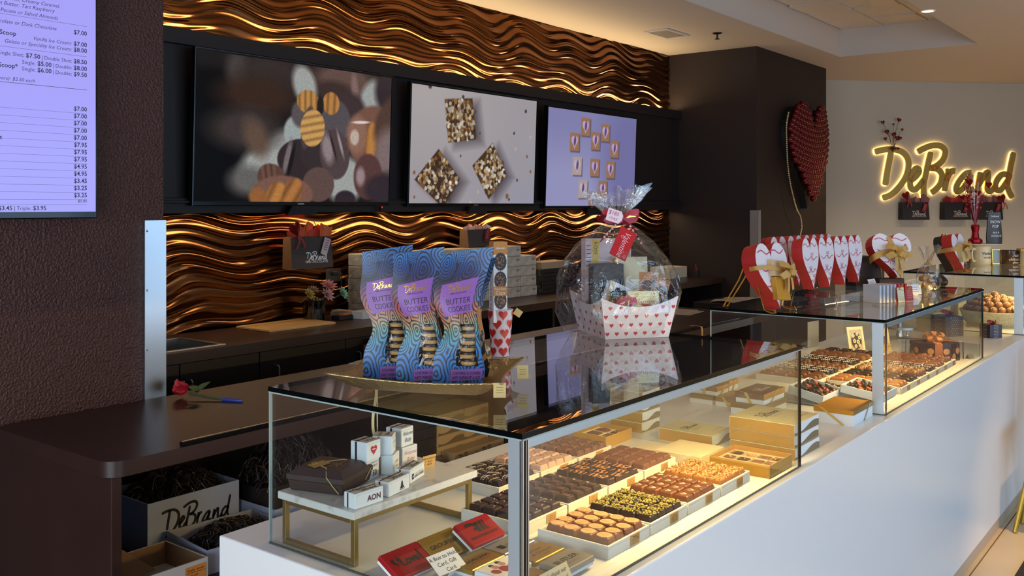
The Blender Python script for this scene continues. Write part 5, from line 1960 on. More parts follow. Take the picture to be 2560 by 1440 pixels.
for sx in (-1, 1):
    strip(m_, [(0, -.012, .004), (sx * .025, -.022, .020), (sx * .052, -.020, .022), (sx * .056, -.012, .006), (sx * .03, -.010, -.004), (0, -.012, 0)], .017, 0, (.2 * sx, 0, 1))
    strip(m_, [(0, -.012, 0), (sx * .02, -.024, -.014), (sx * .045, -.034, -.040), (sx * (.078 if sx < 0 else .062), -.046, -.062 if sx < 0 else -.085)], .020, 0, (.55 * sx * -1, -.2, .8))
strip(m_, [(-.012, -.016, -.006), (0, -.020, 0), (.012, -.016, .006)], .018, 0)
for i in range(5):
    a = i / 5
    m_.heart(frame((-.022 - .05 * a, -.0275 - .020 * a, -.018 - .040 * a), (.75, .1, .6), (-.6, -.15, .75)), .009, .009, 1)
    m_.heart(frame((.024 + .035 * a, -.029 - .018 * a, -.020 - .060 * a), (.5, .05, -.8), (.8, -.1, .5)), .008, .008, 1)
m_.build('bow', [RIBR, mat('pink_heart_print', 'f3c4c8', 0.5)], t)
t = thing('gift_tag', 'glossy red Valentine tag hanging from the bow of the basket', 'tag', BW(0.050, -0.010, 0.272), BRZ, None, rx=-0.2)
M = T(0, 0, 0, 0, 0, 0.50)
m_ = MB(M)
m_.box(-.026, .026, 0, .004, -.042, .048, 0)
F = frame((0, -.0004, 0), (0, 0, -1), (1, 0, 0))
m_.text('Valentine', F, .026, 1, 'c', -.005, .3, .002, -.006, 0, fit=.075)
m_.tube([(-.020 + q[0] * .009, -.016 + q[1] * .009, 0) for q in heart_pts(12)], .0005, 4, 1, F, True)
m_.tube([(.032 + q[0] * .009, .012 + q[1] * .009, 0) for q in heart_pts(12)], .0005, 4, 1, F, True)
m_.build('tag', [mat('glossy_red_card', 'c11a22', 0.2), mat('pink_script', 'f0c6cc', 0.5)], t)
t = thing('price_tag', 'pale pink handwritten $185 price tag on the red bow', 'tag', BW(0.020, -0.016, 0.352), BRZ)
m_ = MB(T(0, 0, 0, 0, 0, 0.30))
m_.prism([(-.023, -.016), (.018, -.016), (.026, -.004), (.026, .010), (.018, .020), (-.023, .020)], 0, .0008, 0, frame((0, 0, 0), (1, 0, 0), (0, 0, 1)))
F = frame((0, -.0012, 0), (1, 0, 0), (0, 0, 1))
m_.text('$185', F, .016, 1, 'l', .0, .1, -.019, .004)
m_.text('+TAX', F, .011, 1, 'l', .0, .1, -.015, -.010)
m_.build('tag', [mat('pink_card', 'f2d5dc', 0.5), mat('magenta_ink', 'b53a62', 0.5)], t)
GLIT = mat('red_glitter', '8f0f1a', 0.28, 0.6, bump=(600, 0.8))


def heart3d(mm, c, s, dpt, m=0, M=None, n=24, rot=0.0, axis='y'):
    """pillowy heart in the xz plane"""
    P = heart_pts(n)
    for sg in (-1, 1):
        v = [(0, sg * dpt, 0.05 * s)]
        for k, w_ in ((.55, .8), (.85, .45), (1.0, 0.0)):
            for q in P:
                v.append((q[0] * s * k, sg * dpt * w_, (q[1] - .52) * s * k + .05 * s * (1 - k)))
        f = []
        for i in range(n):
            j = (i + 1) % n
            f.append((0, 1 + j, 1 + i) if sg > 0 else (0, 1 + i, 1 + j))
            for r in range(2):
                a, b = 1 + r * n + i, 1 + r * n + j
                q = (a, b, b + n, a + n)
                f.append(q if sg > 0 else q[::-1])
        L = Matrix.Translation(c) @ Matrix.Rotation(rot, 4, 'Y')
        mm.add(v, f, m, L if M is None else M @ L)
    return mm


t = thing('glitter_heart', 'small red glitter heart beside the red bow of the basket', 'ornament', BW(-0.012, 0.004, 0.345), BRZ)
heart3d(MB(), (0, 0, 0), .028, .007, rot=-.3).build('heart', GLIT, t, smooth=True)

# ------------------------------------------------------------------ heart boxes on the middle case
CT2 = 1.188
rh = random.Random(31)
HSIDE = mat('red_heart_box_side', 'c2302c', 0.4)
HSIDE2 = mat('deep_red_heart_side', 'a5282a', 0.4)
HLID = mat('white_heart_lid', 'f0e4e6', 0.4)
HRIB = mat('rose_ribbon_print', 'c8566a', 0.5)
ORGZ = glass_mat('gold_organza', (0.93, 0.72, 0.34), 1.2, 0.9, 0.5, 0.35)
ORGS = mat('gold_organza_ribbon', 'c99a4c', 0.5)
CHOCBOX = mat('brown_velvet_box', '2a1c18', 0.7)


def heart_box(label, x, y, z, rz, lean, w_, h_, dep, group=None, base=HSIDE, printed=True, roll=0.0):
    """heart shaped box standing on its tip; front faces -y"""
    t = thing('heart_box', label, 'heart box', (x, y, z), rz, group, rx=lean)
    P = [(q[0] * w_, q[1] * h_) for q in heart_pts(40)]
    F = frame((0, 0, 0), (1, 0, 0), (0, 0, 1), (0, -1, 0)) @ Matrix.Rotation(roll, 4, 'Z')
    MB().prism([(p[0] * .98, p[1] * .98 + h_ * .01) for p in P][::-1], -dep, -dep * .45, 0, F).build('base', base, t)
    m_ = MB().prism(P[::-1], -dep * .55, 0, 0, F, cap=1)
    if True:
        m_.m[-len(P) - 2] = 0
        m_.m[-len(P) - 1] = 1
    m_.flat(([(p[0], p[1]) for p in P], [tuple(range(len(P) - 1, -1, -1))]), F, 1, 1, 0, 0, 0.0004)
    if printed:
        s = w_
        for k, yy in enumerate((.86, .60, .36, .16)):
            ww = (.42, .40, .27, .10)[k]
            pts = [(-ww * s + ww * 2 * s * i / 6, h_ * (yy + .035 * math.sin(i * 2.2 + k * 1.7)), 0) for i in range(7)]
            m_.flat(ribbon2d([p[:2] for p in pts], .011 * s * 2, 4), F, 2, 1, 0, 0, 0.0008)
        for bx, by in ((.06, .66), (-.08, .40), (.10, .24)):
            for sg in (-1, 1):
                m_.flat(ribbon2d([(bx * s, by * h_), (bx * s + sg * .05 * s, by * h_ + .05 * h_), (bx * s + sg * .085 * s, by * h_ + .01 * h_), (bx * s, by * h_)], .012 * s, 4), F, 2, 1, 0, 0, 0.0009)
                m_.flat(ribbon2d([(bx * s, by * h_), (bx * s + sg * .03 * s, by * h_ - .07 * h_), (bx * s + sg * .05 * s, by * h_ - .12 * h_)], .011 * s, 4), F, 2, 1, 0, 0, 0.0009)
    m_.build('lid', [HSIDE, HLID, HRIB], t)
    return t


def bow(mm, c, s, m=0, M=None, tails=True):
    for a in (0.5, 2.5, 3.7, 5.6):
        p = [(0, 0, 0)]
        for q in (.5, 1.0, .9, .4):
            dy = -.35 * math.sin(q * PI) * s
            p.append((math.cos(a) * s * q + (.25 * s * math.sin(a) if q in (.9, .4) else 0), dy - .1 * s, math.sin(a) * s * q * .8))
        p.append((0, -.05 * s, 0))
        L = Matrix.Translation(c)
        sub = MB(L if M is None else M @ L)
        strip(sub, p, s * .42, 0, (-math.sin(a), -.25, math.cos(a)))
        mm.add(sub.v, sub.f, m)
    if tails:
        for a in (-1.9, -1.1):
            sub = MB((Matrix.Translation(c)) if M is None else M @ Matrix.Translation(c))
            strip(sub, [(0, -.1 * s, 0), (.5 * s * math.cos(a), -.2 * s, .6 * s * math.sin(a)), (.8 * s * math.cos(a), -.1 * s, 1.5 * s * math.sin(a))], s * .3, 0, (1, 0, .3))
            mm.add(sub.v, sub.f, m)


# acrylic riser
t = thing('acrylic_riser', 'clear acrylic block under the row of white heart boxes', 'riser', (3.52, 1.245, CT2), -0.06)
MB().box(0, 0.60, 0, 0.21, 0, 0.042).build('block', ACRYL, t, bevel=0.001)
names = ('leftmost', 'second from left', 'third from left', 'rightmost')
for i, (x, y) in enumerate(((3.590, 1.340), (3.743, 1.332), (3.896, 1.324), (4.049, 1.316))):
    heart_box(names[i] + ' of the four front white heart boxes on the acrylic block', x, y - 0.028, CT2 + 0.0655, -0.05, -0.10, 0.150, 0.200, 0.045, 'white ribbon print heart boxes')
for i, (x, y) in enumerate(((3.560, 1.425), (3.713, 1.417), (3.866, 1.409), (4.019, 1.401))):
    heart_box(names[i] + ' of the four heart boxes standing in the second row behind', x, y, CT2 + 0.0655, -0.05, -0.10, 0.150, 0.204, 0.045, 'white ribbon print heart boxes', HSIDE2)
# large heart on an easel
t = heart_box('large red heart box with gold bars strapped on its lid, leaning on a gold easel', 3.338, 1.345, CT2 + 0.012, -0.12, -0.20, 0.225, 0.245, 0.060)
m_ = MB()
m_.box(-0.055, 0.035, -0.020, -0.001, 0.115, 0.175, 0, T(0, 0, 0, 0, 0, 0.12))
m_.box(-0.045, 0.045, -0.022, -0.001, 0.030, 0.112, 1, T(0, 0, 0, 0, 0, 0.12))
m_.build('strapped_bars', [mat('cream_bar', 'd9b98a', 0.4), mat('gold_bar_wrap', 'd0962e', 0.35, 0.3)], t, bevel=0.001)
m_ = MB()
strip(m_, [(-0.115, 0.03, 0.155), (-0.113, -0.003, 0.155), (-0.05, -0.023, 0.150), (0.03, -0.024, 0.135), (0.10, -0.003, 0.12)], 0.016)
strip(m_, [(0.03, -0.024, 0.135), (0.02, -0.026, 0.08), (0.005, -0.006, 0.01)], 0.012, 0, (1, 0, 0))
bow(m_, (0.035, -0.030, 0.135), 0.055)
m_.build('organza_ribbon', ORGS, t)


def easel(label, x, y, z, rz, s):
    t = thing('gold_easel', label, 'easel', (x, y, z), rz)
    for sx in (-1, 1):
        m_ = MB()
        pts = [(sx * .075 * s, -.055 * s, .004 * s), (sx * .072 * s, -.05 * s, .014 * s), (sx * .07 * s, -.005 * s, .012 * s), (sx * .05 * s, .055 * s, .17 * s), (sx * .03 * s, .075 * s, .22 * s)]
        m_.tube(pts, .0028 * s, 6)
        m_.tube([(sx * .075 * s, -.055 * s, .004 * s), (sx * .08 * s, -.04 * s, .003 * s), (sx * .072 * s, -.005 * s, .010 * s)], .0025 * s, 6)
        m_.build('front_leg', GOLD, t, smooth=True)
    MB().tube([(-.03 * s, .075 * s, .22 * s), (-.018 * s, .13 * s, .11 * s), (-.015 * s, .20 * s, .003 * s), (.015 * s, .20 * s, .003 * s), (.018 * s, .13 * s, .11 * s), (.03 * s, .075 * s, .22 * s)], .0028 * s, 6).build('rear_leg', GOLD, t, smooth=True)
    return t


easel('twisted gold easel under the large red heart box nearest the corner', 3.338, 1.375, CT2, -0.12, 1.0)
t = thing('acrylic_tag_holder', 'small tilted white card holder in front of the acrylic block', 'card holder', (3.56, 1.215, CT2), 0.5)
MB().box(-.013, .013, -.0006, .0006, -.013, .013, 0, T(0, 0, .018, 0, 0, PI / 4)).box(-.010, .010, 0, .010, 0, .0012).build('holder', mat('blush_card', 'e8cfc6', 0.4), t)
t = thing('sign_card', 'small white price card by the last heart box on the block', 'card', (4.00, 1.215, CT2 + 0.0645), -0.1, None, rx=-0.4)
m_ = MB().box(-.035, .035, 0, .001, 0, .022)
for i in range(2):
    m_.box(-.024, .024, -.0004, 0, .013 - i * .006, .0142 - i * .006, 1)
m_.build('card', [PAPER, HRIB], t)
# slim bars standing in a row: silver then red then cream tags
SPINE = mat('silver_spine', 'd0ccd0', 0.3, 0.4)
t0 = None
for i in range(8):
    nm = ('silver', 'red')[i > 4]
    m_ = MB().cbox(0, .012, 0, .075, 0, .072, .001)
    o = m_.build('standing_bar', SPINE if i <= 4 else HSIDE)
    tag(o, ('upright silver wrapped bar in the row right of the heart boxes', 'upright red wrapped bar behind the cream tag')[i > 4], 'chocolate bar', ('silver bars standing in a row', 'red bars standing in a row')[i > 4])
    place(o, (3.86 + i * .0215, 1.145 - i * .008, CT2), -0.25)
for lb, x, y, c in (('cream tag with looped gold string in front of the upright bars', 3.935, 1.095, 'cream_tag'), ('red tag with looped gold string beside the cream tag', 4.02, 1.085, 'red_tag')):
    t = thing('hang_tag', lb, 'tag', (x, y, CT2), -0.3, None, rx=-0.12)
    m_ = MB().box(0, .045, 0, .0015, 0, .060, 0)
    for i in range(5):
        m_.flat(ribbon2d([(.006, .048 - i * .009), (.02, .051 - i * .009), (.038, .047 - i * .009)], .0012, 3), frame((0, -.0004, 0), (1, 0, 0), (0, 0, 1)), 1)
    m_.build('card', [mat(c, 'e9dcb0' if c[0] == 'c' else 'c23a32', 0.45), RBN], t)
    MB().tube([(.01, -.001, .05), (.004, -.012, .066), (.024, -.014, .072), (.014, -.003, .055), (.03, -.01, .045)], .0012, 5).build('string', FOILG, t)
# second heart group on a dark block
t = thing('dark_block', 'dark brown display block behind the ribboned heart box', 'riser', (4.37, 1.40, CT2), -0.35)
MB().cbox(0, .20, 0, .13, 0, .150, .002).build('block', CHOCBOX, t)
t = heart_box('white heart box with a wide gold organza bow, right of the row', 4.455, 1.245, CT2 + .065, -0.66, -.28, .205, .205, .055)
m_ = MB()
strip(m_, [(-.095, .05, .085), (-.10, -.002, .095), (-.03, -.005, .115), (.05, -.005, .105), (.10, -.002, .10)], .030)
strip(m_, [(-.01, -.003, .185), (.005, -.006, .12), (.015, -.004, .01)], .026, 0, (1, 0, 0))
bow(m_, (.005, -.012, .112), .062)
m_.build('organza_bow', ORGS, t)
easel('gold easel holding the ribboned white heart box', 4.455, 1.262, CT2, -0.66, .8)
t = thing('dark_block', 'low brown box under the tip of the ribboned heart box', 'riser', (4.40, 1.235, CT2), -0.66)
MB().cbox(-.06, .07, .035, .10, 0, .058, .002).build('block', CHOCBOX, t)
t = thing('sign_card', 'white hexagonal price card below the ribboned heart box', 'card', (4.33, 1.135, CT2 + .001), -0.5, None, rx=-.35)
m_ = MB().prism([(-.036, 0), (.036, 0), (.042, .022), (.032, .046), (-.032, .046), (-.042, .022)], 0, .001, 0, frame((0, 0, 0), (1, 0, 0), (0, 0, 1), (0, -1, 0)))
for i in range(3):
    m_.box(-.022, .022, -.0016, -.0012, .030 - i * .009, .0314 - i * .009, 1)
m_.build('card', [PAPER, HRIB], t)


def cello_bag(label, x, y, z, s, rz=0.0):
    t = thing('cellophane_bag', label, 'gift bag', (x, y, z), rz)
    rr = random.Random(int(x * 100))
    ns = 16

    def rings(lst):
        v, f = [], []
        for i, (zz, k) in enumerate(lst):
            for a in range(ns):
                an = 2 * PI * a / ns
                q = k * (1 + rr.uniform(-.12, .12) + (.18 * (1 if a % 2 else -1) if zz > .6 else 0))
                v.append((s * q * math.cos(an), s * q * .7 * math.sin(an), s * (zz + (rr.uniform(-.06, .06) if i == len(lst) - 1 else 0))))
        for i in range(len(lst) - 1):
            for a in range(ns):
                b = (a + 1) % ns
                f.append((i * ns + a, i * ns + b, (i + 1) * ns + b, (i + 1) * ns + a))
        return v, f
    m_ = MB()
    m_.add(*rings(((0.01, .34), (.2, .40), (.45, .30), (.58, .09))))
    m_.build('pouch', CELLO, t)
    m_ = MB()
    m_.add(*rings(((.58, .07), (.66, .12), (.85, .24), (1.0, .34))))
    m_.build('fan', CELLO, t)
    m_ = MB()
    for _ in range(14):
        m_.sphere((rr.uniform(-.2, .2) * s, rr.uniform(-.13, .13) * s, rr.uniform(.08, .3) * s), .07 * s, 0, None, 8, 6)
    m_.build('sweets', mat('caramel_sweets', 'b98a4a', 0.4), t, smooth=True)['kind'] = 'stuff'
    MB().tube([(.09 * s * math.cos(a * PI / 8), .065 * s * math.sin(a * PI / 8), .58 * s) for a in range(16)], .02 * s, 6, closed=True).build('tie', ORGS, t, smooth=True)
    m_ = MB().box(.02 * s, .20 * s, -.16 * s, -.15 * s, .30 * s, .60 * s, 0, T(0, 0, 0, 0, 0, .15))
    m_.build('label_card', mat('buff_card', 'e3cf9a', .5), t)
    return t


cello_bag('small cellophane bag of sweets with a fanned top right of the ribboned heart', 4.66, 1.165, CT2, .20)
t = thing('candy_dome', 'small dark wrapped dome of candy beside the cellophane bag', 'candy', (4.80, 1.15, CT2))
m_ = MB()
for i in range(9):
    a = i * 2.4
    m_.sphere((.035 * math.cos(a) * (i / 9), .03 * math.sin(a) * (i / 9), .022 + .02 * (1 - i / 9)), .022, 0, None, 10, 7)
m_.build('candy', mat('dark_foil', '3a2a20', .2, .4), t, smooth=True)

# ------------------------------------------------------------------ rows of chocolates in the middle case
ROW1 = [('caramel bars', 'bar', CARA), ('dark bars', 'bar', DARK), ('truffle domes', 'dome', MILK), ('drizzled dark squares', 'driz', DARK2), ('milk fingers', 'bar', MILK), ('small milk cubes', 'cube', MILK)]
ROW2 = [('milk logs', 'bar', MILK2), ('nibbed dark logs', 'driz', DARK), ('milk cubes', 'cube', MILK), ('drizzled dark logs', 'driz', DARK2), ('large milk logs', 'big', MILK2), ('dark fingers', 'bar', DARK2)]


def sweet(kind, mm):
    m_ = MB()
    if kind == 'dome':
        m_.lathe([(0.0205, 0), (0.0205, .010), (.018, .019), (.011, .026), (.0001, .0285)], 16)
        for i in range(5):
            a = -.7 + i * .35
            pts = [(.019 * math.sin(t_) * .98, a * .022, .0 + .012 + .0165 * math.cos(t_) * math.cos(a)) for t_ in (-1.2, -.6, 0, .6, 1.2)]
            m_.tube(pts, .0007, 4, 1)
        return m_, [mm, GOLDS], True
    if kind == 'big':
        m_.cbox(-.018, .018, -.030, .030, 0, .024, .006)
        return m_, [mm], False
    w_, d_, h = {'bar': (.013, .027, .018), 'driz': (.015, .021, .018), 'cube': (.014, .014, .019)}[kind]
    m_.cbox(-w_, w_, -d_, d_, 0, h, .004, draft=.002)
    if kind == 'driz':
        for i in range(4):
            y = -d_ * .7 + i * d_ * .45
            m_.tube([(-w_ * .9, y, h * .9), (-w_ * .4, y + .004, h + .0006), (w_ * .4, y - .002, h + .0006), (w_ * .9, y + .003, h * .9)], .0008, 4, 1)
    else:
        m_.flat(ribbon2d([(-w_ * .6, 0), (0, .002), (w_ * .6, 0)], .004, 3), T(0, 0, h + .0004), 1)
    return m_, [mm, WDRZ if kind == 'driz' else mm], False


for ri, (rows, y0, x0) in enumerate(((ROW1, 1.030, 3.738), (ROW2, 1.332, 3.700))):
    for ci, (nm, kind, mm) in enumerate(rows):
        x = x0 + ci * .1435
        w_, d_ = .139, (.285 if ri == 0 else .265)
        where = 'front' if ri == 0 else 'back'
        tray('long white tray of %s in the %s row of the middle case' % (nm, where), x, y0, w_, d_, .024, .68)
        m_, ms, sm = sweet(kind, mm)
        base = m_.build('truffle' if kind == 'dome' else 'chocolate_piece', ms, smooth=sm, angle=60)
        lb = ('one of the %s lined up in the %s row of the middle case' % (nm, where))
        first = True
        nx = 3
        ny = {'bar': 4, 'big': 4, 'driz': 5, 'cube': 6, 'dome': 5}[kind] + (1 if ri == 0 else 0)
        for i in range(nx):
            for j in range(ny):
                if kind == 'big' and i == 2:
                    continue
                o = base if first else base.copy()
                if not first:
                    COL.objects.link(o)
                first = False
                tag(o, lb, 'chocolate', lb)
                px_ = x + w_ * ((i + .5) / (2 if kind == 'big' else nx))
                place(o, (px_ + rh.uniform(-.001, .001), y0 + .012 + (d_ - .020) * (j + .5) / ny, CZ + .0174), rh.uniform(-.05, .05))

# bark trays leaning at the near end
BARKO = mat('candied_orange_strip', 'c8643a', .4)


def bark(label, x, y, z, rx, w_, d_):
    t = thing('bark_box', label, 'candy box', (x, y, z), 0, None, rx=rx)
    m_ = MB().box(0, w_, 0, d_, 0, .004)
    h = .030
    m_.box(0, w_, 0, .003, .004, h).box(0, w_, d_ - .003, d_, .004, h).box(0, .003, .003, d_ - .003, .004, h).box(w_ - .003, w_, .003, d_ - .003, .004, h)
    m_.build('box', BOXW, t, bevel=.0006)
    r = random.Random(int(x * 1000))
    MB().box(.004, w_ - .004, .004, d_ - .004, .004, .012).build('paper_liner', PAPER, t)
    for i in range(7):
        for j in range(7):
            L_ = .046
            cx, cy = .018 + (w_ - .036) * i / 6, .014 + (d_ - .028) * j / 6
            a = .55 + r.uniform(-.25, .25)
            k = r.random() < .5
            m_ = MB(T(cx, cy, .0125 + .004 * ((i + j) % 3), a))
            m_.cbox(-L_ / 2, L_ * .05, -.0045, .0045, 0, .009, .0016, 0 if k else 1)
            m_.cbox(L_ * .05, L_ / 2, -.0042, .0042, .0004, .0086, .0016, 1)
            v = [(min(max(p[0], .0035), w_ - .0035), min(max(p[1], .0035), d_ - .0035), p[2]) for p in m_.v]
            m_.v = v
            m_.build('orange_strip', [BARKO, DARK], t)
    return t


bark('white box of chocolate dipped orange strips, left of the pair at the case end', 3.360, 1.200, CZ + .003, .21, .195, .130)
bark('white box of chocolate dipped orange strips, right of the pair behind the corner post', 3.492, 1.045, CZ + .003, .14, .185, .150)
for o in list(S.objects):
    if o.name.startswith('bark_box') and abs(o.location.x - 3.492) < 1e-4:
        o.location.x = 3.52
        o.location.y = 1.040
for k, (x, y) in enumerate(((3.640, 1.232), (3.658, 1.262), (3.675, 1.292))):
    m_, ms, sm = sweet('dome', DARK)
    tag(place(m_.build('loose_truffle', ms, smooth=True, angle=60), (x, y, CZ + .0002)), 'loose dark truffle in a short row between the two orange strip boxes', 'chocolate', 'loose dark truffles')

# chocolate cake box with a bow
t = thing('chocolate_cake', 'dark chocolate cake with orange dots and a caramel bow in the middle case', 'cake', (4.728, 1.155, CZ))
n = 10
m_ = MB()


def ring(z, k):
    return [(.122 * k * math.cos(2 * PI * (i + .5) / n), .112 * k * math.sin(2 * PI * (i + .5) / n), z) for i in range(n)]


v = ring(0, 1) + ring(.066, .97) + ring(.066, 1.0) + ring(.080, .98)
f = [tuple(range(n - 1, -1, -1)), tuple(range(3 * n, 4 * n))]
for r in range(3):
    for i in range(n):
        f.append((r * n + i, r * n + (i + 1) % n, (r + 1) * n + (i + 1) % n, (r + 1) * n + i))
m_.add(v, f)
CKO = mat('caramel_dot', 'c98a4e', .45)
for i in range(n):
    a = 2 * PI * (i + 1.0) / n
    for dz, da in ((.022, -.12), (.046, .13)):
        c = Vector((.1185 * .995 * math.cos(a + da) * .985, .1085 * .995 * math.sin(a + da) * .985, dz))
        nn = Vector((math.cos(a), math.sin(a), 0))
        F = frame(c + nn * .002, (-math.sin(a), math.cos(a), 0), (0, 0, 1), nn)
        m_.add([(.0145 * math.cos(q * PI / 9), .0145 * math.sin(q * PI / 9), 0) for q in range(18)], [tuple(range(18))], 1, F)
m_.build('cake', [mat('glossy_cake_chocolate', '2b1c16', .22), CKO], t)
CAR = mat('caramel_band', 'a5673a', .4)
m_ = MB()
for a in (0.4, 0.4 + PI / 2):
    d = Vector((math.cos(a), math.sin(a), 0))
    sd = Vector((-math.sin(a), math.cos(a), 0))
    pts = [d * -.126, d * -.124 + Vector((0, 0, .082)), d * .124 + Vector((0, 0, .082)), d * .126]
    for p, q in zip(pts, pts[1:]):
        m_.add([p + sd * .016, p - sd * .016, q - sd * .016, q + sd * .016], [(0, 1, 2, 3)])
m_.build('bands', CAR, t)
m_ = MB()
for i in range(9):
    a = i * 2 * PI / 9 * 1.0 + .3
    hgt = .090 + (.018 if i % 3 == 0 else .0)
    rr_ = .030 if i % 3 else .012
    pts = []
    for q in range(11):
        an = 2 * PI * q / 10
        pts.append((rr_ + .017 + .017 * math.cos(an), 0, hgt + .014 * math.sin(an)))
    sub = MB(T(0, 0, 0, a))
    strip(sub, pts, .022, 0, (0, 1, 0))
    m_.add(sub.v, sub.f)
m_.build('bow_curls', CAR, t, smooth=True, angle=180)
t = thing('price_card', 'small grey tent card on the case floor right of the cake', 'card', (4.80, 1.005, CZ), -.4)
m_ = MB().add([(-.02, 0, 0), (.02, 0, 0), (.02, .012, .022), (-.02, .012, .022), (.02, .024, 0), (-.02, .024, 0)], [(0, 1, 2, 3), (3, 2, 4, 5)])
mb_ = MB()
mb_.add([(-.02, 0, 0), (.02, 0, 0), (.02, .012, .022), (-.02, .012, .022), (.02, .024, 0), (-.02, .024, 0)], [(0, 1, 2, 3), (3, 2, 4, 5)])
mb_.build('card', mat('grey_tent_card', '8f8670', .5), t)
for lb, x, y, kind in (('cream framed card picturing a flower cake at the far end of the case', 4.60, 1.505, 0), ('cream framed card picturing a ribboned cake, right of the flower one', 4.735, 1.425, 1)):
    t = thing('picture_card', lb, 'picture card', (x, y, CZ), -.45, None, rx=-.18)
    W_, H_ = .105, .128
    m_ = MB().box(0, W_, 0, .006, 0, H_, 0)
    F = frame((0, -.0006, 0), (1, 0, 0), (0, 0, 1))
    m_.box(.014, W_ - .014, .016, H_ - .014, 0, .0002, 1, F)
    if kind == 0:
        m_.add([(W_ / 2 + .034 * math.cos(q * PI / 10), .060 + .040 * math.sin(q * PI / 10), .0004) for q in range(20)], [tuple(range(20))], 2, F)
        for fx, fy, fr in ((.035, .085, .009), (.060, .092, .008), (.075, .075, .009), (.040, .060, .010), (.063, .055, .010), (.045, .035, .009), (.070, .038, .008)):
            for p in range(5):
                a = p * 2 * PI / 5
                m_.add([(fx + fr * .6 * math.cos(a) + fr * .5 * math.cos(q * PI / 4), fy + fr * .6 * math.sin(a) + fr * .5 * math.sin(q * PI / 4), .0006) for q in range(8)], [tuple(range(8))], 0, F)
            m_.add([(fx + fr * .3 * math.cos(q * PI / 4), fy + fr * .3 * math.sin(q * PI / 4), .0008) for q in range(8)], [tuple(range(8))], 2, F)
    else:
        m_.box(.024, .082, .022, .066, .0002, .0004, 3, F)
        m_.add([(W_ / 2 + .030 * math.cos(q * PI / 10), .066 + .010 * math.sin(q * PI / 10), .0005) for q in range(20)], [tuple(range(20))], 2, F)
        m_.add([(W_ / 2 + .016 * math.cos(q * PI / 10), .082 + .012 * math.sin(q * PI / 10), .0006) for q in range(20)], [tuple(range(20))], 3, F)
    m_.build('card', [mat('cream_frame', 'ecdfae', .45), mat('pale_picture', 'c9b49a', .5), mat('cake_brown', '3c2a1c', .5), mat('cake_caramel', '7c4a30', .5)], t)
t = thing('fudge_stack', 'stack of pale caramel fudge slabs beside the picture cards', 'fudge', (4.72, 1.385, CZ), -.1)
m_ = MB()
for i in range(3):
    m_.cbox(.004 * i, .09 + .003 * i, 0, .05, .0005 + i * .0125, .0120 + i * .0125, .002)
m_.build('slabs', mat('pale_fudge', 'd9b878', .5), t)

# ------------------------------------------------------------------ between the middle and far case
DOTB = mat('plum_box', '33222a', .4)
DOTW = mat('white_dot', 'e6dcd6', .5)
for lb, x, y, s, rz in (('small plum box with white dots and a red bow on the counter', 5.600, 1.085, .078, -.65), ('larger plum box with white dots and a red bow behind the small one', 5.515, 1.290, .118, -.65)):
    t = thing('gift_box', lb, 'gift box', (x, y, CZ), rz)
    m_ = MB().cbox(0, s, 0, s, 0, s * .92, .0015)
    for fc in range(2):
        F = frame((0, -.0005, 0), (1, 0, 0), (0, 0, 1)) if fc == 0 else frame((-.0005, s, 0), (0, -1, 0), (0, 0, 1))
        for i in range(4):
            for j in range(9):
                x_, y_ = s * (.34 + .10 * i + .05 * (j % 2)), s * (.06 + j * .10)
                m_.add([(x_ + s * .022 * math.cos(q * PI / 4), y_ + s * .022 * math.sin(q * PI / 4), 0) for q in range(8)], [tuple(range(8))], 1, F)
    m_.build('box', [DOTB, DOTW], t)
    m_ = MB()
    bow(m_, (s / 2, s / 2, s * .96), s * .42, 0, None, False)
    bow(m_, (s / 2, s / 2, s * 1.02), s * .30, 0, Matrix.Translation((s / 2, s / 2, 0)) @ Matrix.Rotation(1.4, 4, 'Z') @ Matrix.Translation((-s / 2, -s / 2, 0)), False)
    m_.build('bow', mat('red_mesh_bow', '9c3038', .5), t)
t = thing('cake_stand', 'two tier brushed silver cake stand at the back of the counter gap', 'cake stand', (5.30, 1.47, CZ))
MB().lathe([(0, 0), (.07, 0), (.07, .006), (.02, .012), (.014, .04), (.014, .05), (.085, .055), (.085, .066), (.0, .066)], 32).build('lower_tier', STEEL, t, smooth=True, angle=40)
MB().lathe([(.012, .066), (.012, .160), (.135, .166), (.140, .172), (.140, .182), (.0, .182)], 36).build('upper_tier', STEEL, t, smooth=True, angle=40)
MB().tube([(.085, -.01, .058), (.108, -.012, .060), (.110, -.012, .030), (.106, -.012, .004)], .005, 8).build('handle', STEEL, t, smooth=True)
t = thing('acrylic_stand', 'pale clear stand with a tray of buttery popcorn behind the dotted boxes', 'stand', (5.775, 1.42, CZ), -.2)
MB().cbox(-.095, .055, -.05, .05, 0, .100, .002).build('block', mat('frosted_stand', 'cfc29a', .25), t)
MB().cbox(-.11, .075, -.06, .06, .101, .108, .002).build('plate', mat('cream_plate', 'e2d5b0', .3), t)
m_ = MB()
for i in range(150):
    m_.sphere((rh.uniform(-.085, .055), rh.uniform(-.045, .045), .114 + rh.uniform(0, .062)), rh.uniform(.007, .012), 0, T(0, 0, 0), 6, 5)
m_.build('popcorn', mat('butter_popcorn', 'd9c06a', .6), t)['kind'] = 'stuff'

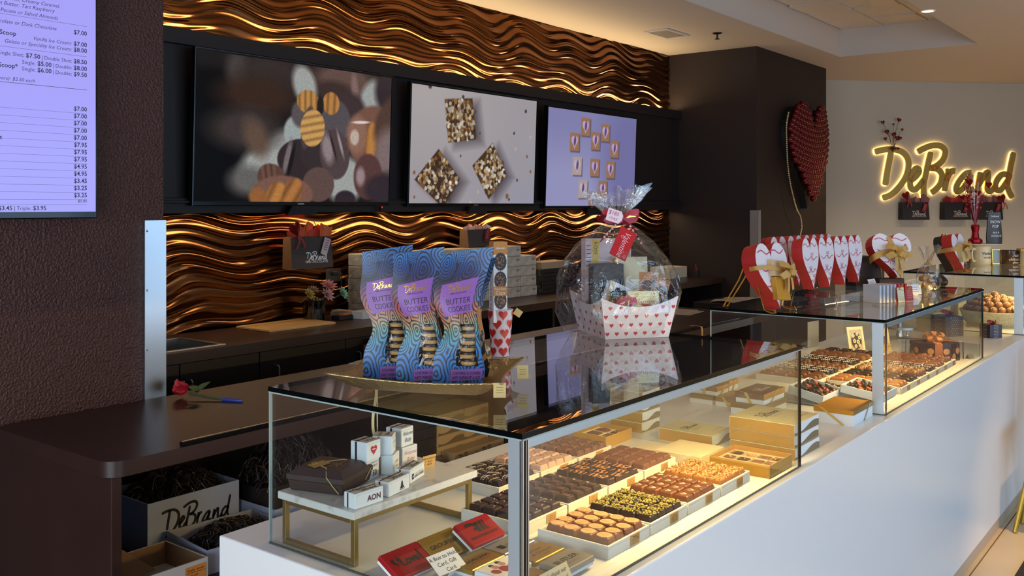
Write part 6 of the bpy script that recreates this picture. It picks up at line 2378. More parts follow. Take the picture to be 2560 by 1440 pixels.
# ------------------------------------------------------------------ far case contents
t = thing('large_bowl', 'large cream stone bowl heaped with truffles in the farthest case', 'bowl', (6.22, 1.18, CZ))
MB().lathe([(0, 0), (.15, 0), (.155, .010), (.150, .014), (.17, .03), (.185, .075), (.192, .085), (.192, .094), (.182, .094), (.175, .085), (.10, .075), (0, .072)], 40).build('bowl', mat('speckled_cream_stone', 'd9cba4', .45, noise=(90, 'b9a87c', .45, .7)), t, smooth=True, angle=40)
TR = [mat('truffle_white', 'd8c8a8', .5), mat('truffle_milk', '8a5a38', .45), mat('truffle_dark', '3d281c', .45)]
k = 0
tb = None
for ring_, (rr_, zz) in enumerate(((.150, .098), (.115, .112), (.075, .128), (.03, .140), (.13, .128), (.09, .148), (.05, .160), (.0, .178))):
    n = max(1, int(2 * PI * rr_ / .044))
    for i in range(n):
        a = 2 * PI * (i + .5 * (ring_ % 2)) / n
        if tb is None:
            m_ = MB().sphere((0, 0, 0), .0215, 0, None, 12, 8)
            for q in range(4):
                m_.tube([(.0215 * math.sin(w_) * math.cos(q * .8), .0215 * math.sin(w_) * math.sin(q * .8), .0218 * math.cos(w_)) for w_ in (-1.1, -.5, 0, .5, 1.1)], .0011, 4, 1)
            tb = m_.build('bowl_truffle', [TR[1], TR[0]], smooth=True, angle=60)
            o = tb
        else:
            o = tb.copy()
            COL.objects.link(o)
        tag(o, 'striped truffle heaped in the large cream bowl', 'chocolate', 'truffles in the cream bowl')
        place(o, (6.22 + rr_ * math.cos(a), 1.18 + rr_ * math.sin(a), CZ + zz + .004), rh.uniform(0, 6))
t = thing('white_cluster', 'pale white chocolate cluster lying on the rim of the cream bowl', 'chocolate cluster', (6.12, 1.06, CZ + .098), .3)
m_ = MB()
for i in range(9):
    m_.sphere((rh.uniform(-.045, .045), rh.uniform(-.015, .015), .012 + rh.uniform(0, .018)), rh.uniform(.012, .018), 0, None, 8, 6)
m_.build('cluster', mat('ivory_chocolate', 'e6d49a', .5), t, smooth=True)
for k, (x, y, z, n) in enumerate(((6.46, 1.47, .10, 12), (6.05, 1.47, .09, 10))):
    t = thing('bark_tray', ('pale tray of brown chocolate bark sticks behind the cream bowl', 'pale tray of dark bark sticks left behind the cream bowl')[k], 'tray', (x, y, CZ))
    MB().cbox(-.11, .11, -.06, .06, 0, .15, .004).build('riser_block', MATS['frosted_stand'], t)
    for i in range(n):
        MB(T(-.09 + i * .18 / n, 0, .158 + .005 * (i % 2), rh.uniform(-.3, .3))).cbox(-.007, .007, -.05, .05, -.006, .008, .002).build('bark_stick', (MILK, CARA)[i % 2], t)

# goods on the far case
CT3 = 1.188
t = heart_box('dark heart box with a red lid on an easel on the farthest case', 5.99, 1.30, CT3 + .012, -.10, -.20, .215, .215, .105, None, CHOCBOX, False)
m_ = MB()
m_.box(-.05, .045, -.024, -.002, .045, .150, 0)
m_.build('strapped_bar', mat('buff_bar', 'd9bc84', .4), t)
m_ = MB()
strip(m_, [(-.10, .09, .125), (-.108, .0, .125), (-.05, -.026, .125), (.05, -.026, .115), (.10, 0, .11)], .024)
bow(m_, (.02, -.032, .13), .055)
m_.build('organza_bow', ORGS, t)
easel('black and gold easel behind the dark heart box', 5.99, 1.335, CT3, -.10, 1.0)
CRM = mat('cream_glaze', 'e2d2ae', .2)
BRG = mat('brown_glaze', '4a2f1c', .15)


def mug(label, x, y, r, h, mt, handle_a, ptxt=None, ink=WDRZ, name='mug'):
    t = thing(name, label, 'mug', (x, y, CT3), 0)
    m_ = MB()
    if name == 'pitcher':
        pr = [(0, 0), (r * .86, 0), (r * .96, h * .15), (r * .92, h * .45), (r * .84, h * .65), (r * .98, h), (r * .92, h), (r * .78, h * .65), (r * .84, h * .2), (0, h * .05)]
    else:
        pr = [(0, 0), (r * .94, 0), (r, h * .06), (r, h), (r * .92, h), (r * .92, h * .08), (0, h * .06)]
    m_.lathe(pr, 36)
    if ptxt:
        for i, (s, sz, zz) in enumerate(ptxt):
            tx = text2d(s, .02, .1)
            a0 = math.radians(232)
            vs = []
            for p in tx[0]:
                a = a0 + (p[0] - tx[2] / 2) * sz / r
                vs.append(((r + .0006) * math.cos(a), (r + .0006) * math.sin(a), zz * h + p[1] * sz))
            m_.add(vs, tx[1], 1)
    m_.build('body', [mt, ink], t, smooth=True, angle=50)
    d = Vector((math.cos(handle_a), math.sin(handle_a), 0))
    pts = [d * (r * .97) + Vector((0, 0, h * .82)), d * (r * 1.35) + Vector((0, 0, h * .86)), d * (r * 1.55) + Vector((0, 0, h * .55)), d * (r * 1.3) + Vector((0, 0, h * .22)), d * (r * .97) + Vector((0, 0, h * .2))]
    MB().tube(catmull(pts, 5), r * .11, 8).build('handle', mt, t, smooth=True)
    return t


mug('tall cream pitcher lettered in black on the farthest case', 6.81, 1.375, .066, .122, CRM, math.radians(160), (('Vanessa', .024, .55), ('and Sam', .016, .35)), INK, 'pitcher')
mug('brown mug with white lettering on the farthest case', 6.93, 1.225, .058, .092, BRG, math.radians(60), (('hot', .030, .56), ('chocolate', .024, .30), ('please', .020, .10)))
mug('cream mug with embossed loops at the right edge on the farthest case', 6.93, 1.110, .056, .090, CRM, math.radians(330), (('love', .030, .35),), mat('taupe_glaze', 'a8946c', .3))
t = thing('standing_picture', 'gold framed card standing between the pitcher and the brown mug', 'picture frame', (6.86, 1.315, CT3), -.9, None, rx=-.1)
MB().box(0, .055, 0, .008, 0, .100).build('frame', GOLD, t, bevel=.001)
MB().box(.006, .049, -.001, 0, .006, .094).build('card', mat('pale_blue_card', '9fb0b4', .4), t)
t = thing('flat_box', 'flat gold box lying across the two mugs', 'box', (6.905, 1.118, CT3 + .0925), .4)
MB().cbox(-.05, .06, -.03, .05, 0, .014, .001).build('box', GSIDE, t)
t = thing('platter', 'round cream platter resting on the pitcher', 'platter', (6.81, 1.375, CT3 + .1225))
MB().lathe([(0, 0), (.05, 0), (.13, .008), (.145, .012), (.145, .015), (.13, .014), (0, .006)], 40).build('platter', mat('cream_platter', 'ddd3c2', .25), t, smooth=True, angle=60)
t = thing('foil_vase', 'red foil vase holding a spray of glittery hearts on the platter', 'vase', (6.745, 1.395, CT3 + .1375))
MB().lathe([(0, 0), (.038, 0), (.044, .01), (.042, .028), (.024, .04), (.020, .075), (.026, .11), (.022, .125), (.0, .12)], 14).build('vase', mat('red_foil_wrap', 'a3121c', .2, .6), t)
m_ = MB()
for i in range(22):
    a, b = rh.uniform(-.42, .30), rh.uniform(-.3, .3)
    L_ = rh.uniform(.16, .38)
    e = Vector((math.sin(a) * L_ * -.6, math.sin(a) * L_ * -.9 + b * .1, .12 + L_ * math.cos(a)))
    m_.tube([(0, 0, .11), e * .5 + Vector((0, 0, .06)), e], .0016, 5, i % 3 == 0)
    if i < 12:
        for q in (.55, .7, .85):
            p = Vector((0, 0, .11)).lerp(e, q)
            m_.sphere(p, .008, i % 4 == 0, None, 6, 5)
m_.build('stems', [mat('red_metallic_pick', 'a01a26', .25, .6), mat('silver_bead', 'd8c8cc', .2, .6)], t)
for i, (x, y, z, s) in enumerate(((-.02, .03, .40, .05), (.03, -.10, .38, .045), (-.03, .09, .30, .04), (.01, -.02, .33, .04), (-.02, .05, .24, .035))):
    heart3d(MB(), (x, y, z), s, s * .22, M=T(0, 0, 0, -.8), rot=rh.uniform(-.4, .4)).build('foil_heart', GLIT, t, smooth=True)
t = thing('popcorn_bag', 'grey brown snack bag with white lettering standing on the platter', 'bag', (6.835, 1.300, CT3 + .1375), -.75)
m_ = MB()
m_.grid(lambda u, v: ((u - .5) * (.115 - .030 * abs(v - .2) * 1.2), -.020 * math.sin(PI * u) * (1 - v) - .004, v * .205), 12, 16, 0)
m_.grid(lambda u, v: ((.5 - u) * (.115 - .030 * abs(v - .2) * 1.2), .020 * math.sin(PI * u) * (1 - v) + .004, v * .205), 12, 16, 0)
F = frame((0, -.0245, 0), (1, 0, 0), (0, .09, 1))
for s, sz, yy in (('DeBrand', .016, .175), ('SNOW', .026, .135), ('POP', .026, .105), ('dark &', .018, .068), ('CHOCOLATE', .018, .045)):
    m_.text(s, F, sz, 1, 'c', .01, .05, 0, yy, 0, fit=min(.075, text2d(s, .01, .05)[2] * sz))
m_.build('bag', [mat('taupe_bag', '4a4138', .4), PAPER], t, smooth=True, angle=180)
t = thing('kraft_box', 'plain kraft box standing on the back of the middle case, behind the heart boxes', 'box', (4.30, 1.455, CT2), -.3)
MB().cbox(-.03, .045, 0, .05, 0, .20, .001).build('box', mat('kraft_board', '8a7350', .6), t)

# ------------------------------------------------------------------ sign wall
SGN = frame(WP0 + WN * .036, WD, (0, 0, 1), WN)
t = thing('wall_sign', 'large backlit gold script sign reading DeBrand on the grey wall', 'sign', (0, 0, 0))
for st in LOGO:
    v, f = ribbon2d(st, .040, 8)
    n = len(v)
    V = [(p[0] * 1.785 + .572, p[1] * 1.785 + 1.935, 0) for p in v]
    vv = V + [(p[0], p[1], -.018) for p in V]
    ff = [q for q in f] + [tuple(i + n for i in q)[::-1] for q in f]
    edge = [2 * i for i in range(n // 2)] + [2 * i + 1 for i in range(n // 2 - 1, -1, -1)]
    for a, b in zip(edge, edge[1:] + edge[:1]):
        ff.append((b, a, a + n, b + n))
    m_ = MB(SGN)
    m_.add(vv, ff)
    m_.build('letter_stroke', mat('sign_gold', 'e8c468', 0.34, metal=0.7), t)
m_ = MB(SGN)
for st in LOGO:
    v, f = ribbon2d(st, .034, 8)
    m_.add([(p[0] * 1.785 + .572, p[1] * 1.785 + 1.935, -.022) for p in v], [q[::-1] for q in f])
m_.build('backlight', mat('sign_backlight', 'ffd070', .5, emit=(1.0, .78, .30), estr=11), t)

PAPRED = mat('orange_red_tissue', 'd23a22', .6)
PAPPK = mat('pink_tissue', 'e8a68e', .6)
BAGB = mat('brown_paper_bag', '43362f', .6)
BAGS = mat('brown_paper_bag_side', '6a4a34', .6)


def gift_bag(label, M, w_, h, d_, tissue, logo_m=WDRZ, heart=None, tagm=None, dark=BAGB, side=BAGS, logo=True):
    """paper carrier bag hanging flat on a wall; local x along the wall, z up, +y out of the wall is -"""
    t = thing('gift_bag', label, 'gift bag', (0, 0, 0))
    t.matrix_world = M
    m_ = MB()
    v = [(-w_ / 2, -d_, 0), (w_ / 2, -d_, 0), (w_ / 2, 0, 0), (-w_ / 2, 0, 0), (-w_ / 2 + .004, -d_ * .8, h), (w_ / 2 - .004, -d_ * .8, h), (w_ / 2 - .004, 0, h), (-w_ / 2 + .004, 0, h)]
    m_.add(v, [(0, 3, 2, 1), (4, 5, 6, 7), (0, 1, 5, 4), (1, 2, 6, 5), (2, 3, 7, 6), (3, 0, 4, 7)], 0)
    m_.m[-1] = 1
    m_.m[-3] = 1
    F = frame((0, -d_ - .0008, 0), (1, 0, 0), (0, .2 * d_ / h, 1))
    if logo:
        m_.logo(F, w_ * .52, 2, w_ * .10, h * .36, .0006, .034, 4)
        m_.text('FINE CHOCOLATES', F, w_ * .062, 2, 'c', .01, 0, w_ * .10, h * .17, .0006)
    m_.build('bag', [dark, side, logo_m], t)
    rr = random.Random(len(label))
    m_ = MB()
    for k in range(4):
        x0 = -w_ * .42 + k * w_ * .22
        ph = rr.uniform(0, 6)
        hh = h * rr.uniform(.34, .56)
        m_.grid(lambda u, v, x0=x0, ph=ph, hh=hh, k=k: (x0 + w_ * .27 * u + .10 * w_ * (v * (u - .4)), -d_ * (.25 + .14 * k) + .010 * math.sin(9 * u + ph) * v - .008 * v, h * .9 + (hh * (1 - .5 * abs(u - .5) - .2 * math.sin(5 * u + ph))) * v), 8, 6, k % 2)
    m_.build('tissue', tissue, t)
    m_ = MB().tube([(-w_ * .16, -d_ * .85, h * .96), (-w_ * .14, -d_ * .8, h * 1.35), (-w_ * .05, -d_ * .75, h * 1.52), (w_ * .08, -d_ * .75, h * 1.48), (w_ * .17, -d_ * .8, h * 1.2), (w_ * .20, -d_ * .85, h * .96)], .0022, 6)
    m_.build('handle', mat('brown_twist_handle', '4a3024', .6), t, smooth=True)
    if heart:
        x, z, s = heart
        heart3d(MB(), (x * w_, -d_ - .015, z * h), s, s * .25, rot=-.35).build('glitter_heart', GLIT, t, smooth=True)
        m_ = MB()
        strip(m_, [(x * w_ + .02, -d_ - .008, z * h - s * .4), (x * w_ + .035, -d_ - .010, z * h - s * .8), (x * w_ + .015, -d_ - .008, z * h - s * 1.3)], .012, 0, (1, 0, .2))
        strip(m_, [(x * w_ + .03, -d_ - .008, z * h - s * .4), (x * w_ + .06, -d_ - .010, z * h - s * .8), (x * w_ + .075, -d_ - .008, z * h - s * 1.2)], .012, 0, (1, 0, .2))
        m_.build('ribbon', mat('sheer_red_ribbon', 'a8281f', .5), t)
    if tagm is not None:
        m_ = MB(T(w_ * .30, -d_ - .006, h * .70, 0, 0, .35))
        m_.box(-.024, .024, -.001, .001, -.055, .045, 0)
        for i in range(5):
            m_.box(-.012, .014, -.0016, -.001, .030 - i * .014, .036 - i * .014, 1)
        m_.build('tag', [tagm, HRIB], t)
    return t


# bag hanging on the lower wave panel and a second one further along
gift_bag('brown carrier bag with orange red tissue and a glitter heart hanging on the wave wall', T(3.600, 4.330, 1.214), .305, .182, .085, [PAPRED, mat('bright_orange_tissue', 'e2632e', .6)], PAPER, (-.46, 1.24, .085), mat('silver_tag', 'cfc6c8', .3, .3))
gift_bag('brown carrier bag with pale pink tissue on the wave wall behind the cookie bags', T(5.105, 4.330, 1.286), .245, .120, .085, [PAPPK, mat('blush_tissue', 'f0c4ac', .6)], PAPER, None, mat('dark_red_tag', '7c1a1c', .4), logo=False)
# three on the sign wall
for lb, u, k in (('dark carrier bag on the grey wall under the sign, leftmost of three', 1.052, 0), ('dark carrier bag on the grey wall under the sign, middle of three', 1.575, 1), ('dark carrier bag on the grey wall under the sign, rightmost of three', 1.985, 2)):
    M = frame(WP0 + WN * .004 + WD * u + Vector((0, 0, 1.405)), WD, -WN, (0, 0, 1))
    gift_bag(lb, M, .33, .205, .11, [mat('sheer_pink_tissue', 'a86a66', .6), mat('dusky_tissue', '8c5452', .6)] if k != 1 else [mat('red_tissue_dark', 'a02a1c', .6), PAPRED], mat('grey_print', 'b8b0a8', .5), ((-.42, 1.35, .10), None, (.42, 1.2, .10))[k], mat('dark_red_tag', '7c1a1c', .4), mat('black_brown_bag', '1c1618', .55), mat('black_brown_bag_side', '15100f', .55))
t = thing('heart_pick', 'sprig of small dark red hearts on wires above the sign letters', 'decoration', tuple(WP0 + WN * .05 + WD * .79 + Vector((0, 0, 2.20))), math.atan2(WD.y, WD.x))
m_ = MB()
hs = ((-.13, .33, .05), (.07, .36, .055), (.0, .31, .03), (.11, .25, .035), (-.08, .22, .06), (.01, .19, .06), (-.10, .14, .045), (.05, .15, .06), (.08, .15, .05), (-.03, .03, .03), (.02, .03, .03), (.06, .03, .035))
for x, z, s in hs:
    m_.tube([(0, 0, 0), (x * .4, -.01, z * .6), (x, -.015, z)], .002, 5)
m_.build('wires', mat('dark_wire', '3a2220', .5), t)
for x, z, s in hs:
    heart3d(MB(), (x, -.02, z), s, s * .25, rot=rh.uniform(-.5, .5)).build('small_heart', mat('dark_red_foil', '6a1218', .3, .4), t, smooth=True)

# ------------------------------------------------------------------ red ornament heart on the column
HC = (9.19, 3.50, 1.53)
t = thing('ornament_heart', 'large heart of shiny dark red balls hanging on the brown column', 'decoration', HC)
HW, HH = 1.04, 1.03
P = [(q[0] * HW, q[1] * HH) for q in heart_pts(60)]
MB().prism([(p[0] * .97, p[1] * .97 + .012) for p in P][::-1], .002, .07, 0, frame((0, 0, 0), (1, 0, 0), (0, 0, 1), (0, -1, 0))).build('backing', BLACKM, t)
BALL = mat('dark_red_ball', '640f15', .12, .45)


def inside(x, y):
    c = False
    n = len(P)
    j = n - 1
    for i in range(n):
        if (P[i][1] > y) != (P[j][1] > y) and x < (P[j][0] - P[i][0]) * (y - P[i][1]) / (P[j][1] - P[i][1]) + P[i][0]:
            c = not c
        j = i
    return c


spots = []
row_ = 0
y = .03
while y < HH:
    x = -HW / 2 + (.029 if row_ % 2 else 0)
    while x < HW / 2:
        yy = y + .10 * (x / HW * 2) ** 2 - .02
        if inside(x * 1.0, yy):
            spots.append((x, yy, .082 + .05 * (1 - (abs(x) / HW * 2) ** 2)))
        x += .058
    y += .052
    row_ += 1
bm_ = MB().sphere((0, 0, 0), .034, 0, None, 14, 10).build('ornament_ball', BALL, t, smooth=True)
rest = MB()
order = sorted(range(len(spots)), key=lambda i: spots[i][0])
for n, i in enumerate(order):
    x, z, dd = spots[i]
    if n < 100:
        o = bm_ if n == 0 else bm_.copy()
        if n:
            COL.objects.link(o)
            o.parent = t
        o.location = (x, -dd, z)
    else:
        rest.sphere((x, -dd, z), .034, 0, None, 14, 10)
rest.build('more_balls', BALL, t, smooth=True)['kind'] = 'stuff'
pts = catmull([(8.735, 3.44, 2.46), (8.66, 3.43, 2.33), (8.64, 3.42, 2.16), (8.66, 3.42, 1.98), (8.72, 3.42, 1.80), (8.82, 3.42, 1.63), (8.90, 3.42, 1.53), (8.99, 3.42, 1.46), (9.02, 3.42, 1.36), (8.98, 3.42, 1.27), (9.03, 3.42, 1.20)], 9)
m_ = MB()
acc = 0
last = pts[0]
for p in pts:
    acc += (p - last).length
    last = p
    m_.sphere(p, .0095, 0, None, 8, 6)
m_.tube(pts, .002, 4)
tag(m_.build('bead_garland', mat('gold_bead', 'c9b48a', .2, .7), smooth=True), 'string of gold beads hanging down the left edge of the red ornament heart', 'garland')

# ------------------------------------------------------------------ goods on the back counter
rb = random.Random(41)
BCZ = 0.9105
WRAPB = mat('plastic_wrapped_carton', 'aaa298', .35, noise=(18, 'c4bcb0', .4, .65), bump=(40, .5))
base = None
for c in range(9):
    for r in range(5 if c not in (8,) else 4):
        x, z = 3.940 + c * .1925, BCZ + r * .0745
        if base is None:
            m_ = MB().cbox(0, .188, 0, .16, 0, .0735, .004)
            F = frame((0, -.0006, 0), (1, 0, 0), (0, 0, 1))
            m_.box(.13, .175, .048, .051, 0, .0001, 1, F).box(.13, .165, .040, .043, 0, .0001, 1, F)
            base = m_.build('wrapped_carton', [WRAPB, INK])
            o = base
        else:
            o = base.copy()
            COL.objects.link(o)
        tag(o, 'pale plastic wrapped carton in the stacked row along the wave wall', 'carton', 'plastic wrapped cartons on the back counter')
        place(o, (x + rb.uniform(-.002, .002), 4.165 + rb.uniform(-.004, .004), z), 0)
RAG = glass_mat('ragged_plastic', (.9, .88, .85), 1.45, 1, .15, .12, (30, .8))
for lb, x in (('crinkled plastic film hanging off the right end of the wrapped cartons', 5.712), ('crinkled plastic film on the left end of the wrapped cartons', 3.934)):
    t = thing('plastic_film', lb, 'film', (x, 4.17, BCZ))
    MB().grid(lambda u, v: (.012 * math.sin(19 * v + 7 * u) * (1 if x > 5 else -1) + (.018 if x > 5 else -.018), .14 * u, .29 * v), 10, 24).build('film', RAG, t)
for i in range(6):
    t = MB().cbox(0, .24, 0, .17, 0, .030, .002).build('flat_box', mat('black_brown_board', '17100e', .5))
    tag(place(t, (5.745 + rb.uniform(-.004, .004), 4.17, BCZ + i * .0305)), 'flat dark box in the low stack right of the wrapped cartons', 'box', 'flat dark boxes on the back counter')
for i in range(3):
    t = MB().cbox(0, .115, 0, .16, 0, .052, .002).build('small_carton', mat('buff_carton', 'a58c74', .6))
    tag(place(t, (5.745 + i * .119, 4.175, BCZ + .1835)), 'small buff carton in the row on top of the flat dark boxes', 'carton', 'small buff cartons on the dark stack')
t = thing('white_carton', 'white carton at the right end of the back counter near the column', 'carton', (7.60, 4.10, BCZ))
MB().cbox(0, .34, 0, .20, 0, .10, .002).build('carton', mat('cream_carton', 'd6cbb8', .6), t)
t = thing('clear_organiser', 'small clear organiser with a pen beside the white carton', 'organiser', (8.00, 3.98, BCZ))
MB().box(-.01, .10, 0, .006, 0, .055).box(-.01, .10, .10, .106, 0, .055).box(-.01, .10, 0, .106, 0, .004).build('tray', ACRYL, t)
MB().cbox(-.035, -.012, .02, .06, 0, .06, .002).build('cup', BLACKM, t)
MB().tube([(-.024, .04, .03), (-.045, .04, .12)], .004, 6).build('pen', mat('red_pen', 'c0303a', .4), t)
# open shelf goods
for k, (x, z, c) in enumerate(((3.60, .60, 0), (3.66, .60, 1))):
    pass
for i in range(3):
    t = thing('binder', ('maroon binder standing left of the other two below the back counter', 'maroon binder in the middle of three below the back counter', 'maroon binder standing rightmost of three below the back counter')[i], 'binder', (3.555 + i * .047, 3.765, 0.615))
    m_ = MB().cbox(0, .042, 0, .020, 0, .235 if i else .205, .002)
    for q in (.04, .10, .16):
        m_.box(.033, .037, -.0004, 0, q, q + .02, 1)
    m_.build('cover', [mat('maroon_cloth', '6b1f2f', .5), PAPER], t)
t = thing('wall_ledge', 'narrow dark ledge carrying the maroon binders', 'ledge', (3.50, 3.755, 0.585))
MB().box(0, .24, 0, .063, 0, .028).build('ledge', LAM_DK, t)
# cutting board, pens and flowers
t = thing('cutting_board', 'pale wooden cutting board with a dark line lying on the back counter', 'cutting board', (3.13, 4.035, BCZ), 0.0)
m_ = MB().cbox(0, .455, 0, .290, 0, .012, .002)
m_.box(.0, .455, .215, .220, .0121, .0125, 1)
m_.build('board', [mat('pale_maple', 'c79a62', .45, noise=(9, 'd4ab74', .3, .7)), mat('board_line', '4a3320', .6)], t)
t = thing('pen_cup', 'clear black rimmed cup crammed with pens and fabric succulents', 'pen cup', (3.62, 4.26, BCZ))
m_ = MB().lathe([(0, 0), (.062, 0), (.066, .118), (.064, .118), (.060, .003), (0, .003)], 20)
m_.build('cup', glass_mat('smoked_plastic', (.55, .55, .55), 1.45, 1, 0, .02), t, smooth=True, angle=40)
MB().tube([(.066 * math.cos(a * PI / 12), .066 * math.sin(a * PI / 12), .118) for a in range(24)], .0025, 6, closed=True).build('rim', BLACK, t, smooth=True)
for i, c in enumerate(('a8b030', '27323c', '7a1f33', 'b02038', '3a3a30', '6a5a38', '8a8f9a', '20303a', '7c6a30')):
    a = i * .7
    MB().tube([(.04 * math.cos(a), .04 * math.sin(a), .004), (.052 * math.cos(a + .5), .052 * math.sin(a + .5), .128)], .0055, 8).build('pen', mat('pen_' + ('lime', 'navy', 'plum', 'red', 'olive', 'tan', 'silver', 'slate', 'ochre')[i], c, .4), t, smooth=True)


def succulent(label, x, y, z, s, c, tilt, az):
    t = thing('fabric_succulent', label, 'artificial flower', (x, y, z), az, None, rx=tilt)
    m_ = MB()
    for ring_, (n, r0, ll, up) in enumerate(((9, .18, 1.0, .15), (8, .12, .78, .55), (6, .06, .5, 1.0), (4, .02, .3, 1.4))):
        for i in range(n):
            a = 2 * PI * (i + .5 * (ring_ % 2)) / n
            L = T(0, 0, 0, a)
            ca, sa = math.cos(up), math.sin(up)

            def pet(u, v, ll=ll, ca=ca, sa=sa, r0=r0):
                wd = s * .30 * ll * math.sin(PI * min(1, .12 + .85 * u)) ** .7
                d = r0 * s + ll * s * u
                return (d * ca - .06 * s * (v - .5) ** 2, (v - .5) * wd * 1.5, d * sa + s * .30 * (v - .5) ** 2 + .10 * s * u * u)
            m_.grid(pet, 6, 4, 0, L)
    m_.build('petals', mat('petal_' + c, c, .6), t, smooth=True, angle=180)
    MB().tube([(0, 0, 0), (.0, 0, -.6 * s), (.0, 0, -1.6 * s)], .004, 6).build('stem', mat('green_stem', '5a6a34', .6), t)
    return t


for lb, x, z, s, c, ti, az in (('yellow fabric succulent, leftmost of the bunch in the pen cup', 3.545, 1.065, .036, 'b0983f', .9, .2), ('large pink fabric succulent on top of the bunch', 3.690, 1.105, .046, 'd98f88', .5, -.2), ('pale mauve fabric succulent at the front of the bunch', 3.680, 1.055, .040, 'cf9f9f', 1.0, .1), ('beige fabric succulent behind the yellow one', 3.615, 1.085, .032, 'b08a70', .5, 0.0), ('mint green fabric succulent, rightmost of the bunch', 3.795, 1.055, .038, '8fbf9f', 1.1, .4)):
    succulent(lb, x, 4.215 if 'beige' not in lb else 4.26, z, s, c, ti, az)
t = thing('snack_tray', 'black plastic tray with a clear lid and orange snacks on the back counter', 'tray', (3.70, 4.13, BCZ))
MB().cbox(0, .105, 0, .075, 0, .026, .003).build('tray', BLACKM, t)
MB().cbox(.035, .098, .008, .065, .026, .034, .004).build('snacks', mat('salmon_snack', 'c86a4a', .5), t)
MB().grid(lambda u, v: (-.01 + .11 * u, .07 * v, .032 + .016 * math.sin(PI * v)), 6, 6).build('lid', ACRYL, t)
t = thing('white_paper_box', 'low white box beside the snack tray on the back counter', 'box', (3.815, 4.06, BCZ), .1)
MB().cbox(0, .17, 0, .09, 0, .045, .002).build('box', mat('cool_white_board', 'c9ccd4', .5), t)
t = thing('paper_stack', 'loose beige papers lying behind the low white box', 'papers', (3.80, 4.168, BCZ), 0.03)
MB().box(0, .06, 0, .15, 0, .030).box(.005, .064, .005, .145, .030, .042).build('papers', mat('beige_paper', 'bfa890', .6), t)
t = thing('wall_outlet', 'dark double outlet plate with a black plug on the wave wall', 'outlet', (3.80, 4.366, 1.115))
MB().box(0, .115, -.006, .0, 0, .078).build('plate', mat('brown_plate', '4a382c', .35), t, bevel=.002)
MB().cbox(.035, .068, -.034, -.0065, .038, .062, .003).build('plug', BLACKM, t)
MB().tube(catmull([(.066, -.03, .05), (.092, -.034, .048), (.10, -.03, .02), (.10, -.02, -.08)], 5), .0035, 6).build('cord', BLACKM, t, smooth=True)

# ------------------------------------------------------------------ goods on and under the desk
t = thing('flower_pen', 'blue pen with a red fabric flower and leaves lying on the desk', 'pen', (1.905, 2.85, DZ + .0055), -1.19)
MB().tube([(-.03, 0, .012), (.05, 0, .004), (.10, 0, .0)], [.004, .0045, .004], 8).build('wrapped_stem', mat('green_tape', '3e4a2c', .6), t, smooth=True)
MB().tube([(.10, 0, .0), (.165, 0, -.001), (.178, 0, -.001)], [.006, .006, .002], 10).build('barrel', mat('blue_pen', '2a3f9a', .3), t, smooth=True)
m_ = MB()
for i in range(9):
    a = 2 * PI * i / 9
    L = T(-.035, 0, .030, 0, a, 0) @ T(0, 0, 0, 0, 0, -.5 - .3 * (i % 2))
    m_.grid(lambda u, v: (-.052 * u, (v - .5) * .050 * math.sin(PI * min(1, .15 + .8 * u)), .012 * math.sin(PI * u) + .012 * (v - .5) ** 2 * 4), 6, 4, 0, L)
m_.v = [(p[0], p[1], max(p[2], -.0045)) for p in m_.v]
m_.build('petals', mat('red_petal', 'a51220', .6), t, smooth=True, angle=180)
m_ = MB()
for az, el in ((1.2, .5), (2.6, .25), (-1.5, .15)):
    L = T(.0, 0, .018, az, 0, -el)
    m_.grid(lambda u, v: (.062 * u, (v - .5) * .036 * math.sin(PI * min(1, .05 + .95 * u)), .008 * math.sin(PI * u)), 7, 4, 0, L)
m_.v = [(p[0], p[1], max(p[2], -.0045)) for p in m_.v]
m_.build('leaves', mat('green_leaf', '4c5a34', .6), t, smooth=True, angle=180)
t = thing('loose_papers', 'loose pale papers on the far end of the desk', 'papers', (5.18, 2.66, DZ + .0005), .1)
MB().box(0, .25, 0, .18, 0, .002).box(.04, .28, .05, .24, .002, .004).build('papers', mat('grey_paper', 'a8988c', .6), t)
t = thing('ribbon_tail', 'cream ribbon tail hanging from the rear edge of the desk rail', 'ribbon', (4.62, 2.31, DZ + .016))
m_ = MB()
strip(m_, [(0, .06, .002), (.0, .005, .003), (.002, -.012, -.01), (0, -.014, -.10)], .018, 0, (1, 0, 0))
m_.build('ribbon', mat('tan_ribbon_satin', 'b58f58', .45), t)
t = thing('loose_card', 'thin pale card on the desk left of the cookie bags', 'card', (2.73, 2.93, DZ), .3)
MB().box(0, .10, 0, .05, 0, .003).build('card', mat('grey_card', '9a938c', .5), t)

SZ = 0.4955
SHRED = mat('dark_brown_shred', '1a1210', .45)
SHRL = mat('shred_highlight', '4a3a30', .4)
WBOX = mat('white_corrugated', 'a4adc4', .6)
KRAFT = mat('kraft_inside', '7d5c3e', .7)


def carton(label, x, y, z, rz, w_, d_, h, outer, inner, logo=None, name='open_carton', flap=0):
    t = thing(name, label, 'carton', (x, y, z), rz)
    g = .004
    m_ = MB()
    m_.box(0, w_, 0, d_, 0, g, 0)
    for a, b, c, d in ((0, w_, 0, g), (0, w_, d_ - g, d_), (0, g, g, d_ - g), (w_ - g, w_, g, d_ - g)):
        m_.box(a, b, c, d, g, h, 0)
    for a, b, c, d in ((g, w_ - g, g, g + .0004), (g, w_ - g, d_ - g - .0004, d_ - g), (g, g + .0004, g, d_ - g), (w_ - g - .0004, w_ - g, g, d_ - g)):
        m_.box(a, b, c, d, g, h - .001, 1)
    if logo:
        m_.logo(frame((0, -.0006, 0), (1, 0, 0), (0, 0, 1)), logo, 2, w_ * .52, h * .52, 0, .034, 5)
    m_.build('carton', [outer, inner, INK], t)
    return t


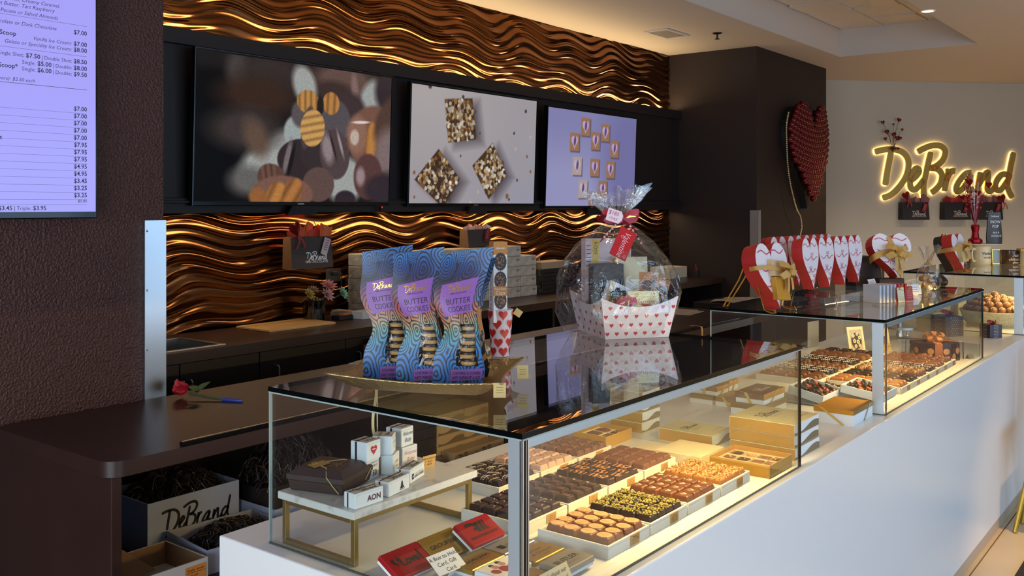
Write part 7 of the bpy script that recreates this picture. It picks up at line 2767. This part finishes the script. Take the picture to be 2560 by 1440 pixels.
def shred(label, x, y, z, w_, d_, h, n, r, seed, hl=.25):
    rr = random.Random(seed)
    m_ = MB()
    for i in range(n):
        cx, cy = rr.uniform(0, w_), rr.uniform(0, d_)
        a = rr.uniform(0, 6.3)
        L_ = rr.uniform(.05, .11)
        z0 = h * (.35 + .65 * (1 - ((cx / w_ - .5) ** 2 + (cy / d_ - .5) ** 2) * 2)) * rr.uniform(.75, 1.05)
        pts = []
        for q in range(6):
            s = q / 5 - .5
            px_ = cx + math.cos(a + .8 * s) * L_ * s
            py_ = cy + math.sin(a + .8 * s) * L_ * s
            pts.append((min(max(px_, 0), w_), min(max(py_, 0), d_), max(.004, z0 - .16 * L_ * (2 * s) ** 2 * 2 + .012 * math.cos(3 * s))))
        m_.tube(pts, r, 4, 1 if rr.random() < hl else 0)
    m_.box(0, w_, 0, d_, 0, h * .45, 0)
    o = m_.build('paper_shred', [SHRED, SHRL])
    o.location = (x, y, z)
    return tag(o, label, 'paper shred', None, 'stuff')


carton('white lettered carton full of dark shred, tallest on the shelf under the desk', 1.607, 2.665, SZ, 0, .334, .25, .163, WBOX, WBOX, .255)
shred('dark brown paper shred heaped in the lettered white carton', 1.615, 2.673, SZ + .005, .318, .234, .205, 420, .0016, 1)
t = carton('low white tray carton holding dark shred in front of the lettered carton', 1.635, 2.40, SZ, -.10, .30, .245, .072, WBOX, mat('grey_white_inside', '9a98a0', .6))
shred('dark shiny paper shred piled in the low white tray carton', 1.70, 2.42, SZ + .005, .22, .18, .080, 260, .0016, 2, .35)
t = carton('kraft lined white carton with an orange note, nearest under the desk', 1.352, 2.362, SZ, 0.0, .262, .215, .070, mat('white_cardboard', 'c9c2bc', .6), KRAFT)
m_ = MB()
F = frame((0, -.0012, 0), (1, 0, 0), (0, 0, 1))
m_.box(.188, .254, .002, .058, 0, .0004, 0, F)
for i, s in enumerate(('Single items', 'race car', '+ candy bar')):
    m_.text(s, F, .0115, 1, 'l', 0, .15, .193, .044 - i * .015, .0006, fit=min(.056, text2d(s, 0, .15)[2] * .0115))
m_.box(.194, .250, .0395, .0405, .0005, .0007, 1, F)
m_.build('note', [mat('orange_note', 'd8873a', .6), INK], t)
m_ = MB()
m_.grid(lambda u, v: (.005 + .17 * u * (1 - .55 * v), .12 + .08 * v, .03 + .085 * v), 8, 6)
m_.build('flap', KRAFT, t)
t = carton('plain white carton further right under the desk', 1.960, 2.50, SZ, 0, .32, .24, .088, WBOX, WBOX)
shred('black paper shred filling the plain white carton and bag beyond it', 1.97, 2.56, SZ + .005, .30, .16, .30, 380, .0018, 5, .18)
# stacks of flattened boxes further along the shelf
for i in range(7):
    t = MB().cbox(0, .125, 0, .16, 0, .0405, .0015).build('flat_box', mat('dark_umber_board', '241a16', .45))
    m = MB()
    tag(place(t, (2.530 + .001 * (i % 2), 2.425, SZ + i * .0412)), 'dark brown flat box in the stack under the desk, left of the wavy boxes', 'box', 'dark brown boxes under the desk')
for i in range(7):
    for k in range(2):
        m_ = MB().box(0, .148, 0, .16, 0, .0395)
        wave_print(m_, frame((0, -.0006, 0), (1, 0, 0), (0, 0, 1)), .148, .0395, 1)
        o = m_.build('wavy_box', [mat('pale_gold_board', 'c2a16c', .45), mat('bronze_wave', '7c5f3c', .45)])
        tag(place(o, (2.662 + k * .151, 2.420, SZ + i * .0408)), 'pale gold box with a bronze wave in the stacks under the desk', 'box', 'wavy gold boxes under the desk')
t = thing('lettered_box', 'low kraft box lettered DeBrand lying in front of the wavy gold boxes', 'box', (2.672, 2.347, SZ))
m_ = MB().cbox(0, .30, 0, .065, 0, .150, .0015)
m_.logo(frame((0, -.0006, 0), (1, 0, 0), (0, 0, 1)), .11, 1, .075, .120, 0, .034, 4)
m_.logo(frame((0, -.0006, 0), (1, 0, 0), (0, 0, 1)), .11, 1, .215, .120, 0, .034, 4)
m_.build('box', [mat('kraft_lettered', '9c7d50', .5), INK], t)
t = thing('crumpled_bag', 'crumpled dark brown paper lump beside the lettered kraft box', 'paper', (2.59, 2.375, SZ))
m_ = MB()
m_.sphere((0, 0, .075), .06, 0, None, 12, 8, (1, .55, 1.25))
m_.v = [(p[0] + rb.uniform(-.008, .008), p[1] + rb.uniform(-.006, .006), max(.001, p[2] + rb.uniform(-.008, .008))) for p in m_.v]
m_.build('paper', mat('crumpled_brown', '4a382a', .6), t)
t = thing('hanging_ribbon', 'cream satin ribbon tail dangling inside the nearest case behind the cubes', 'ribbon', (1.552, 1.61, CT - .0115))
m_ = MB()
strip(m_, [(.004, 0, 0), (.003, 0, -.05), (-.004, .002, -.09), (-.007, 0, -.125), (-.001, 0, -.148)], .007, 0, (1, -.3, 0))
strip(m_, [(.009, .002, 0), (.0085, .002, -.08), (.009, .002, -.135)], .003, 0, (1, -.3, 0))
m_.build('ribbon', mat('cream_satin', 'cdbf92', .45), t)
t = thing('table_card', 'plain white card standing on the counter beyond the middle case', 'card', (4.66, 1.735, CZ), -.15)
MB().box(0, .11, 0, .002, 0, .13).box(0, .11, .002, .03, 0, .002).build('card', mat('greyish_card', '9a948c', .5), t)
t = thing('low_cabinet', 'low dark cabinet behind the middle case carrying pale papers', 'cabinet', (6.2, 2.80, .0), 0)
MB().box(-.20, .30, -.15, .25, 0, .90).build('body', LAM_DK, t, bevel=.002)
MB().box(-.19, .045, -.152, -.150, .02, .88).build('door', LAM_DK, t)
MB().box(.055, .29, -.152, -.150, .02, .88).build('door', LAM_DK, t)
t = thing('loose_papers', 'pale crumpled papers lying on the low dark cabinet', 'papers', (6.2, 2.80, .9005), 0)
MB().grid(lambda u, v: (-.15 + .38 * u, -.05 + .20 * v, .001 + .014 * abs(math.sin(7 * u + 3 * v))), 14, 8).build('papers', mat('pale_paper', 'a89888', .6), t)

# ------------------------------------------------------------------ chair and mat on the shop floor
t = thing('gold_chair', 'chair on slim gold legs standing by the counter at the right edge', 'chair', (5.30, .62, 0))
SEATB = mat('brown_seat', '5a3a1e', .5)
for a, b in (((-.22, .256), (-.10, .18)), ((-.05, .252), (.0, .19)), ((-.20, -.24), (-.12, -.16)), ((.22, -.24), (.12, -.16)), ((.30, .22), (.14, .16))):
    MB().tube([(a[0], a[1], 0.002), (b[0], b[1], .44)], [.011, .016], 10).build('leg', mat('brushed_gold_leg', 'c09a3c', .32, .8), t, smooth=True)
MB().cbox(-.21, .21, -.21, .21, .441, .49, .02).build('seat', SEATB, t)
m_ = MB().grid(lambda u, v: (.20 + .03 * math.sin(PI * u) + .03 * v, -.20 + .40 * u, .47 + .36 * v), 12, 8)
m_.grid(lambda u, v: (.225 + .03 * math.sin(PI * (1 - u)) + .03 * v, -.20 + .40 * (1 - u), .47 + .36 * v), 12, 8)
m_.build('backrest', SEATB, t, smooth=True, angle=180)
t = thing('floor_mat', 'dark brown floor mat at the lower right corner', 'mat', (4.2, -.2, .0005))
MB().cbox(-.3, 1.2, -.6, .973, 0, .008, .003).build('mat', mat('dark_mat', '2b221c', .9, bump=(300, .6)), t)
